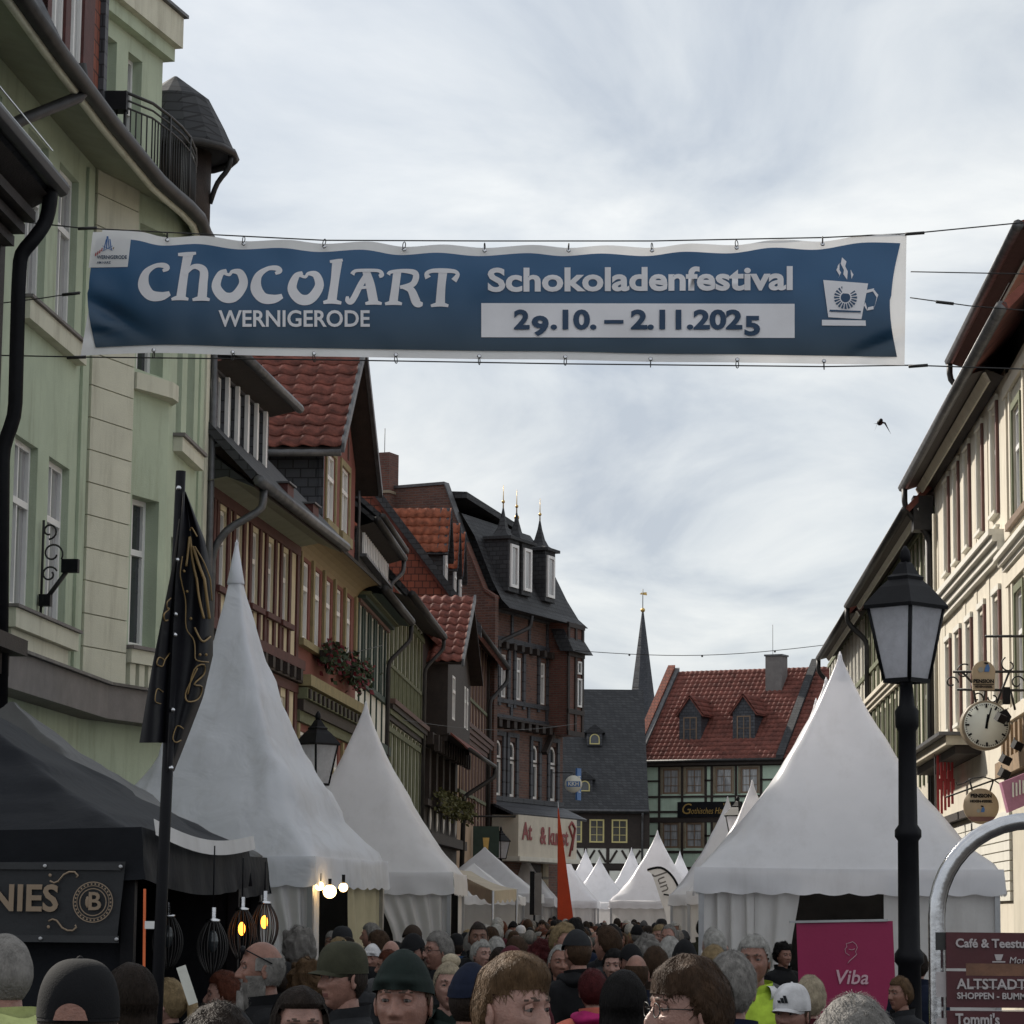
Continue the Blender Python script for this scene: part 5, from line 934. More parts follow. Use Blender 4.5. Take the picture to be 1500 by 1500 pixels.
b = MB(); b.grid(lambda u, v: (lambda i, f: (P_[i].lerp(P_[i + 1], f)).lerp(Lf[i].lerp(Lf[i + 1], f), u))(min(int(v * 20), 19), v * 20 - min(int(v * 20), 19)), 4, 20); b.build('cloth', M['wallc'], ff)
MB().tube([at(x, y, 95.9) - q0 for x, y in ((972, 1310), (985, 1312), (996, 1322), (1001, 1340))], .03, 5).build('print_stripe', M['black'], ff); lettering('Jun', .55, 'greyband', ff, at(972, 1292, 95.8) - q0, rx=PI / 2).rotation_euler = (PI / 2, R_(70), 0)
M['magenta'] = pm('magenta_rollup', (.27, .012, .07), .5, .06, 2, .05); M['pinkp'] = pm('pale_pink_print', (.55, .35, .4), .5, .05)
vb = thing('rollup_banner', 'magenta roll-up display with pale Viba lettering before the right tent', 'banner', (at(1238, 1400, 24.5).x, 24.5, 0), R_(3)); kk = 24.5 / 4100
MB().grid(lambda u, v: ((-71 + 141 * u + 10 * (1 - v) * 1.0) * kk, .004 * math.sin(u * 9), .06 + v * 1.80 + .02 * u), 10, 8).build('sheet', M['magenta'], vb); MB().box(-72 * kk, 71 * kk, -.015, .015, 1.865, 1.885).build('top_rail', M['alu'], vb).rotation_euler = (0, -R_(1.6), 0); MB().box(-.45, .5, -.1, .1, 0, .07).build('base', M['alu'], vb)
lettering('Viba', .17, 'pinkp', vb, (8 * kk, -.012, 1.39), shear=.2, bold=.002)
hd = [(-2, 0), (-8, 4), (-9, 10), (-6, 13), (-7, 18), (-2, 19), (3, 21), (8, 17), (10, 12), (7, 6), (9, 2), (4, -3), (-2, -8), (-5, -12)]
MB().tube([((8 + x * .95) * kk, -.012, 1.58 + y * .95 * kk) for x, y in hd], .003, 4).build('print_outline', M['pinkp'], vb); MB().tube([((8 + x) * kk, -.012, 1.58 + y * kk) for x, y in ((-3, 9), (2, 8), (6, 10))], .003, 4).build('print_outline', M['pinkp'], vb)
aw = thing('stall_awning', 'beige market stall awning with scalloped hem behind the second left tent', 'awning', (at(705, 1300, 52).x, 52, 0)); q0 = aw.location.copy()
cA = [at(655, 1278, 54), at(690, 1272, 56), at(757, 1312, 50), at(722, 1328, 48)]; cA = [q - q0 for q in cA]; cA[0].z = 2.75; cA[1].z = 2.75; cA[2].z = 2.35; cA[3].z = 2.3
MB().grid(lambda u, v: (lambda q: q - Vector((0, 0, .06 * math.sin(PI * u))))((cA[0].lerp(cA[3], u)).lerp(cA[1].lerp(cA[2], u), v)), 12, 10).build('cloth', M['beigec'], aw)
MB().grid(lambda u, v: cA[3].lerp(cA[2], u) + Vector((0, 0, -(.16 + .06 * abs(math.sin(PI * u * 5))) * v)), 40, 2).build('valance', M['beigec'], aw)
MB().grid(lambda u, v: cA[0].lerp(cA[3], u) + Vector((0, 0, -(.2 + .05 * abs(math.sin(PI * u * 6))) * v)), 40, 2).build('valance', M['beigec'], aw)
for q in (cA[3], cA[2], cA[0]): MB().tube([(q.x, q.y, 0), q], .025, 6).build('post', M['alu'], aw)
bd = thing('stall_board', 'dark upright board with grey banner beside the white tent', 'board', (at(783, 1300, 72).x, 72, 0)); MB().box(-.12, 0, -.03, .03, 1.9, 3.0).build('frame', M['black'], bd); MB().box(.002, .18, -.02, .02, 1.9, 2.97).build('sheet', M['greyband'], bd); MB().tube([(0, 0, 0), (0, 0, 1.9)], .03, 6).build('post', M['black'], bd)
hf = thing('gooseneck_lamp', 'curved black gooseneck lamp left of the orange flag', 'lamp', (at(812, 1300, 105).x, 105, 0)); q0 = hf.location.copy()
MB().tube([(0, 0, 0), (0, 0, 3.6)] + [at(x, y, 105) - q0 for x, y in ((812, 1252), (810, 1240), (805, 1234), (802, 1236))], .03, 6).build('pole', M['black'], hf); MB().lathe([(.2, 3.5), (.12, 3.65), (.05, 3.8)], 8).build('shade', M['black'], hf)
# hooped sign stand, right foreground
hs = thing('sign_stand', 'steel hooped sign stand with maroon shop boards at the right edge', 'sign', (at(1516, 1400, 11.2).x, 11.2, 0)); q0 = hs.location.copy(); kk = 11.2 / 4100
r_ = 142 * kk; zc = at(1516, 1342, 11.2).z
arc = [(-r_ - .012, 0, 0), (-r_, 0, zc * .6)] + [(-r_ * math.cos(PI * t / 20), 0, zc + r_ * .97 * math.sin(PI * t / 20)) for t in range(21)] + [(r_, 0, zc * .6), (r_ + .012, 0, 0)]
MB().tube(arc, .033, 14).build('hoop', M['metal'], hs); MB().tube([(q[0] * .955, .03, q[2] - (.012 if 1 < i < 22 else 0)) for i, q in enumerate(arc)], .022, 8).build('inner_channel', M['black'], hs)
M['maroonb'] = pm('maroon_sign', (.07, .014, .018), .4, .12, 4, .05); M['copperb'] = pm('copper_photo_print', (.15, .07, .04), .4, .5, 9, .05); M['signt'] = pm('pale_sign_print', (.42, .38, .38), .5, .05)
for y0, y1 in ((1366, 1419), (1423, 1476), (1481, 1540), (1545, 1600)):
    z1 = at(1440, y0, 11.15).z; z0 = at(1440, y1, 11.15).z; MB().box(-r_ + .03, r_ - .03, -.05, -.03, z0, z1).build('sign_panel', M['maroonb'], hs)
def HP(px, py): q = at(px, py, 11.14) - q0; return Vector((q.x, -.054, q.z))
MB().box(HP(1397, 0).x, r_ - .035, -.0515, -.0505, HP(0, 1415).z, HP(0, 1397).z).build('sign_photo', M['copperb'], hs)
lettering('Café & Teestube', .047, 'signt', hs, HP(1400, 1382), align='LEFT', bold=.0012); lettering('Mor', .036, 'signt', hs, HP(1478, 1407), align='LEFT', shear=.2)
lettering('ALTSTADT', .056, 'signt', hs, HP(1402, 1442), align='LEFT', bold=.001); lettering('SHOPPEN - BUMM', .034, 'signt', hs, HP(1402, 1459), align='LEFT', bold=.0008); lettering("Tommi's", .062, 'signt', hs, HP(1400, 1494), align='LEFT', bold=.0016, sx=.8)
for y in (1432, 1466): MB().box(HP(1402, 0).x, r_ - .05, -.0545, -.0535, HP(0, y).z, HP(0, y).z + .0025).build('sign_rule', M['signt'], hs)
MB().prism([HP(1457, 1398), HP(1470, 1398), HP(1467, 1407), HP(1460, 1407)], (0, .002, 0)).build('cup_print', M['signt'], hs); MB().prism([HP(1454, 1408), HP(1473, 1408), HP(1473, 1410), HP(1454, 1410)], (0, .002, 0)).build('cup_print', M['signt'], hs)
for y0, y1, in ((1352, 1378), (1410, 1447), (1478, 1500)): MB().box(-.04, .04, -.036, -.0335, HP(0, y1).z, HP(0, y0).z).build('sticker_residue', M['greyc'] if y0 < 1360 else M['signt'], hs, (HP(1370, 0).x, 0, 0))

# ------------------------------------------------------------------ hanging signs and station clock on the right-hand house
def sg_(px, py, d=41.5): return at(px, py, d)
M['tanb'] = pm('tan_sign_board', (.36, .28, .19), .55, .08, 3, .05); M['bluep'] = pm('blue_print', (.05, .14, .35), .5, .1); M['greyp'] = pm('grey_print', (.25, .26, .25), .5, .1)
k = 41.5 / 4100
br = thing('sign_bracket', 'scrolled wrought iron bracket carrying the arched pension sign and clock', 'bracket', sg_(1500, 985)); q0 = br.location.copy()
for a, c in (((1396, 984), (1545, 984)), ((1402, 1010), (1545, 1012)), ((1443, 932), (1545, 932))): MB().tube([sg_(*a) - q0, sg_(*c) - q0], .02, 6).build('bar', M['iron'], br)
def sc2(cx, cy, r, a0, a1, par, dd=.65):
    MB().tube([sg_(cx, cy) - q0 + p_ for p_ in scroll((0, 0), r * k, a0, a1, 22, dd)], .012, 5).build('scroll', M['iron'], par)
for a in ((1394, 1000, 10, 0, 5.5), (1412, 984, 12, 1, 6.5), (1478, 974, 12, 2, 7.5), (1490, 1000, 11, 0, 6), (1432, 1022, 8, 0, 5), (1455, 1022, 8, 3, 8)): sc2(*a, br)
for a, c in (((1410, 985), (1424, 1000)), ((1424, 1000), (1430, 1030)), ((1478, 985), (1460, 1030)), ((1443, 1012), (1440, 1032)), ((1487, 1040), (1480, 1010))): MB().tube([sg_(*a) - q0, sg_(*c) - q0], .018, 5).build('strut', M['iron'], br)
ps = thing('pension_sign', 'arched tan PENSION sign with witch picture above the clock', 'sign', sg_(1441, 990, 41.4)); q0 = ps.location.copy()
def plate(pts, d=41.4): return [sg_(x, y, d) - q0 for x, y in pts]
arcp = [(1441 + 17 * math.cos(PI * t / 12), 984 - 16 * math.sin(PI * t / 12)) for t in range(13)]
MB().prism(plate([(1425, 1011), (1457, 1011)] + arcp), (0, .04, 0)).build('plate', M['tanb'], ps)
lettering('PENSION', 7.4 * k, 'black', ps, plate([(1441, 998)], 41.37)[0], bold=.003); lettering('HEXEN-KESSEL', 4.4 * k, 'black', ps, plate([(1441, 1006)], 41.37)[0], bold=.002, sx=.9); MB().prism(plate([(1426, 1002), (1456, 1002), (1456, 1003), (1426, 1003)], 41.385), (0, .01, 0)).build('rule', M['black'], ps)
def witch(par, cx, cy, s, d):
    MB().prism([sg_(cx + x * s, cy - y * s, d) - q0 for x, y in ((0, -4), (7, -4), (8, 2), (6, 7), (3, 6), (1, 2))], (0, .008, 0)).build('witch_print', M['bluep'], par); MB().prism([sg_(cx + x * s, cy - y * s, d) - q0 for x, y in ((2, 7), (5, 7), (6, 9), (1, 10), (-1, 9))], (0, .008, 0)).build('witch_hat_print', M['black'], par)
    MB().prism([sg_(cx - 5 * s + 4 * s * math.cos(a / 2), cy + 1 * s + 4 * s * math.sin(a / 2), d) - q0 for a in range(12, -1, -1)], (0, .008, 0)).build('kettle_print', M['greyp'], par)
witch(ps, 1442, 980, 1.0, 41.385)
ck = thing('station_clock', 'round white faced clock in a bronze rim showing just past twelve', 'clock', sg_(1443, 1063, 41.2)); q0 = ck.location.copy(); r_ = 35 * k
RX = Matrix.Rotation(PI / 2, 4, 'X')
M['face'] = pm('clock_face', (.60, .61, .55), .4, .04, 3, 0)
MB().lathe([(r_, .12), (r_ * 1.03, .08), (r_ * 1.03, -.1), (r_, -.13), (r_ * .9, -.14)], 40).xf(RX).build('case', M['bronze'], ck); MB().lathe([(r_ * .93, .125), (r_ * .93, .135)], 40).xf(RX).build('face', M['face'], ck)
for t in range(60):
    a = 2 * PI * t / 60; big = t % 5 == 0; l0 = .72 if big else .83; w = .014 if big else .005; d_ = Vector((math.sin(a), 0, math.cos(a))); n_ = Vector((math.cos(a), 0, -math.sin(a))); MB().prism([d_ * r_ * l0 - n_ * w, d_ * r_ * .89 - n_ * w, d_ * r_ * .89 + n_ * w, d_ * r_ * l0 + n_ * w], (0, .004, 0)).build('tick', M['black'], ck, (0, -.141, 0))
for a, ln_, w in ((R_(8), .45, .02), (R_(16), .75, .014)):
    d_ = Vector((math.sin(a), 0, math.cos(a))); n_ = Vector((math.cos(a), 0, -math.sin(a))); MB().prism([d_ * r_ * -.15 - n_ * w, d_ * r_ * ln_ - n_ * w * .7, d_ * r_ * ln_ + n_ * w * .7, d_ * r_ * -.15 + n_ * w], (0, .004, 0)).build('hand', M['black'], ck, (0, -.148, 0))
MB().box(-.05, .05, -.05, .05, 0, .25).build('hanger', M['black'], ck, (.32, 0, r_ * .9)); MB().prism([sg_(x, y, 41) - q0 for x, y in ((1461, 1045), (1474, 1038), (1482, 1050), (1478, 1058))], (0, .1, 0)).build('bracket_arm', M['black'], ck)
rs = thing('pension_sign', 'round tan PENSION sign with maroon base hanging below the clock', 'sign', sg_(1437, 1181, 41.6)); q0 = rs.location.copy(); r_ = 26 * k
MB().lathe([(r_, .02), (r_, -.02)], 36).xf(RX).build('plate', M['tanb'], rs)
lettering('PENSION', 7.6 * k, 'black', rs, (0, -.026, 15 * k), bold=.003); lettering('HEXEN-KESSEL', 5 * k, 'black', rs, (0, -.026, 7 * k), bold=.002); witch(rs, 1437, 1187, .7, 41.57)
pts = [(r_ * .985 * math.cos(a), -.024, r_ * .985 * math.sin(a)) for a in [PI + .64 + (PI - 1.28) * t / 14 for t in range(15)]]; MB().prism([(x, y, z) for x, y, z in pts if z > -r_ * .86] , (0, .003, 0)).build('base_band', M['maroon'], rs)
q0 = rs.location.copy()
for a, c in (((1420, 1140), (1424, 1158)), ((1455, 1143), (1450, 1160)), ((1385, 1168), (1480, 1134)), ((1423, 1206), (1424, 1225)), ((1442, 1207), (1442, 1215))): MB().tube([sg_(*a, 41.7) - q0, sg_(*c, 41.7) - q0], .014, 5).build('hanger_bar', M['iron'], rs)
MB().tube([sg_(x, y, 41.7) - q0 for x, y in ((1400, 1145), (1402, 1150), (1410, 1148), (1425, 1140), (1440, 1138), (1455, 1142), (1470, 1152))], .01, 5).build('scroll', M['iron'], rs)
rl = thing('red_wall_sign', 'vertical red lettered sign on the cream wall below the clock', 'sign', LM(Rn) @ Vector((5.2, -.55, 4.35)), 0); rl.scale = (.3, 1, 1); M['redp'] = pm('red_enamel', (.42, .035, .04), .4, .15)
MB().box(-.02, .02, -.04, .0, -.6, .55).build('edge', M['zinc'], rl)
for t in range(5): MB().box(.1 + t * .22, .24 + t * .22, -.06, -.02, -.6 + .06 * t, .52 + .03 * t).build('letter_bar', M['redp'], rl); MB().box(.24 + t * .22, .32 + t * .22, -.05, -.02, -.1 + .15 * (t % 2), .1 + .15 * (t % 2)).build('letter_bar', M['redp'], rl)
M['pink'] = pm('pink_sign', (.38, .17, .25), .45, .2, 6, .05)
pk = thing('pink_shop_sign', 'tilted pink shop sign box at the right picture edge', 'sign', sg_(1490, 1158, 38.5)); q0 = pk.location.copy()
MB().prism([sg_(x, y, 38.5) - q0 for x, y in ((1478, 1190), (1520, 1172), (1520, 1125), (1467, 1146))], (0, .2, 0)).build('box', M['pink'], pk); 
for t in range(4): MB().box(-.012, .012, -.005, .005, -.09, .11 - .02 * (t % 2)).build('letter_stroke', M['offwhite'], pk, sg_(1484 + t * 5, 1158 - t * 1.8, 38.46) - q0)
for i, (px, py) in enumerate(((1473, 1113), (1490, 1092), (1466, 1052), (1471, 1133))):
    t = thing('spotlight', ('lower left', 'upper right', 'topmost', 'lowest')[i] + ' small black floodlight on the shop front beside the clock', 'spotlight', sg_(px, py, 40.0), R_(30)); MB().box(-.07, .07, -.05, .05, -.06, .06).build('body', M['black'], t).rotation_euler = (.4, .3, 0); MB().tube([(0, .05, 0), (.05, .12, .12), (.12, .2, .1)], .01, 5).build('arm', M['iron'], t)
# ------------------------------------------------------------------ signs on the brick house
ks = LM(K); ka = K.rotation_euler.z
fs = thing('shop_fascia', 'cream shop fascia with dark red lettering on the brick house', 'sign', ks @ Vector((2.6, -1.0, 4.4)), ka); M['fasc'] = pm('cream_fascia', (.55, .50, .42), .6, .08, dirt=.3); M['redl'] = pm('dull_red_letters', (.24, .05, .05), .6, .1)
MB().box(-2.4, 2.7, -.05, .9, -.6, .75).build('board', M['fasc'], fs); MB().box(-2.5, 2.8, -.15, .9, -.75, -.603).build('cornice', M['mould'], fs); lettering('& kunst', .8, 'redl', fs, (.65, -.07, .1), bold=.02); lettering('At', .8, 'redl', fs, (-1.7, -.07, .2), bold=.02)
MB().tube([(2.0, -.07, -.5), (2.3, -.07, .1), (1.95, -.07, .5), (2.2, -.07, .65), (2.5, -.07, .45), (2.3, -.07, .0), (2.2, -.07, -.3)], .05, 5).build('emblem', M['redl'], fs)
rk = thing('round_sign', 'round white KKH sign on an iron arm at the brick house', 'sign', ks @ Vector((4.6, -1.2, 6.35)), 0); rk.scale = (.78,) * 3; MB().lathe([(.38, .05), (.38, -.05)], 24).xf(RX).build('plate', M['offwhite'], rk); MB().box(-.3, .3, -.07, -.051, -.12, .12).build('band', M['bluep'], rk); lettering('KKH', .24, 'offwhite', rk, (0, -.075, 0), bold=.006); MB().tube([(-.9, .4, .5), (0, 0, .5), (0, 0, .35)], .02, 5).build('arm', M['iron'], rk)
rb = tag(MB().box(-.18, .18, -.03, .03, -.55, .55).build('blue_banner', M['bluep']), 'narrow blue KKH banner beside the round sign on the brick house', 'banner'); rb.location = ks @ Vector((5.8, -.9, 6.4)); rb.rotation_euler = (0, 0, ka); lettering('KKH', .3, 'offwhite', rb, (0, -.035, 0)).rotation_euler = (PI / 2, PI / 2, 0)
gs = thing('green_hanging_sign', 'green hanging inn sign at the foot of the peach house', 'sign', at(712, 1232, 86), 0); MB().box(-.4, .4, -.05, .05, -.5, .45).build('board', M['dkgreen'], gs); MB().tube([(-1.2, 0, .75), (.9, 0, .75)], .03, 5).build('arm', M['iron'], gs); MB().prism([(-.06, -.06, -.3), (.06, -.06, -.3), (.1, -.06, .1), (-.1, -.06, .1)], (0, .005, 0)).build('emblem', M['gold'], gs)
ip_ = thing('info_post', 'pole with pink and white flyers left of the orange flag', 'sign', (at(815, 1300, 100).x, 100, 0)); MB().tube([(0, 0, 0), (0, 0, 3.0)], .04, 6).build('post', M['black'], ip_)
for t in range(5): MB().box(-.22 + .1 * (t % 2), .14 + .1 * (t % 2), -.06, -.045, 1.6 + t * .28, 1.85 + t * .28).build('flyer', M[('pinkp', 'offwhite', 'redp')[t % 3]], ip_)
# ------------------------------------------------------------------ bird and thin wires
bd = thing('bird', 'small dark bird flying in the sky right of the banner', 'bird', at(1289, 619, 62)); k = 62 / 4100
b = MB(); b.ball((0, 0, 0), 5.5 * k, 12, 8, sc=(.8, 2.0, .75)); b.ball((0, -.17, .02), 3 * k, 10, 6, sc=(1, 1.2, 1))
for sg, tip in ((-1, (-8, -14)), (1, (17, -17))):
    b.add([(sg * 2 * k, -.06, .02), (sg * 2 * k, .08, .02), (tip[0] * .45 * k, .1, -1 * k), (tip[0] * .45 * k, -.08, -.5 * k), (tip[0] * k, .06, tip[1] * k), (tip[0] * .55 * k, -.08, -1.6 * k), (tip[0] * .55 * k, .1, -2.2 * k)], [(0, 1, 2, 3), (3, 2, 4)])
b.add([(-3 * k, .14, .01), (3 * k, .14, .01), (9 * k, .34, .03), (-7 * k, .34, .03)], [(0, 1, 2, 3)]); b.build('body', M['black'], bd)
for i, (a, c, lab) in enumerate((((842, 953, 90), (1215, 944, 90), 'thin wire across the sky left of the right roofs'), ((375, 930, 47), (560, 945, 57), 'thin wire along the timber fronts on the left'), ((560, 1050, 62), (845, 1060, 92), 'thin wire before the black timber house'))):
    A_, B_ = at(*a), at(*c); t = thing('overhead_wire', lab, 'wire', A_); MB().tube([(A_.lerp(B_, s / 14) - A_) - Vector((0, 0, .25 * math.sin(PI * s / 14))) for s in range(15)], .014 if i == 0 else .008, 4).build('wire', M['iron'], t)
    for s in (3, 7, 11): MB().ball(A_.lerp(B_, s / 14) - A_ - Vector((0, 0, .25 * math.sin(PI * s / 14) + .03)), .035 if i == 0 else .02, 6, 5).build('clamp', M['iron'], t)
# ================================================================== street banner
BD = 27.3
BN = thing('street_banner', 'long blue and white chocolate festival banner strung across the street', 'banner', at(740, 435, BD)); q0 = BN.location.copy()
TOP = [(150, 336), (205, 339), (245, 351), (300, 346), (357, 357), (420, 352), (475, 360), (540, 353), (592, 364), (650, 357), (710, 365), (780, 358), (833, 365), (890, 359), (955, 366), (1010, 357), (1079, 362), (1140, 350), (1205, 356), (1270, 341), (1328, 343)]
TOP = [(x, y * .62 + (338 + 22 * min(1, (x - 150) / 500) - 14 * max(0, (x - 900) / 428)) * .38) for x, y in TOP]
BOT = [(118, 521), (225, 517), (341, 520), (460, 522), (580, 524), (702, 526), (828, 527), (953, 530), (1080, 531), (1207, 533), (1325, 535)]
def disp(px, py):                              # cloth ripples, deepest near the slack left end
    v = (535 - py) / 190; d = .03 * noise.noise((px / 120, py / 90, 1.3)) + .02 * noise.noise((px / 45, py / 60, 5.1))
    d += .10 * math.exp(-((px - 165) / 40) ** 2 - ((py - 460 - (px - 165) * .5) / 14) ** 2) + .07 * math.exp(-((px - 150) / 30) ** 2 - ((py - 490) / 9) ** 2) + .06 * math.exp(-((px - 1290) / 40) ** 2 - ((py - 505 + (px - 1290) * .4) / 10) ** 2)
    return d + .03 * math.sin(px / 62.0) * max(0, v - .4)
def SF(px, py, off=0): return at(px, py, BD + disp(px, py) - off) - q0
def rect(u, v, l=0, r=0, t=0, b_=0):           # inset in pixels of the printed field
    a = cat(TOP, u); c = cat(BOT, u); x = a[0] + (c[0] - a[0]) * (1 - v); y = a[1] + t + (c[1] - b_ - a[1] - t) * (1 - v); return x, y
M['vinyl'] = pm('white_banner_vinyl', (.84, .83, .83), .45, .04, 3, .05, 12, trans=.2)
M['bluev'] = pm('blue_banner_print', (.03, .09, .2), .42, .06, 3, .06, 10, spec=.5)
t_ = M['bluev'].node_tree; bs = t_.nodes['Principled BSDF']; tcx = t_.nodes.new('ShaderNodeTexCoord'); spx = t_.nodes.new('ShaderNodeSeparateXYZ'); t_.links.new(tcx.outputs['Object'], spx.inputs[0])
mr = t_.nodes.new('ShaderNodeMapRange'); mr.inputs[1].default_value = -.6; mr.inputs[2].default_value = .45; t_.links.new(spx.outputs[2], mr.inputs[0]); rr = t_.nodes.new('ShaderNodeValToRGB'); t_.links.new(mr.outputs[0], rr.inputs[0])
rr.color_ramp.elements[0].color = (.008, .03, .05, 1); rr.color_ramp.elements[1].color = (.026, .10, .22, 1); rr.color_ramp.elements[1].position = .8; t_.links.new(rr.outputs[0], bs.inputs['Base Color'])   # blue field: navy towards the bottom, blue towards the top
def cloth(name, uv0, uv1, nu, nv, off, mat, ins):
    MB().grid(lambda u, v: (lambda q: SF(q[0], q[1], off))(rect(uv0[0] + (uv1[0] - uv0[0]) * u, uv0[1] + (uv1[1] - uv0[1]) * v, *ins)), nu, nv).build(name, M[mat], BN)
cloth('white_sheet', (0, 0), (1, 1), 220, 24, 0, 'vinyl', (0, 0, 0, 0))
def field(u, v):
    x, y = rect(u, v, 0, 0, 12, 12); xl = 133 + (1 - v) * -2; xr = 1317 - (1 - v) * 0; a = cat(TOP, 0); k = (x - (150 - 32 * (1 - v))) / (1328 - 150 + 32 * (1 - v)); x2 = (140 - 12 * math.sin(PI * v) + (2 if v > .5 else 0)) + (1317 - 128) * k * ((1317 - 140) / (1317 - 128)); return SF(x2, y, .014)
MB().grid(field, 220, 24).build('blue_field', M['bluev'], BN)
MB().grid(lambda u, v: SF(136 + 57 * u - 6 * (1 - v) , 392 - 52 * v - 1 * u, .02), 8, 8).build('logo_patch', M['vinyl'], BN)
M['prw'] = pm('pale_banner_print', (.84, .82, .85), .5, .04, 3, 0, trans=.1); M['navyv'] = pm('blue_print_on_cup', (.02, .06, .13), .5, .05); M['navy'] = pm('navy_print', (.015, .045, .10), .5, .05)
def put(name, px, py, size, body, mat, bold=0, align='LEFT', sx=1, off=.027, tilt=0, fit=0):
    cv = bpy.data.curves.new('t', 'FONT'); cv.body = body; cv.size = size; cv.align_x = align; cv.offset = bold; cv.resolution_u = 4
    o = bpy.data.objects.new('t', cv); C.objects.link(o); me = bpy.data.meshes.new_from_object(o.evaluated_get(bpy.context.evaluated_depsgraph_get())); bpy.data.objects.remove(o)
    if fit: xs_ = [v.co.x for v in me.vertices]; sx = fit / (max(xs_) - min(xs_))
    for v in me.vertices: x, y = v.co.x * sx, v.co.y; v.co = SF(px + x, py - y + tilt * x, off)
    me.materials.clear(); me.materials.append(M[mat]); link(name, me, BN)
put('lettering', 321, 478, 33.5, 'WERNIGERODE', 'prw', .65, sx=.93); put('lettering', 714, 426, 47, 'Schokoladenfestival', 'prw', 1.5, sx=1.215, tilt=-.006)
MB().grid(lambda u, v: SF(705 + 459 * u, 495 - 50 * v + (1 - u) * -1, .022), 60, 6).build('date_box', M['prw'], BN); 
for tx, x0, dy_, w in (('2', 753, 0, 23), ('9', 779, 9, 25), ('.10. – 2.11.202', 806, 0, 281), ('5', 1090, 9, 23)): put('lettering', x0, 481 + dy_, 38, tx, 'navy', 1.5, off=.034, fit=w)
put('lettering', 142, 379, 7.2, 'WERNIGERODE', 'navy', .15, sx=.86, off=.026); put('lettering', 142, 386, 4.6, 'AM HARZ', 'navy', .1, off=.026)
def poly(name, pts, mat, off=.024): MB().add([SF(x, y, off) for x, y in pts], [tuple(range(len(pts)))]).build(name, M[mat], BN)
for x0, y0, x1, y1 in ((152, 366, 156, 350), (156, 364, 157, 346), (160, 364, 158, 346), (163, 366, 161, 350), (150, 368, 165, 360), (150, 360, 165, 367)): poly('castle_print', [(x0 - .7, y0), (x0 + .7, y0), (x1 + .7, y1), (x1 - .7, y1)][::-1], 'bluep', .026)
for i, (x, y) in enumerate(((140, 375), (143, 373), (146, 371), (149, 368), (163, 367), (166, 365))): poly('bar_print', [(x - 1, y), (x + .6, y), (x + 1.4, y - 5 + (i > 3) * 2), (x, y - 5 + (i > 3) * 2)][::-1], 'redp' if i < 4 else 'goldp', .026)
# art-nouveau word drawn stroke by stroke: (x, y, width) in a 2.5x enlargement of the banner
def stroke(P, closed=False):
    n = max(8, len(P) * 6); Q = [cat(P, i / n) for i in range(n + 1)]; Lp, Rp = [], []
    for i, (x, y, w) in enumerate(Q):
        x0, y0, _ = Q[max(i - 1, 0)] if not closed else Q[(i - 1) % n]; x1, y1, _ = Q[min(i + 1, n)] if not closed else Q[(i + 1) % n]; d = math.hypot(x1 - x0, y1 - y0) or 1; nx, ny = -(y1 - y0) / d, (x1 - x0) / d; w *= 1.22; Lp.append((x + nx * w / 2, y + ny * w / 2)); Rp.append((x - nx * w / 2, y - ny * w / 2))
    return Lp, Rp, n
LET = {'c': [[(346, 192, 8), (362, 182, 16), (350, 172, 16), (318, 174, 13), (284, 200, 22), (276, 245, 34), (300, 280, 32), (340, 285, 26), (372, 274, 14)]],
 'h': [[(440, 130, 30), (425, 200, 25), (412, 292, 28)], [(402, 132, 9), (436, 131, 13), (468, 127, 8)], [(378, 296, 8), (408, 290, 15), (440, 296, 8)], [(425, 205, 12), (460, 176, 14), (495, 190, 24), (494, 240, 26), (490, 292, 28)], [(455, 298, 8), (488, 292, 15), (518, 298, 8)]],
 'o': [[(572, 200, 10), (590, 206, 9), (602, 194, 11), (630, 200, 22), (641, 240, 27), (610, 285, 30), (570, 287, 31), (542, 250, 28), (556, 205, 20), (580, 190, 9)]],
 'l': [[(985, 158, 30), (976, 230, 25), (965, 304, 28)], [(958, 158, 8), (985, 156, 12), (1005, 152, 8)], [(934, 308, 9), (965, 303, 15), (1000, 310, 9)]],
 'A': [[(1100, 195, 16), (1072, 240, 18), (1040, 300, 18), (1024, 300, 16), (1022, 285, 8)], [(1090, 192, 22), (1105, 240, 27), (1118, 306, 28)], [(1088, 312, 8), (1118, 307, 14), (1148, 312, 8)], [(1062, 255, 8), (1090, 252, 9), (1110, 250, 8)], [(1040, 205, 14), (1052, 192, 10), (1095, 190, 10), (1138, 192, 10), (1148, 206, 14), (1138, 212, 10)]],
 'R': [[(1205, 195, 24), (1198, 250, 24), (1190, 308, 26)], [(1160, 313, 8), (1192, 308, 14), (1222, 313, 8)], [(1172, 206, 12), (1182, 196, 10), (1230, 192, 12), (1272, 202, 18), (1262, 240, 18), (1215, 252, 10)], [(1225, 250, 12), (1255, 262, 22), (1276, 308, 26), (1298, 314, 10)]],
 'T': [[(1372, 196, 26), (1366, 250, 25), (1362, 314, 28)], [(1328, 320, 8), (1362, 314, 14), (1392, 320, 8)], [(1318, 218, 18), (1312, 202, 12), (1332, 192, 12), (1372, 191, 14), (1414, 194, 12), (1426, 206, 12), (1412, 228, 18)]]}
def word(keys):
    for ch, dx_, dy_ in keys:
        b = MB()
        for j, P in enumerate(LET[ch]):
            Lp, Rp, n = stroke(P); o_ = .020 + .0012 * j; V_ = [SF(100 + (x + dx_) / 2.5, 320 + (y + dy_) / 2.5, o_) for x, y in Lp + Rp]; b.add(V_, [(i, i + 1, n + 2 + i, n + 1 + i) for i in range(n)])
        b.build('lettering', M['prw'], BN)
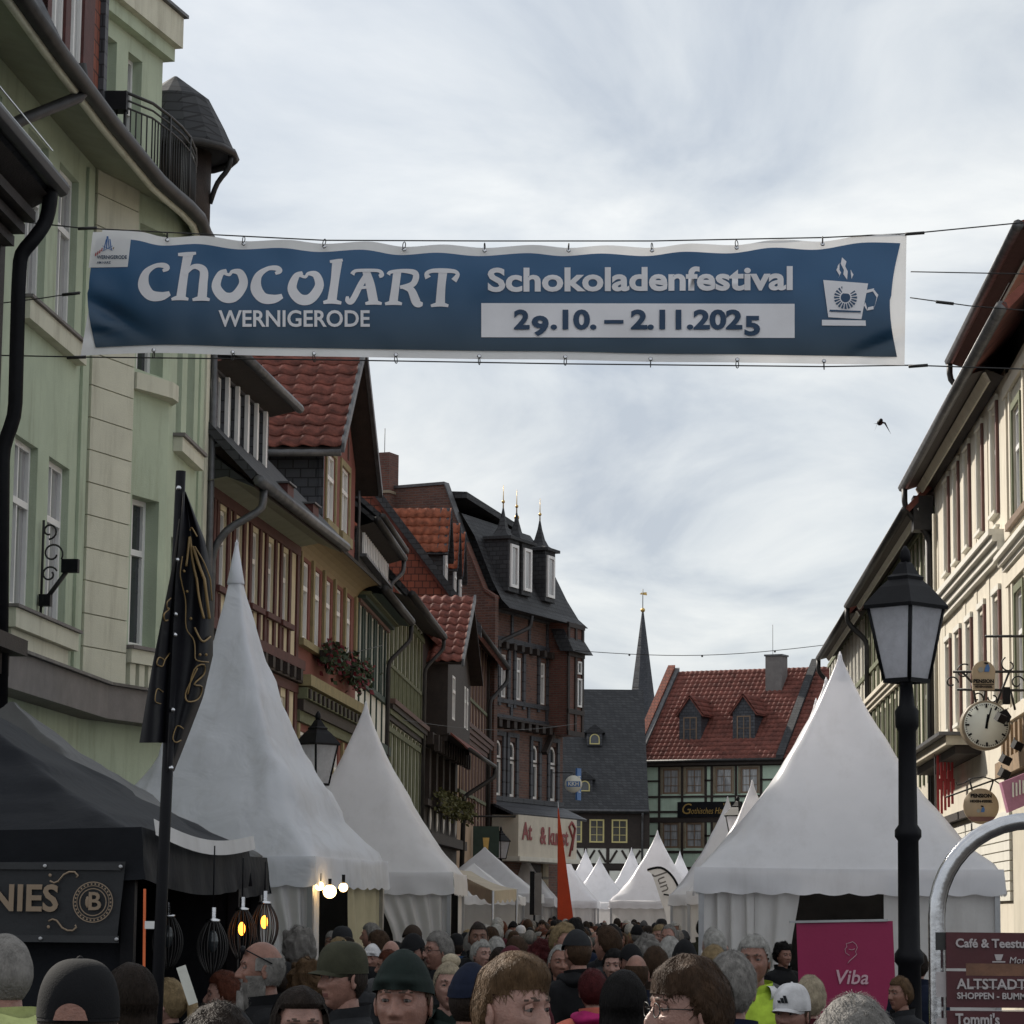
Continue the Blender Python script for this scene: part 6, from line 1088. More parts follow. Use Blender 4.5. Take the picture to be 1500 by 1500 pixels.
word((('c', 0, 0), ('h', 0, 0), ('o', 0, 0), ('c', 412, 10), ('o', 278, 8), ('l', 0, 0), ('A', 0, 0), ('R', 0, 0), ('T', 0, 0)))
def cp(x, y): return (680 + x / 2.143, 320 + y / 2.143)
poly('cup_print', [cp(*q) for q in ((1143, 310), (1247, 316), (1268, 204), (1127, 193))], 'prw'); poly('saucer_print', [cp(*q) for q in ((1123, 336), (1261, 337), (1260, 320), (1123, 318))], 'prw')
Hn = [(1260, 230), (1283, 224), (1296, 245), (1285, 280), (1264, 284), (1255, 268)]
for i in range(5): poly('handle_print', [cp(Hn[i][0], Hn[i][1] - 5), cp(Hn[i][0], Hn[i][1] + 5), cp(Hn[i + 1][0], Hn[i + 1][1] + 5), cp(Hn[i + 1][0] + 4, Hn[i + 1][1] - 5)], 'prw', .024 + .0005 * i)
for pts in (((1168, 162), (1178, 178), (1175, 186), (1183, 170), (1172, 150), (1178, 140)), ((1186, 122), (1182, 142), (1192, 162), (1190, 175), (1202, 192), (1204, 166), (1196, 150), (1200, 135)), ((1213, 160), (1214, 175), (1216, 190), (1222, 176), (1217, 168))): poly('steam_print', [cp(*q) for q in pts], 'prw')
for i in range(20):
    a = 2 * PI * i / 20; c_, s_ = math.cos(a), math.sin(a); poly('ray_print', [cp(1197 + 19 * c_ - 1.6 * s_, 248 + 19 * s_ + 1.6 * c_), cp(1197 + 36 * c_ - 3.4 * s_, 248 + 36 * s_ + 3.4 * c_), cp(1197 + 36 * c_ + 3.4 * s_, 248 + 36 * s_ - 3.4 * c_), cp(1197 + 19 * c_ + 1.6 * s_, 248 + 19 * s_ - 1.6 * c_)], 'navyv', .034)
poly('disc_print', [cp(1197 + 15 * math.cos(-a / 3), 248 + 15 * math.sin(-a / 3)) for a in range(19)], 'navyv', .034); poly('line_print', [cp(1147, 292), cp(1245, 295), cp(1245, 290), cp(1147, 286)], 'navyv', .034)
# carabiners, eyelets and the wires that carry the banner
_ey = MB().lathe([(.02, 0), (.022, .006), (.01, .008)], 10).xf(Matrix.Rotation(PI / 2, 4, 'X')).mesh('eyelet', M['metal']); _cb = MB().tube([(.014 * math.cos(a / 12 * 2 * PI), 0, .036 * math.sin(a / 12 * 2 * PI)) for a in range(13)], .005, 5).mesh('carabiner', M['iron'])
for i, x in enumerate((245, 357, 475, 592, 710, 833, 955, 1079, 1205)):
    y = [q[1] for q in TOP if q[0] == x][0] + 4; link('eyelet', _ey, BN, SF(x, y, .045)); o = link('carabiner', _cb, BN, SF(x, y - 6, .05)); o.rotation_euler = (0, random.uniform(-.3, .3), random.uniform(0, 1.5))
for x, y in BOT[1:-1]: link('eyelet', _ey, BN, SF(x, y - 4, .045)); o = link('carabiner', _cb, BN, SF(x, y + 3, .05)); o.rotation_euler = (0, random.uniform(-.3, .3), random.uniform(0, 1.5))
for i, (pts, lab) in enumerate(((((-30, 318), (118, 334), (475, 352), (710, 353), (955, 353), (1205, 348), (1335, 342), (1540, 322)), 'upper carrying wire along the top edge of the street banner'), (((-30, 520), (118, 523), (475, 527), (828, 533), (1207, 537), (1335, 535), (1540, 542)), 'lower carrying wire along the bottom edge of the street banner'),
        (((-30, 448), (60, 437), (118, 428)), 'short guy wire from the left edge of the banner'), (((1333, 436), (1420, 448), (1540, 458)), 'slanting guy wire from the right edge of the banner'), (((1334, 398), (1540, 402)), 'thin level wire running right behind the banner'))):
    t = thing('banner_wire', lab, 'wire', at(pts[0][0], pts[0][1], BD)); MB().tube([at(x, y, BD + .03) - t.location for x, y in pts], .007 if i < 2 else .006, 5).build('cable', M['iron'], t)
    if i in (0, 1):
        for x, y in ((128, 334) if i == 0 else (112, 523), (1340, 341) if i == 0 else (1345, 535)): MB().tube([at(x - 14, y + (1 if x < 200 else 2), BD) - t.location, at(x + 14, y, BD) - t.location], .016, 6).build('turnbuckle', M['iron'], t)
    if i in (2, 3): x, y = ((105, 430), (1385, 443))[i - 2]; MB().tube([at(x - 14, y + (2 if i == 2 else -1), BD) - t.location, at(x + 12, y - (1 if i == 2 else -2), BD) - t.location], .016, 6).build('turnbuckle', M['iron'], t)
# ================================================================== people
SK = [pm('skin_%d' % i, c, .47, .22, 26, .2, 150, spec=.4) for i, c in enumerate(((.27, .14, .107), (.225, .11, .08), (.31, .175, .14), (.15, .075, .052)))]
for m in SK: m.node_tree.nodes['Principled BSDF'].inputs['Subsurface Weight'].default_value = .06; m.node_tree.nodes['Principled BSDF'].inputs['Subsurface Radius'].default_value = (.01, .004, .002)
HC = {'grey': (.30, .28, .26), 'white': (.52, .50, .47), 'black': (.012, .010, .010), 'dark': (.030, .020, .015), 'brown': (.075, .042, .024), 'lightbrown': (.16, .095, .05), 'blond': (.36, .26, .14), 'paleblond': (.55, .46, .33), 'auburn': (.12, .035, .018), 'red': (.10, .016, .018)}
def hairmat(n, c):
    m = pm('hair_' + n, c, .65, .35, 30, 0, spec=.15); t = m.node_tree; b = t.nodes['Principled BSDF']; g = [q for q in t.nodes if q.type == 'NEW_GEOMETRY'][0]
    mp_ = t.nodes.new('ShaderNodeMapping'); mp_.inputs['Scale'].default_value = (190, 190, 22); t.links.new(g.outputs['Position'], mp_.inputs[0]); w = t.nodes.new('ShaderNodeTexNoise'); w.inputs['Scale'].default_value = 1; w.inputs['Detail'].default_value = 3; t.links.new(mp_.outputs[0], w.inputs['Vector'])
    bp = t.nodes.new('ShaderNodeBump'); bp.inputs['Strength'].default_value = .8; bp.inputs['Distance'].default_value = .01; t.links.new(w.outputs['Fac'], bp.inputs['Height']); t.links.new(bp.outputs[0], b.inputs['Normal']); return m
HM = {k: hairmat(k, tuple(q * .62 for q in c)) for k, c in HC.items()}
CL = {'black': (.012, .012, .014), 'navy': (.014, .02, .045), 'charcoal': (.035, .036, .04), 'darkgreen': (.022, .034, .03), 'brown': (.06, .04, .03), 'grey': (.12, .12, .125), 'beige': (.28, .23, .17), 'wine': (.10, .016, .025), 'coral': (.62, .17, .12), 'lime': (.42, .58, .06), 'paleblue': (.32, .38, .42), 'white': (.58, .57, .58), 'olive': (.07, .07, .045), 'blue': (.03, .07, .16), 'mustard': (.33, .19, .05), 'limehood': (.44, .48, .2), 'pink': (.55, .03, .18)}
CM = {k: pm('cloth_' + k, tuple(q * (.6 if sum(c) < .8 else .9) for q in c), .9, .25, 14, .14, 260, spec=.2) for k, c in CL.items()}
M['eye'] = pm('eye_white', (.17, .14, .13), .3, .05, 9, 0); M['iris'] = pm('iris', (.02, .016, .014), .15, .1, 9, 0); M['lip'] = pm('lips', (.17, .07, .06), .45, .1, 20, 0); M['brow'] = pm('eyebrow', (.06, .036, .026), .7, .2, 60, 0)
def G_(x, s): return math.exp(-(x / s) ** 2)
def sst(a, b_, x): t = min(1, max(0, (x - a) / (b_ - a))); return t * t * (3 - 2 * t)
def headpos(u, v, fem=False):
    """point of the head surface; front is -y, origin at head centre"""
    th, ph = PI * v, 2 * PI * u; x, f, z = math.sin(th) * math.sin(ph) * .076, math.sin(th) * math.cos(ph) * .098, math.cos(th) * .12
    if z < 0:
        k = -z / .12; x *= 1 - (.30 if not fem else .36) * k ** 1.5
        if f < 0: f *= 1 - .45 * k ** 1.3
        else: f *= 1 + .02 * k
        if f > 0: z *= 1 + .05 * sst(0, .07, f)
    if f > .066: f = .066 + (f - .066) * .72
    fr = sst(.02, .06, f)
    ax = abs(x); nz = sst(.028, -.020, z) * (1 - sst(-.028, -.040, z)); nw = .008 + .008 * sst(.0, -.028, z)
    f += fr * (.026 * nz * G_(x, nw) + .004 * G_(z - .033, .009) * G_(ax - .025, .03) - .017 * G_(ax - .031, .016) * G_(z - .013, .012) + .005 * G_(ax - .030, .022) * G_(z - .036, .008) + .006 * G_(ax - .013, .006) * G_(z + .026, .008) + .006 * G_(ax - .044, .016) * G_(z + .016, .014) - .003 * G_(ax - .034, .008) * G_(z + .05, .02) + .006 * G_(x, .024) * G_(z + .057, .012) - .004 * G_(x, .026) * G_(z + .0575, .0028) + .008 * G_(x, .022) * G_(z + .098, .018) - .004 * G_(x, .03) * G_(z + .076, .008))
    return x, f, z
def make_head(b, nu, nv, fem=False, ears=True):
    base = len(b.v); P = [headpos(i / nu, j / nv, fem) for j in range(nv + 1) for i in range(nu)]; vs = [(x, -f, z) for x, f, z in P]; fs = []; ms = []
    for j in range(nv):
        for i in range(nu):
            q = (j * nu + i, (j + 1) * nu + i, (j + 1) * nu + (i + 1) % nu, j * nu + (i + 1) % nu); fs.append(q); cx = sum(P[k][0] for k in q) / 4; cf = sum(P[k][1] for k in q) / 4; cz = sum(P[k][2] for k in q) / 4; m = 0
            if cf > .05:
                if abs(cx) < .023 and abs(cz + .057) < .0075 * (1 - (cx / .027) ** 2) + .002: m = 1
                elif .013 < abs(cx) < .050 and abs(cz - .0335 - .004 * (1 - ((abs(cx) - .032) / .02) ** 2)) < .0034 * (1 - .55 * sst(.02, .05, abs(cx))): m = 2
            ms.append(m)
    b.v += vs; b.f += [tuple(base + k for k in q) for q in fs]; b.m += ms; b.sm += [True] * len(fs)
    for sg in (-1, 1):
        if ears:
            E = Matrix.Translation((sg * .0735, .008, -.004)) @ Matrix.Rotation(sg * R_(22), 4, 'Z') @ Matrix.Rotation(R_(-10), 4, 'X'); o = MB()
            o.grid(lambda u, v: (sg * (.006 + .010 * math.cos(PI * v) * (1) - .008 * G_(v, .22)) , .019 * math.sin(PI * v) * math.cos(2 * PI * u) * (1.05 if math.sin(2 * PI * u) > 0 else .8), .032 * math.sin(PI * v) * math.sin(2 * PI * u)), 16, 8); o.xf(E); b.add(o.v, o.f, 0, True)
        o = MB(); o.ball((sg * .032, -.0700, .0125), .0115, 12, 8); b.add(o.v, o.f, 3, True); o = MB(); o.ball((sg * .032, -.0795, .0122), .0056, 8, 6, sc=(1, .45, 1)); b.add(o.v, o.f, 4, True)
        o = MB(); o.grid(lambda u, v: (sg * .032 + .0165 * (u - .5) * 2, -.0725 - .0078 * math.sin(PI * u), .0105 - .0035 * math.sin(PI * u) - .009 * (1 - v)), 8, 2); b.add(o.v, o.f, 0, True)
        o = MB(); o.grid(lambda u, v: (sg * .032 + .0165 * (u - .5) * 2, -.0735 - .0095 * math.sin(PI * u) - .0012 * v, .0125 + .0055 * math.sin(PI * u) + .010 * (1 - v)), 8, 2); b.add(o.v, o.f, 0, True)
    b.tube([(0, .012, -.055), (0, .02, -.12), (0, .028, -.19), (0, .035, -.27)], [.05, .054, .06, .09] if not fem else [.044, .046, .05, .08], 16, 0)
def remesh(b, vox, smooth=6, disp=None):
    me = b.mesh('tmp', []); o = link('tmp', me); m = o.modifiers.new('r', 'REMESH'); m.mode = 'VOXEL'; m.voxel_size = vox; s = o.modifiers.new('s', 'SMOOTH'); s.iterations = smooth; s.factor = .5
    r = bpy.data.meshes.new_from_object(o.evaluated_get(bpy.context.evaluated_depsgraph_get())); bpy.data.objects.remove(o); V_ = [v.co.copy() for v in r.vertices]; F_ = [tuple(p.vertices) for p in r.polygons]
    if disp: V_ = [v + disp(v) for v in V_]
    n = MB(); n.add(V_, F_, 0, True); return n
def ell_loft(b, rows, n=20):                   # rows: (z, half width, half depth, y shift)
    vs = [(w * math.cos(2 * PI * i / n), yo + d * math.sin(2 * PI * i / n), z) for z, w, d, yo in rows for i in range(n)]; k = len(rows)
    b.add(vs, [(j * n + i, j * n + (i + 1) % n, (j + 1) * n + (i + 1) % n, (j + 1) * n + i) for j in range(k - 1) for i in range(n)] + [tuple(range(n))[::-1], tuple(range((k - 1) * n, k * n))], 0, True)
HZ_ = 1.63                                     # head centre above the ground for a 1.75 m figure
def arms(b, r, pocket, extra=0):
    J = {}
    for sg in (-1, 1):
        sh = Vector((sg * .185, .02, 1.40)); el = Vector((sg * .27, .05, 1.12)); wr = Vector((sg * .23, -.12, .92)) if pocket else Vector((sg * .28, -.03, .87)); J[sg] = (sh, el, wr)
        b.tube([sh - Vector((sg * .06, 0, -.01)), sh, sh.lerp(el, .5), el, el.lerp(wr, .5), wr], [r * 1.15, r * 1.2, r, r * .9, r * .8, r * .7], 12)
    return J
def make_body(hi, fem, pocket):
    b = MB(); ell_loft(b, [(.86, .15, .11, .0), (.98, .165, .12, 0), (1.1, .14, .105, 0), (1.28, .165, .115, .01), (1.40, .15, .095, .02), (1.47, .07, .065, .03), (1.53, .055, .055, .03)])
    J = arms(b, .043, pocket)
    for sg in (-1, 1):
        b.tube([(sg * .09, 0, .92), (sg * .1, 0, .7), (sg * .1, -.01, .48), (sg * .1, .02, .25), (sg * .1, .03, .07)], [.088, .08, .055, .052, .036], 12); b.tube([(sg * .1, .05, .04), (sg * .105, -.06, .035), (sg * .11, -.16, .025)], [.04, .042, .03], 10)
        wr = J[sg][2]; d = Vector((0, -.25, -1)).normalized(); b.tube([wr, wr + d * .05, wr + d * .095], [.026, .036, .03], 10, ry=.55)
        for k in range(4): p = wr + d * .09 + Vector((0, (k - 1.5) * .017, 0)); L_ = (.062, .072, .068, .052)[k]; b.tube([p, p + d * L_ * .55 + Vector((-sg * .004, 0, 0)), p + d * L_ + Vector((-sg * .02, 0, 0))], [.0095, .009, .007], 7)
        b.tube([wr + d * .03 + Vector((0, -.03, 0)), wr + d * .065 + Vector((-sg * .01, -.048, 0)), wr + d * .09 + Vector((-sg * .016, -.05, 0))], [.011, .010, .008], 7)
    r = remesh(b, .014 if hi else .03, 3); h = MB(); make_head(h, 84 if hi else 26, 70 if hi else 20, fem); r.add([(x, y, z + HZ_) for x, y, z in h.v], h.f, 0, True); r.m[-len(h.f):] = h.m; return r
def make_coat(hi, pocket, fem):
    b = MB(); ell_loft(b, [(.70, .205, .165, 0), (.85, .20, .155, 0), (1.0, .19, .15, 0), (1.12, .178, .142, 0), (1.28, .195, .148, .01), (1.38, .19, .135, .015), (1.44, .15, .11, .02), (1.50, .085, .085, .026)] if not fem else [(.70, .205, .17, 0), (.9, .185, .15, 0), (1.08, .165, .135, 0), (1.25, .178, .14, .005), (1.36, .17, .125, .015), (1.42, .13, .10, .02), (1.48, .08, .08, .026)])
    arms(b, .066, pocket)
    def fold(v): n = noise.noise((v.x * 7, v.y * 7, v.z * 11)) * .010 + noise.noise((v.x * 18, v.y * 18, v.z * 26)) * .005; return Vector((v.x, v.y, 0)).normalized() * n
    r = remesh(b, .016 if hi else .035, 4, fold if hi else None)
    cw = .088 if not fem else .082               # stand-up collar
    r.grid(lambda u, v: (cw * (1 + .12 * v) * math.cos(2 * PI * u), .022 + (cw + .004) * (1 + .1 * v) * math.sin(2 * PI * u), 1.455 + .075 * v + .012 * math.sin(2 * PI * u) - (.035 * G_(u - .75, .05) * v)), 28, 4); return r
def make_hood():
    b = MB(); b.grid(lambda u, v: ((.10 + .045 * math.sin(PI * v)) * math.cos(PI * u * 1.5 - PI * .25), .03 + (.1 + .06 * math.sin(PI * v)) * math.sin(PI * u * 1.5 - PI * .25), 1.43 + .085 * v + .02 * noise.noise((u * 5, v * 2, 0))), 28, 8); return b
def make_trousers(hi):
    b = MB(); ell_loft(b, [(.66, .165, .125, 0), (.8, .18, .13, 0), (.98, .165, .13, 0)])
    for sg in (-1, 1): b.tube([(sg * .09, 0, .85), (sg * .1, 0, .65), (sg * .1, -.01, .45), (sg * .1, .02, .2), (sg * .1, .025, .06)], [.1, .095, .075, .07, .065], 12)
    return remesh(b, .03, 3)
def make_shoes(sg): b = MB(); b.tube([(sg * .1, .07, .05), (sg * .1, .03, .06), (sg * .105, -.07, .05), (sg * .11, -.19, .035)], [.045, .052, .05, .03], 10); return b
# hair: a shell that grows out of the scalp plus loose strands
def hair(style, hi=True, seed=0):
    rnd = random.Random(seed); nu, nv = (72, 56) if hi else (26, 20)
    def th(u, v):
        x, f, z = headpos(u, v); ax = abs(x); n = noise.noise((x * 40, f * 40, z * 25 + seed)); bk = sst(.02, -.04, f)
        if style in ('short', 'curly', 'fringe', 'buzz', 'receding', 'tied'):
            line = .070 if f > .045 else (.070 - .075 * sst(.045, .005, f))
            if style == 'receding': line += .03 * sst(.0, .05, f) * (.6 + .4 * G_(ax - .05, .03)); 
            if style == 'fringe' and f > .03: line = .046 + .008 * n
            if f < .012: line = -.005 - .062 * sst(.012, -.045, f)
            if z < line: return 0
            top = sst(line, line + .045, z); t = {'short': .016, 'curly': .034, 'fringe': .018, 'buzz': .006, 'receding': .010, 'tied': .010}[style]
            return .003 + t * (.35 + .65 * top) * (1 + (.9 if style == 'curly' else .35) * n)
        if style == 'mullet':
            line = .058 - .012 * sst(-.03, .06, x) if f > .035 else .045
            if f < .0: line = .03 - .13 * sst(.0, -.05, f)
            if z < line: return 0
            return .003 + (.012 + .014 * sst(.04, .10, z)) * sst(line - .004, line + .03, z) * (1 + .25 * n) * (1 - .25 * bk)
        if style == 'fringebald':
            if z > .055 or z < -.06 or f > .03: return 0
            return 0 if (f > -.01 and z < -.002) else .007 * (1 + .5 * n)
        if style == 'beard':
            if f < -.012 or z > -.022: return 0
            if f > .058 and abs(z + .057) < .012 and ax < .022: return 0
            if z > -.045 and ax < .052 and f > .05 and not (ax < .03 and z < -.036): return 0
            return .004 + .026 * sst(-.035, -.10, z) * (1 + .4 * n)
        if style in ('long', 'longfront'):
            line = .072 if f > .045 else -.2
            if z < line: return 0
            return .014 * (1 + .3 * n) + .004
        return 0
    lg = .34 if style.startswith('long') else 0
    def pos(u, v, extra=0):
        x, f, z = headpos(u, min(v, .985)); t = th(u, v) + extra; d = Vector((x / .076 ** 2, f / .098 ** 2, z / .12 ** 2)).normalized(); p = Vector((x, f, z)) + d * t
        if style == 'beard' and z < -.07: p.z -= 1.1 * (-.07 - z) * 1.6; p.y += .0
        if lg and v > .5:
            k = (v - .5) / .45; a = 2 * PI * u; rx, ry = .092 + .015 * k, .10; p = Vector((math.sin(a) * rx * (1 + .05 * noise.noise((u * 30, 0, seed))), math.cos(a) * ry * (.95 if math.cos(a) < 0 else .75), -lg * k + .0))
        return p
    b = MB(); idx = {}
    def ok(u, v):
        if lg and v > .5: return math.cos(2 * PI * u) < (.45 if style == 'longfront' else .3) and v < .95
        return th(u, v) > 0
    for j in range(nv):
        for i in range(nu):
            c = [(i, j), (i, j + 1), (i + 1, j + 1), (i + 1, j)]
            if not ok((i + .5) / nu, (j + .5) / nv): continue
            q = []
            for a, e in c:
                key = (a % nu, e)
                if key not in idx: idx[key] = len(b.v); p = pos(a / nu, e / nv) if th(a / nu, e / nv) > 0 or (lg and e / nv > .5) else pos(a / nu, e / nv, .003); b.v.append((p.x, -p.y, p.z + HZ_))
                q.append(idx[key])
            b.f.append(tuple(q)); b.m.append(0); b.sm.append(True)
    if hi and style not in ('buzz',):
        for _ in range(3000):
            u, v = rnd.random(), rnd.random() ** .6 * .8 if style != 'beard' else rnd.uniform(.55, .98)
            if not ok(u, v): continue
            k = 5; L_ = {'curly': .05, 'short': .06, 'fringe': .09, 'mullet': .10, 'long': .3, 'longfront': .3, 'beard': .04}.get(style, .05); lift = {'curly': .022, 'beard': .012, 'tied': .005, 'mullet': .005, 'fringe': .005, 'long': .004, 'longfront': .004}.get(style, .010); pts = []; du = rnd.gauss(0, .012 if style != 'curly' else .05); wv = rnd.uniform(.0006, .0014)
            for s in range(k):
                vv = v + L_ * s / k
                if vv > .97 or (not ok(u + du * s, vv) and (s > 3 or style in ('receding', 'fringebald', 'beard', 'long', 'longfront'))): break
                p = pos((u + du * s) % 1, vv, lift * rnd.uniform(.3, 1) * (s + .5) / k); pts.append(Vector((p.x, -p.y, p.z + HZ_)))
            if len(pts) < 2: continue
            vs = []
            for s, p in enumerate(pts): sd = Vector((-p.y, p.x, 0)).normalized() * wv * (1 - .7 * s / len(pts)); vs += [p - sd, p + sd]
            b.add(vs, [(2 * s, 2 * s + 1, 2 * s + 3, 2 * s + 2) for s in range(len(pts) - 1)], 0, True)
    return b
def hat(kind):
    b = MB()
    if kind == 'beanie':
        def fn(u, v): x, f, z = headpos(u, v * .47); zz = z if v < .95 else z; r = 1.0 + .13 + .015 * noise.noise((u * 9, v * 4, 0)) + (.05 if v > .78 else 0) + .006 * math.sin(u * 2 * PI * 60); d = 1.12 if v < .2 else 1.1; return (x * r, -f * r - .0, z * d + .018 - .012 * v * math.cos(2 * PI * u) * -1 + HZ_)
        b.grid(fn, 90, 22)
    elif kind == 'knit':
        b.grid(lambda u, v: (lambda q: (q[0] * 1.2, -q[1] * 1.2, q[2] * 1.16 + .02 + HZ_ + .004 * math.sin(v * 60)))(headpos(u, v * .48)), 60, 30); b.ball((0, 0, HZ_ + .18), .035, 10, 8)
    elif kind in ('cap', 'capback'):
        def fn(u, v): r = math.sin(v * PI / 2) ** .72; return (.0865 * r * math.sin(2 * PI * u), -.112 * r * math.cos(2 * PI * u) * (1 if math.cos(2 * PI * u) > 0 else .98), HZ_ + .034 + .118 * max(0, math.cos(v * PI / 2)) ** .85)
        b.grid(fn, 60, 16); b.ball((0, 0, HZ_ + .150), .008, 8, 6)
        sg = -1 if kind == 'cap' else -1
        b.grid(lambda u, v: ((.082 - .012 * v) * math.sin((u - .5) * PI * .95), -(.088 * math.cos((u - .5) * PI * .95) + .072 * v * (math.cos((u - .5) * PI * .95)) ** .6) , HZ_ + .045 - .018 * v - .02 * (abs(u - .5) * 2) ** 2), 20, 8)
        b.grid(lambda u, v: (lambda q: (q[0] * 1.15, -q[1] * 1.15, q[2] * 1.1 + HZ_ + .004))(headpos(u, .395 + .05 * v)), 48, 3)
    elif kind == 'flatcap':
        b.grid(lambda u, v: (lambda q: (q[0] * 1.2, -q[1] * 1.22 - .012, q[2] * 1.05 + .012 + HZ_ - .03 * sst(.0, .09, q[1])))(headpos(u, v * .42)), 40, 14)
        b.grid(lambda u, v: (.07 * math.sin((u - .5) * PI * .8), -(.095 * math.cos((u - .5) * PI * .8) + .04 * v), HZ_ + .045 - .015 * v), 14, 4)
    return b
_pc = {}
def part(key, fn):
    if key not in _pc: _pc[key] = fn().mesh(key[0], [SK[0]] if key[0] != 'body' else [SK[0], M['lip'], M['brow'], M['eye'], M['iris']])
    return _pc[key]
def setm(o, mat, i=0): o.material_slots[i].link = 'OBJECT'; o.material_slots[i].material = mat
def person(label, px, ytop, d, face, skin=0, hr=('short', 'brown'), coat='black', hatk=None, hatc='black', hi=True, fem=False, glasses=False, beard=None, hood=None, trs='charcoal', group=None, tilt=0, hbonus=0, X=None, H=None):
    if X is None: q = at(px, ytop, d); X = q.x; H = q.z
    top = 1.755 + (.025 if hr and hr[0] in ('curly', 'mullet', 'fringe') else .01 if hr and hr[0] not in ('buzz', 'fringebald') else 0); top = 1.775 if hatk in ('beanie', 'cap', 'flatcap') else top; top = 1.85 if hatk == 'knit' else top
    H = min(max(H, 1.42), 2.02); s = H / (top + hbonus); fx = .92 + .1 * ((len(label) * 7 + int(d * 31)) % 10) / 10
    t = thing('person', label, 'person', (X, d, 0), face, group); t.scale = (s * fx, s * fx, s); pk = True
    o = link('body', part(('body', hi, fem), lambda: make_body(hi, fem, pk)), t); setm(o, SK[skin])
    o = link('coat', part(('coat', hi, fem), lambda: make_coat(hi, pk, fem)), t); setm(o, CM[coat])
    o = link('trousers', part(('trousers', 1), lambda: make_trousers(hi)), t); setm(o, CM[trs])
    for sg in (-1, 1): o = link('shoe', part(('shoe', sg), lambda: make_shoes(sg)), t); setm(o, CM['black'])
    if hr:
        o = link('hair', part(('hair', hr[0], hi, len(label) % 3 if hi else 0), lambda: hair(hr[0], hi, len(label) % 3)), t); setm(o, HM[hr[1]])
    if beard: o = link('beard', part(('beard', hi), lambda: hair('beard', hi, 1)), t); setm(o, HM[beard])
    if hatk: o = link('hat', part(('hat', hatk), lambda: hat(hatk)), t); setm(o, CM[hatc])
    if hood: o = link('hood', part(('hood', 1), make_hood), t); setm(o, CM[hood])
    if glasses:
        g = MB()
        for sg in (-1, 1): g.tube([(sg * .033 + .021 * math.cos(a / 14 * 2 * PI), -.098 + .004 * abs(math.cos(a / 14 * 2 * PI)), .010 + .017 * math.sin(a / 14 * 2 * PI) + HZ_) for a in range(15)], .0016, 5); g.tube([(sg * .054, -.094, HZ_ + .014), (sg * .072, -.06, HZ_ + .014), (sg * .078, .0, HZ_ + .012)], .0016, 4)
        g.tube([(-.012, -.101, HZ_ + .012), (.012, -.101, HZ_ + .012)], .0016, 4)
        if ('glasses', 1) not in _pc: _pc[('glasses', 1)] = g.mesh('glasses', M['iron'])
        link('glasses', _pc[('glasses', 1)], t)
    return t
F, Bk, Lf, Rg = 0.0, PI, -PI / 2, PI / 2
p = person
p('man at left edge with cropped grey hair and lime hood, seen from behind', 8, 1369, 9.0, R_(-140), 0, ('buzz', 'grey'), 'limehood', hood='limehood')
pb = p('person in black peaked cap, close at bottom left, back of head', 117, 1409, 5.9, Bk, 0, ('buzz', 'dark'), 'black', 'cap', 'black')
MB().grid(lambda u, v: (.036 * (u - .5) * 2, .1115 * math.cos(.42 * (u - .5) * 2) + .0035, HZ_ + .030 + .034 * v * math.sqrt(max(0, 1 - ((u - .5) * 2) ** 2))), 12, 4).build('cap_opening', SK[0], pb)
p('woman with long dark hair and sunglasses on her head before the black stall', 192, 1411, 9.4, R_(-150), 2, ('long', 'dark'), 'black', fem=True)
pb = p('woman with blond ponytail and pale blue collar facing left', 247, 1431, 13.2, R_(-105), 2, ('tied', 'blond'), 'black', fem=True, hood='paleblue')
o = MB().tube([(0, .09, HZ_ + .02), (0, .135, HZ_ + .01), (.01, .15, HZ_ - .06), (.015, .135, HZ_ - .15)], [.02, .032, .034, .012], 10).build('ponytail', HM['blond'], pb)
p('person with chin length auburn hair facing left below the whisk lamps', 328, 1422, 13.5, R_(-85), 2, ('short', 'auburn'), 'brown', fem=True)
pb = p('bald man with long grey beard and sunglasses pushed up, facing left', 384, 1378, 12.2, R_(-80), 1, ('fringebald', 'grey'), 'black', beard='grey')
o = MB()
o.grid(lambda u, v: ((.004 + .052 * math.sin(PI * (.12 + .76 * v)) ** .8) * (1 - .55 * v) * math.cos(2 * PI * u) * 1.1, -.075 - .02 * v + .03 * math.sin(2 * PI * u) * (1 - .5 * v), HZ_ - .085 - .20 * v), 16, 10); o.build('long_beard', HM['grey'], pb)
def shades(t, z=.085, y=-.062):
    b = MB()
    for sg in (-1, 1): b.ball((sg * .035, y - .02, HZ_ + z), .027, 12, 8, sc=(1, .35, .7)); b.tube([(sg * .062, y - .01, HZ_ + z), (sg * .085, y + .06, HZ_ + z - .035), (sg * .084, y + .1, HZ_ + z - .055)], .003, 5)
    b.build('sunglasses', M['black'], t)
shades(pb)
p('person in dark grey beret, close at the bottom left of centre', 322, 1462, 5.7, R_(170), 0, ('short', 'dark'), 'charcoal', 'flatcap', 'charcoal')
p('man with wispy grey hair and mustard collar by the tall tent', 436, 1360, 17.5, R_(-150), 1, ('curly', 'grey'), 'charcoal', hood='mustard')
p('person with curly sandy hair seen from behind before the tall tent', 451, 1407, 14.6, R_(175), 2, ('curly', 'lightbrown'), 'beige')
p('man in olive baseball cap and dark jacket looking left', 503, 1381, 11.2, R_(-58), 0, ('buzz', 'dark'), 'charcoal', 'cap', 'olive')
p('woman with long dark hair and thin glasses facing the camera', 440, 1445, 8.3, R_(12), 2, ('longfront', 'dark'), 'black', fem=True, glasses=True)
p('man in dark grey knitted beanie facing the camera in front', 592, 1394, 8.0, R_(-14), 0, ('buzz', 'brown'), 'charcoal', 'beanie', 'darkgreen')
p('person in white bobble-less knit hat between the two left tents', 546, 1383, 24, R_(-20), 0, None, 'charcoal', 'beanie', 'white')
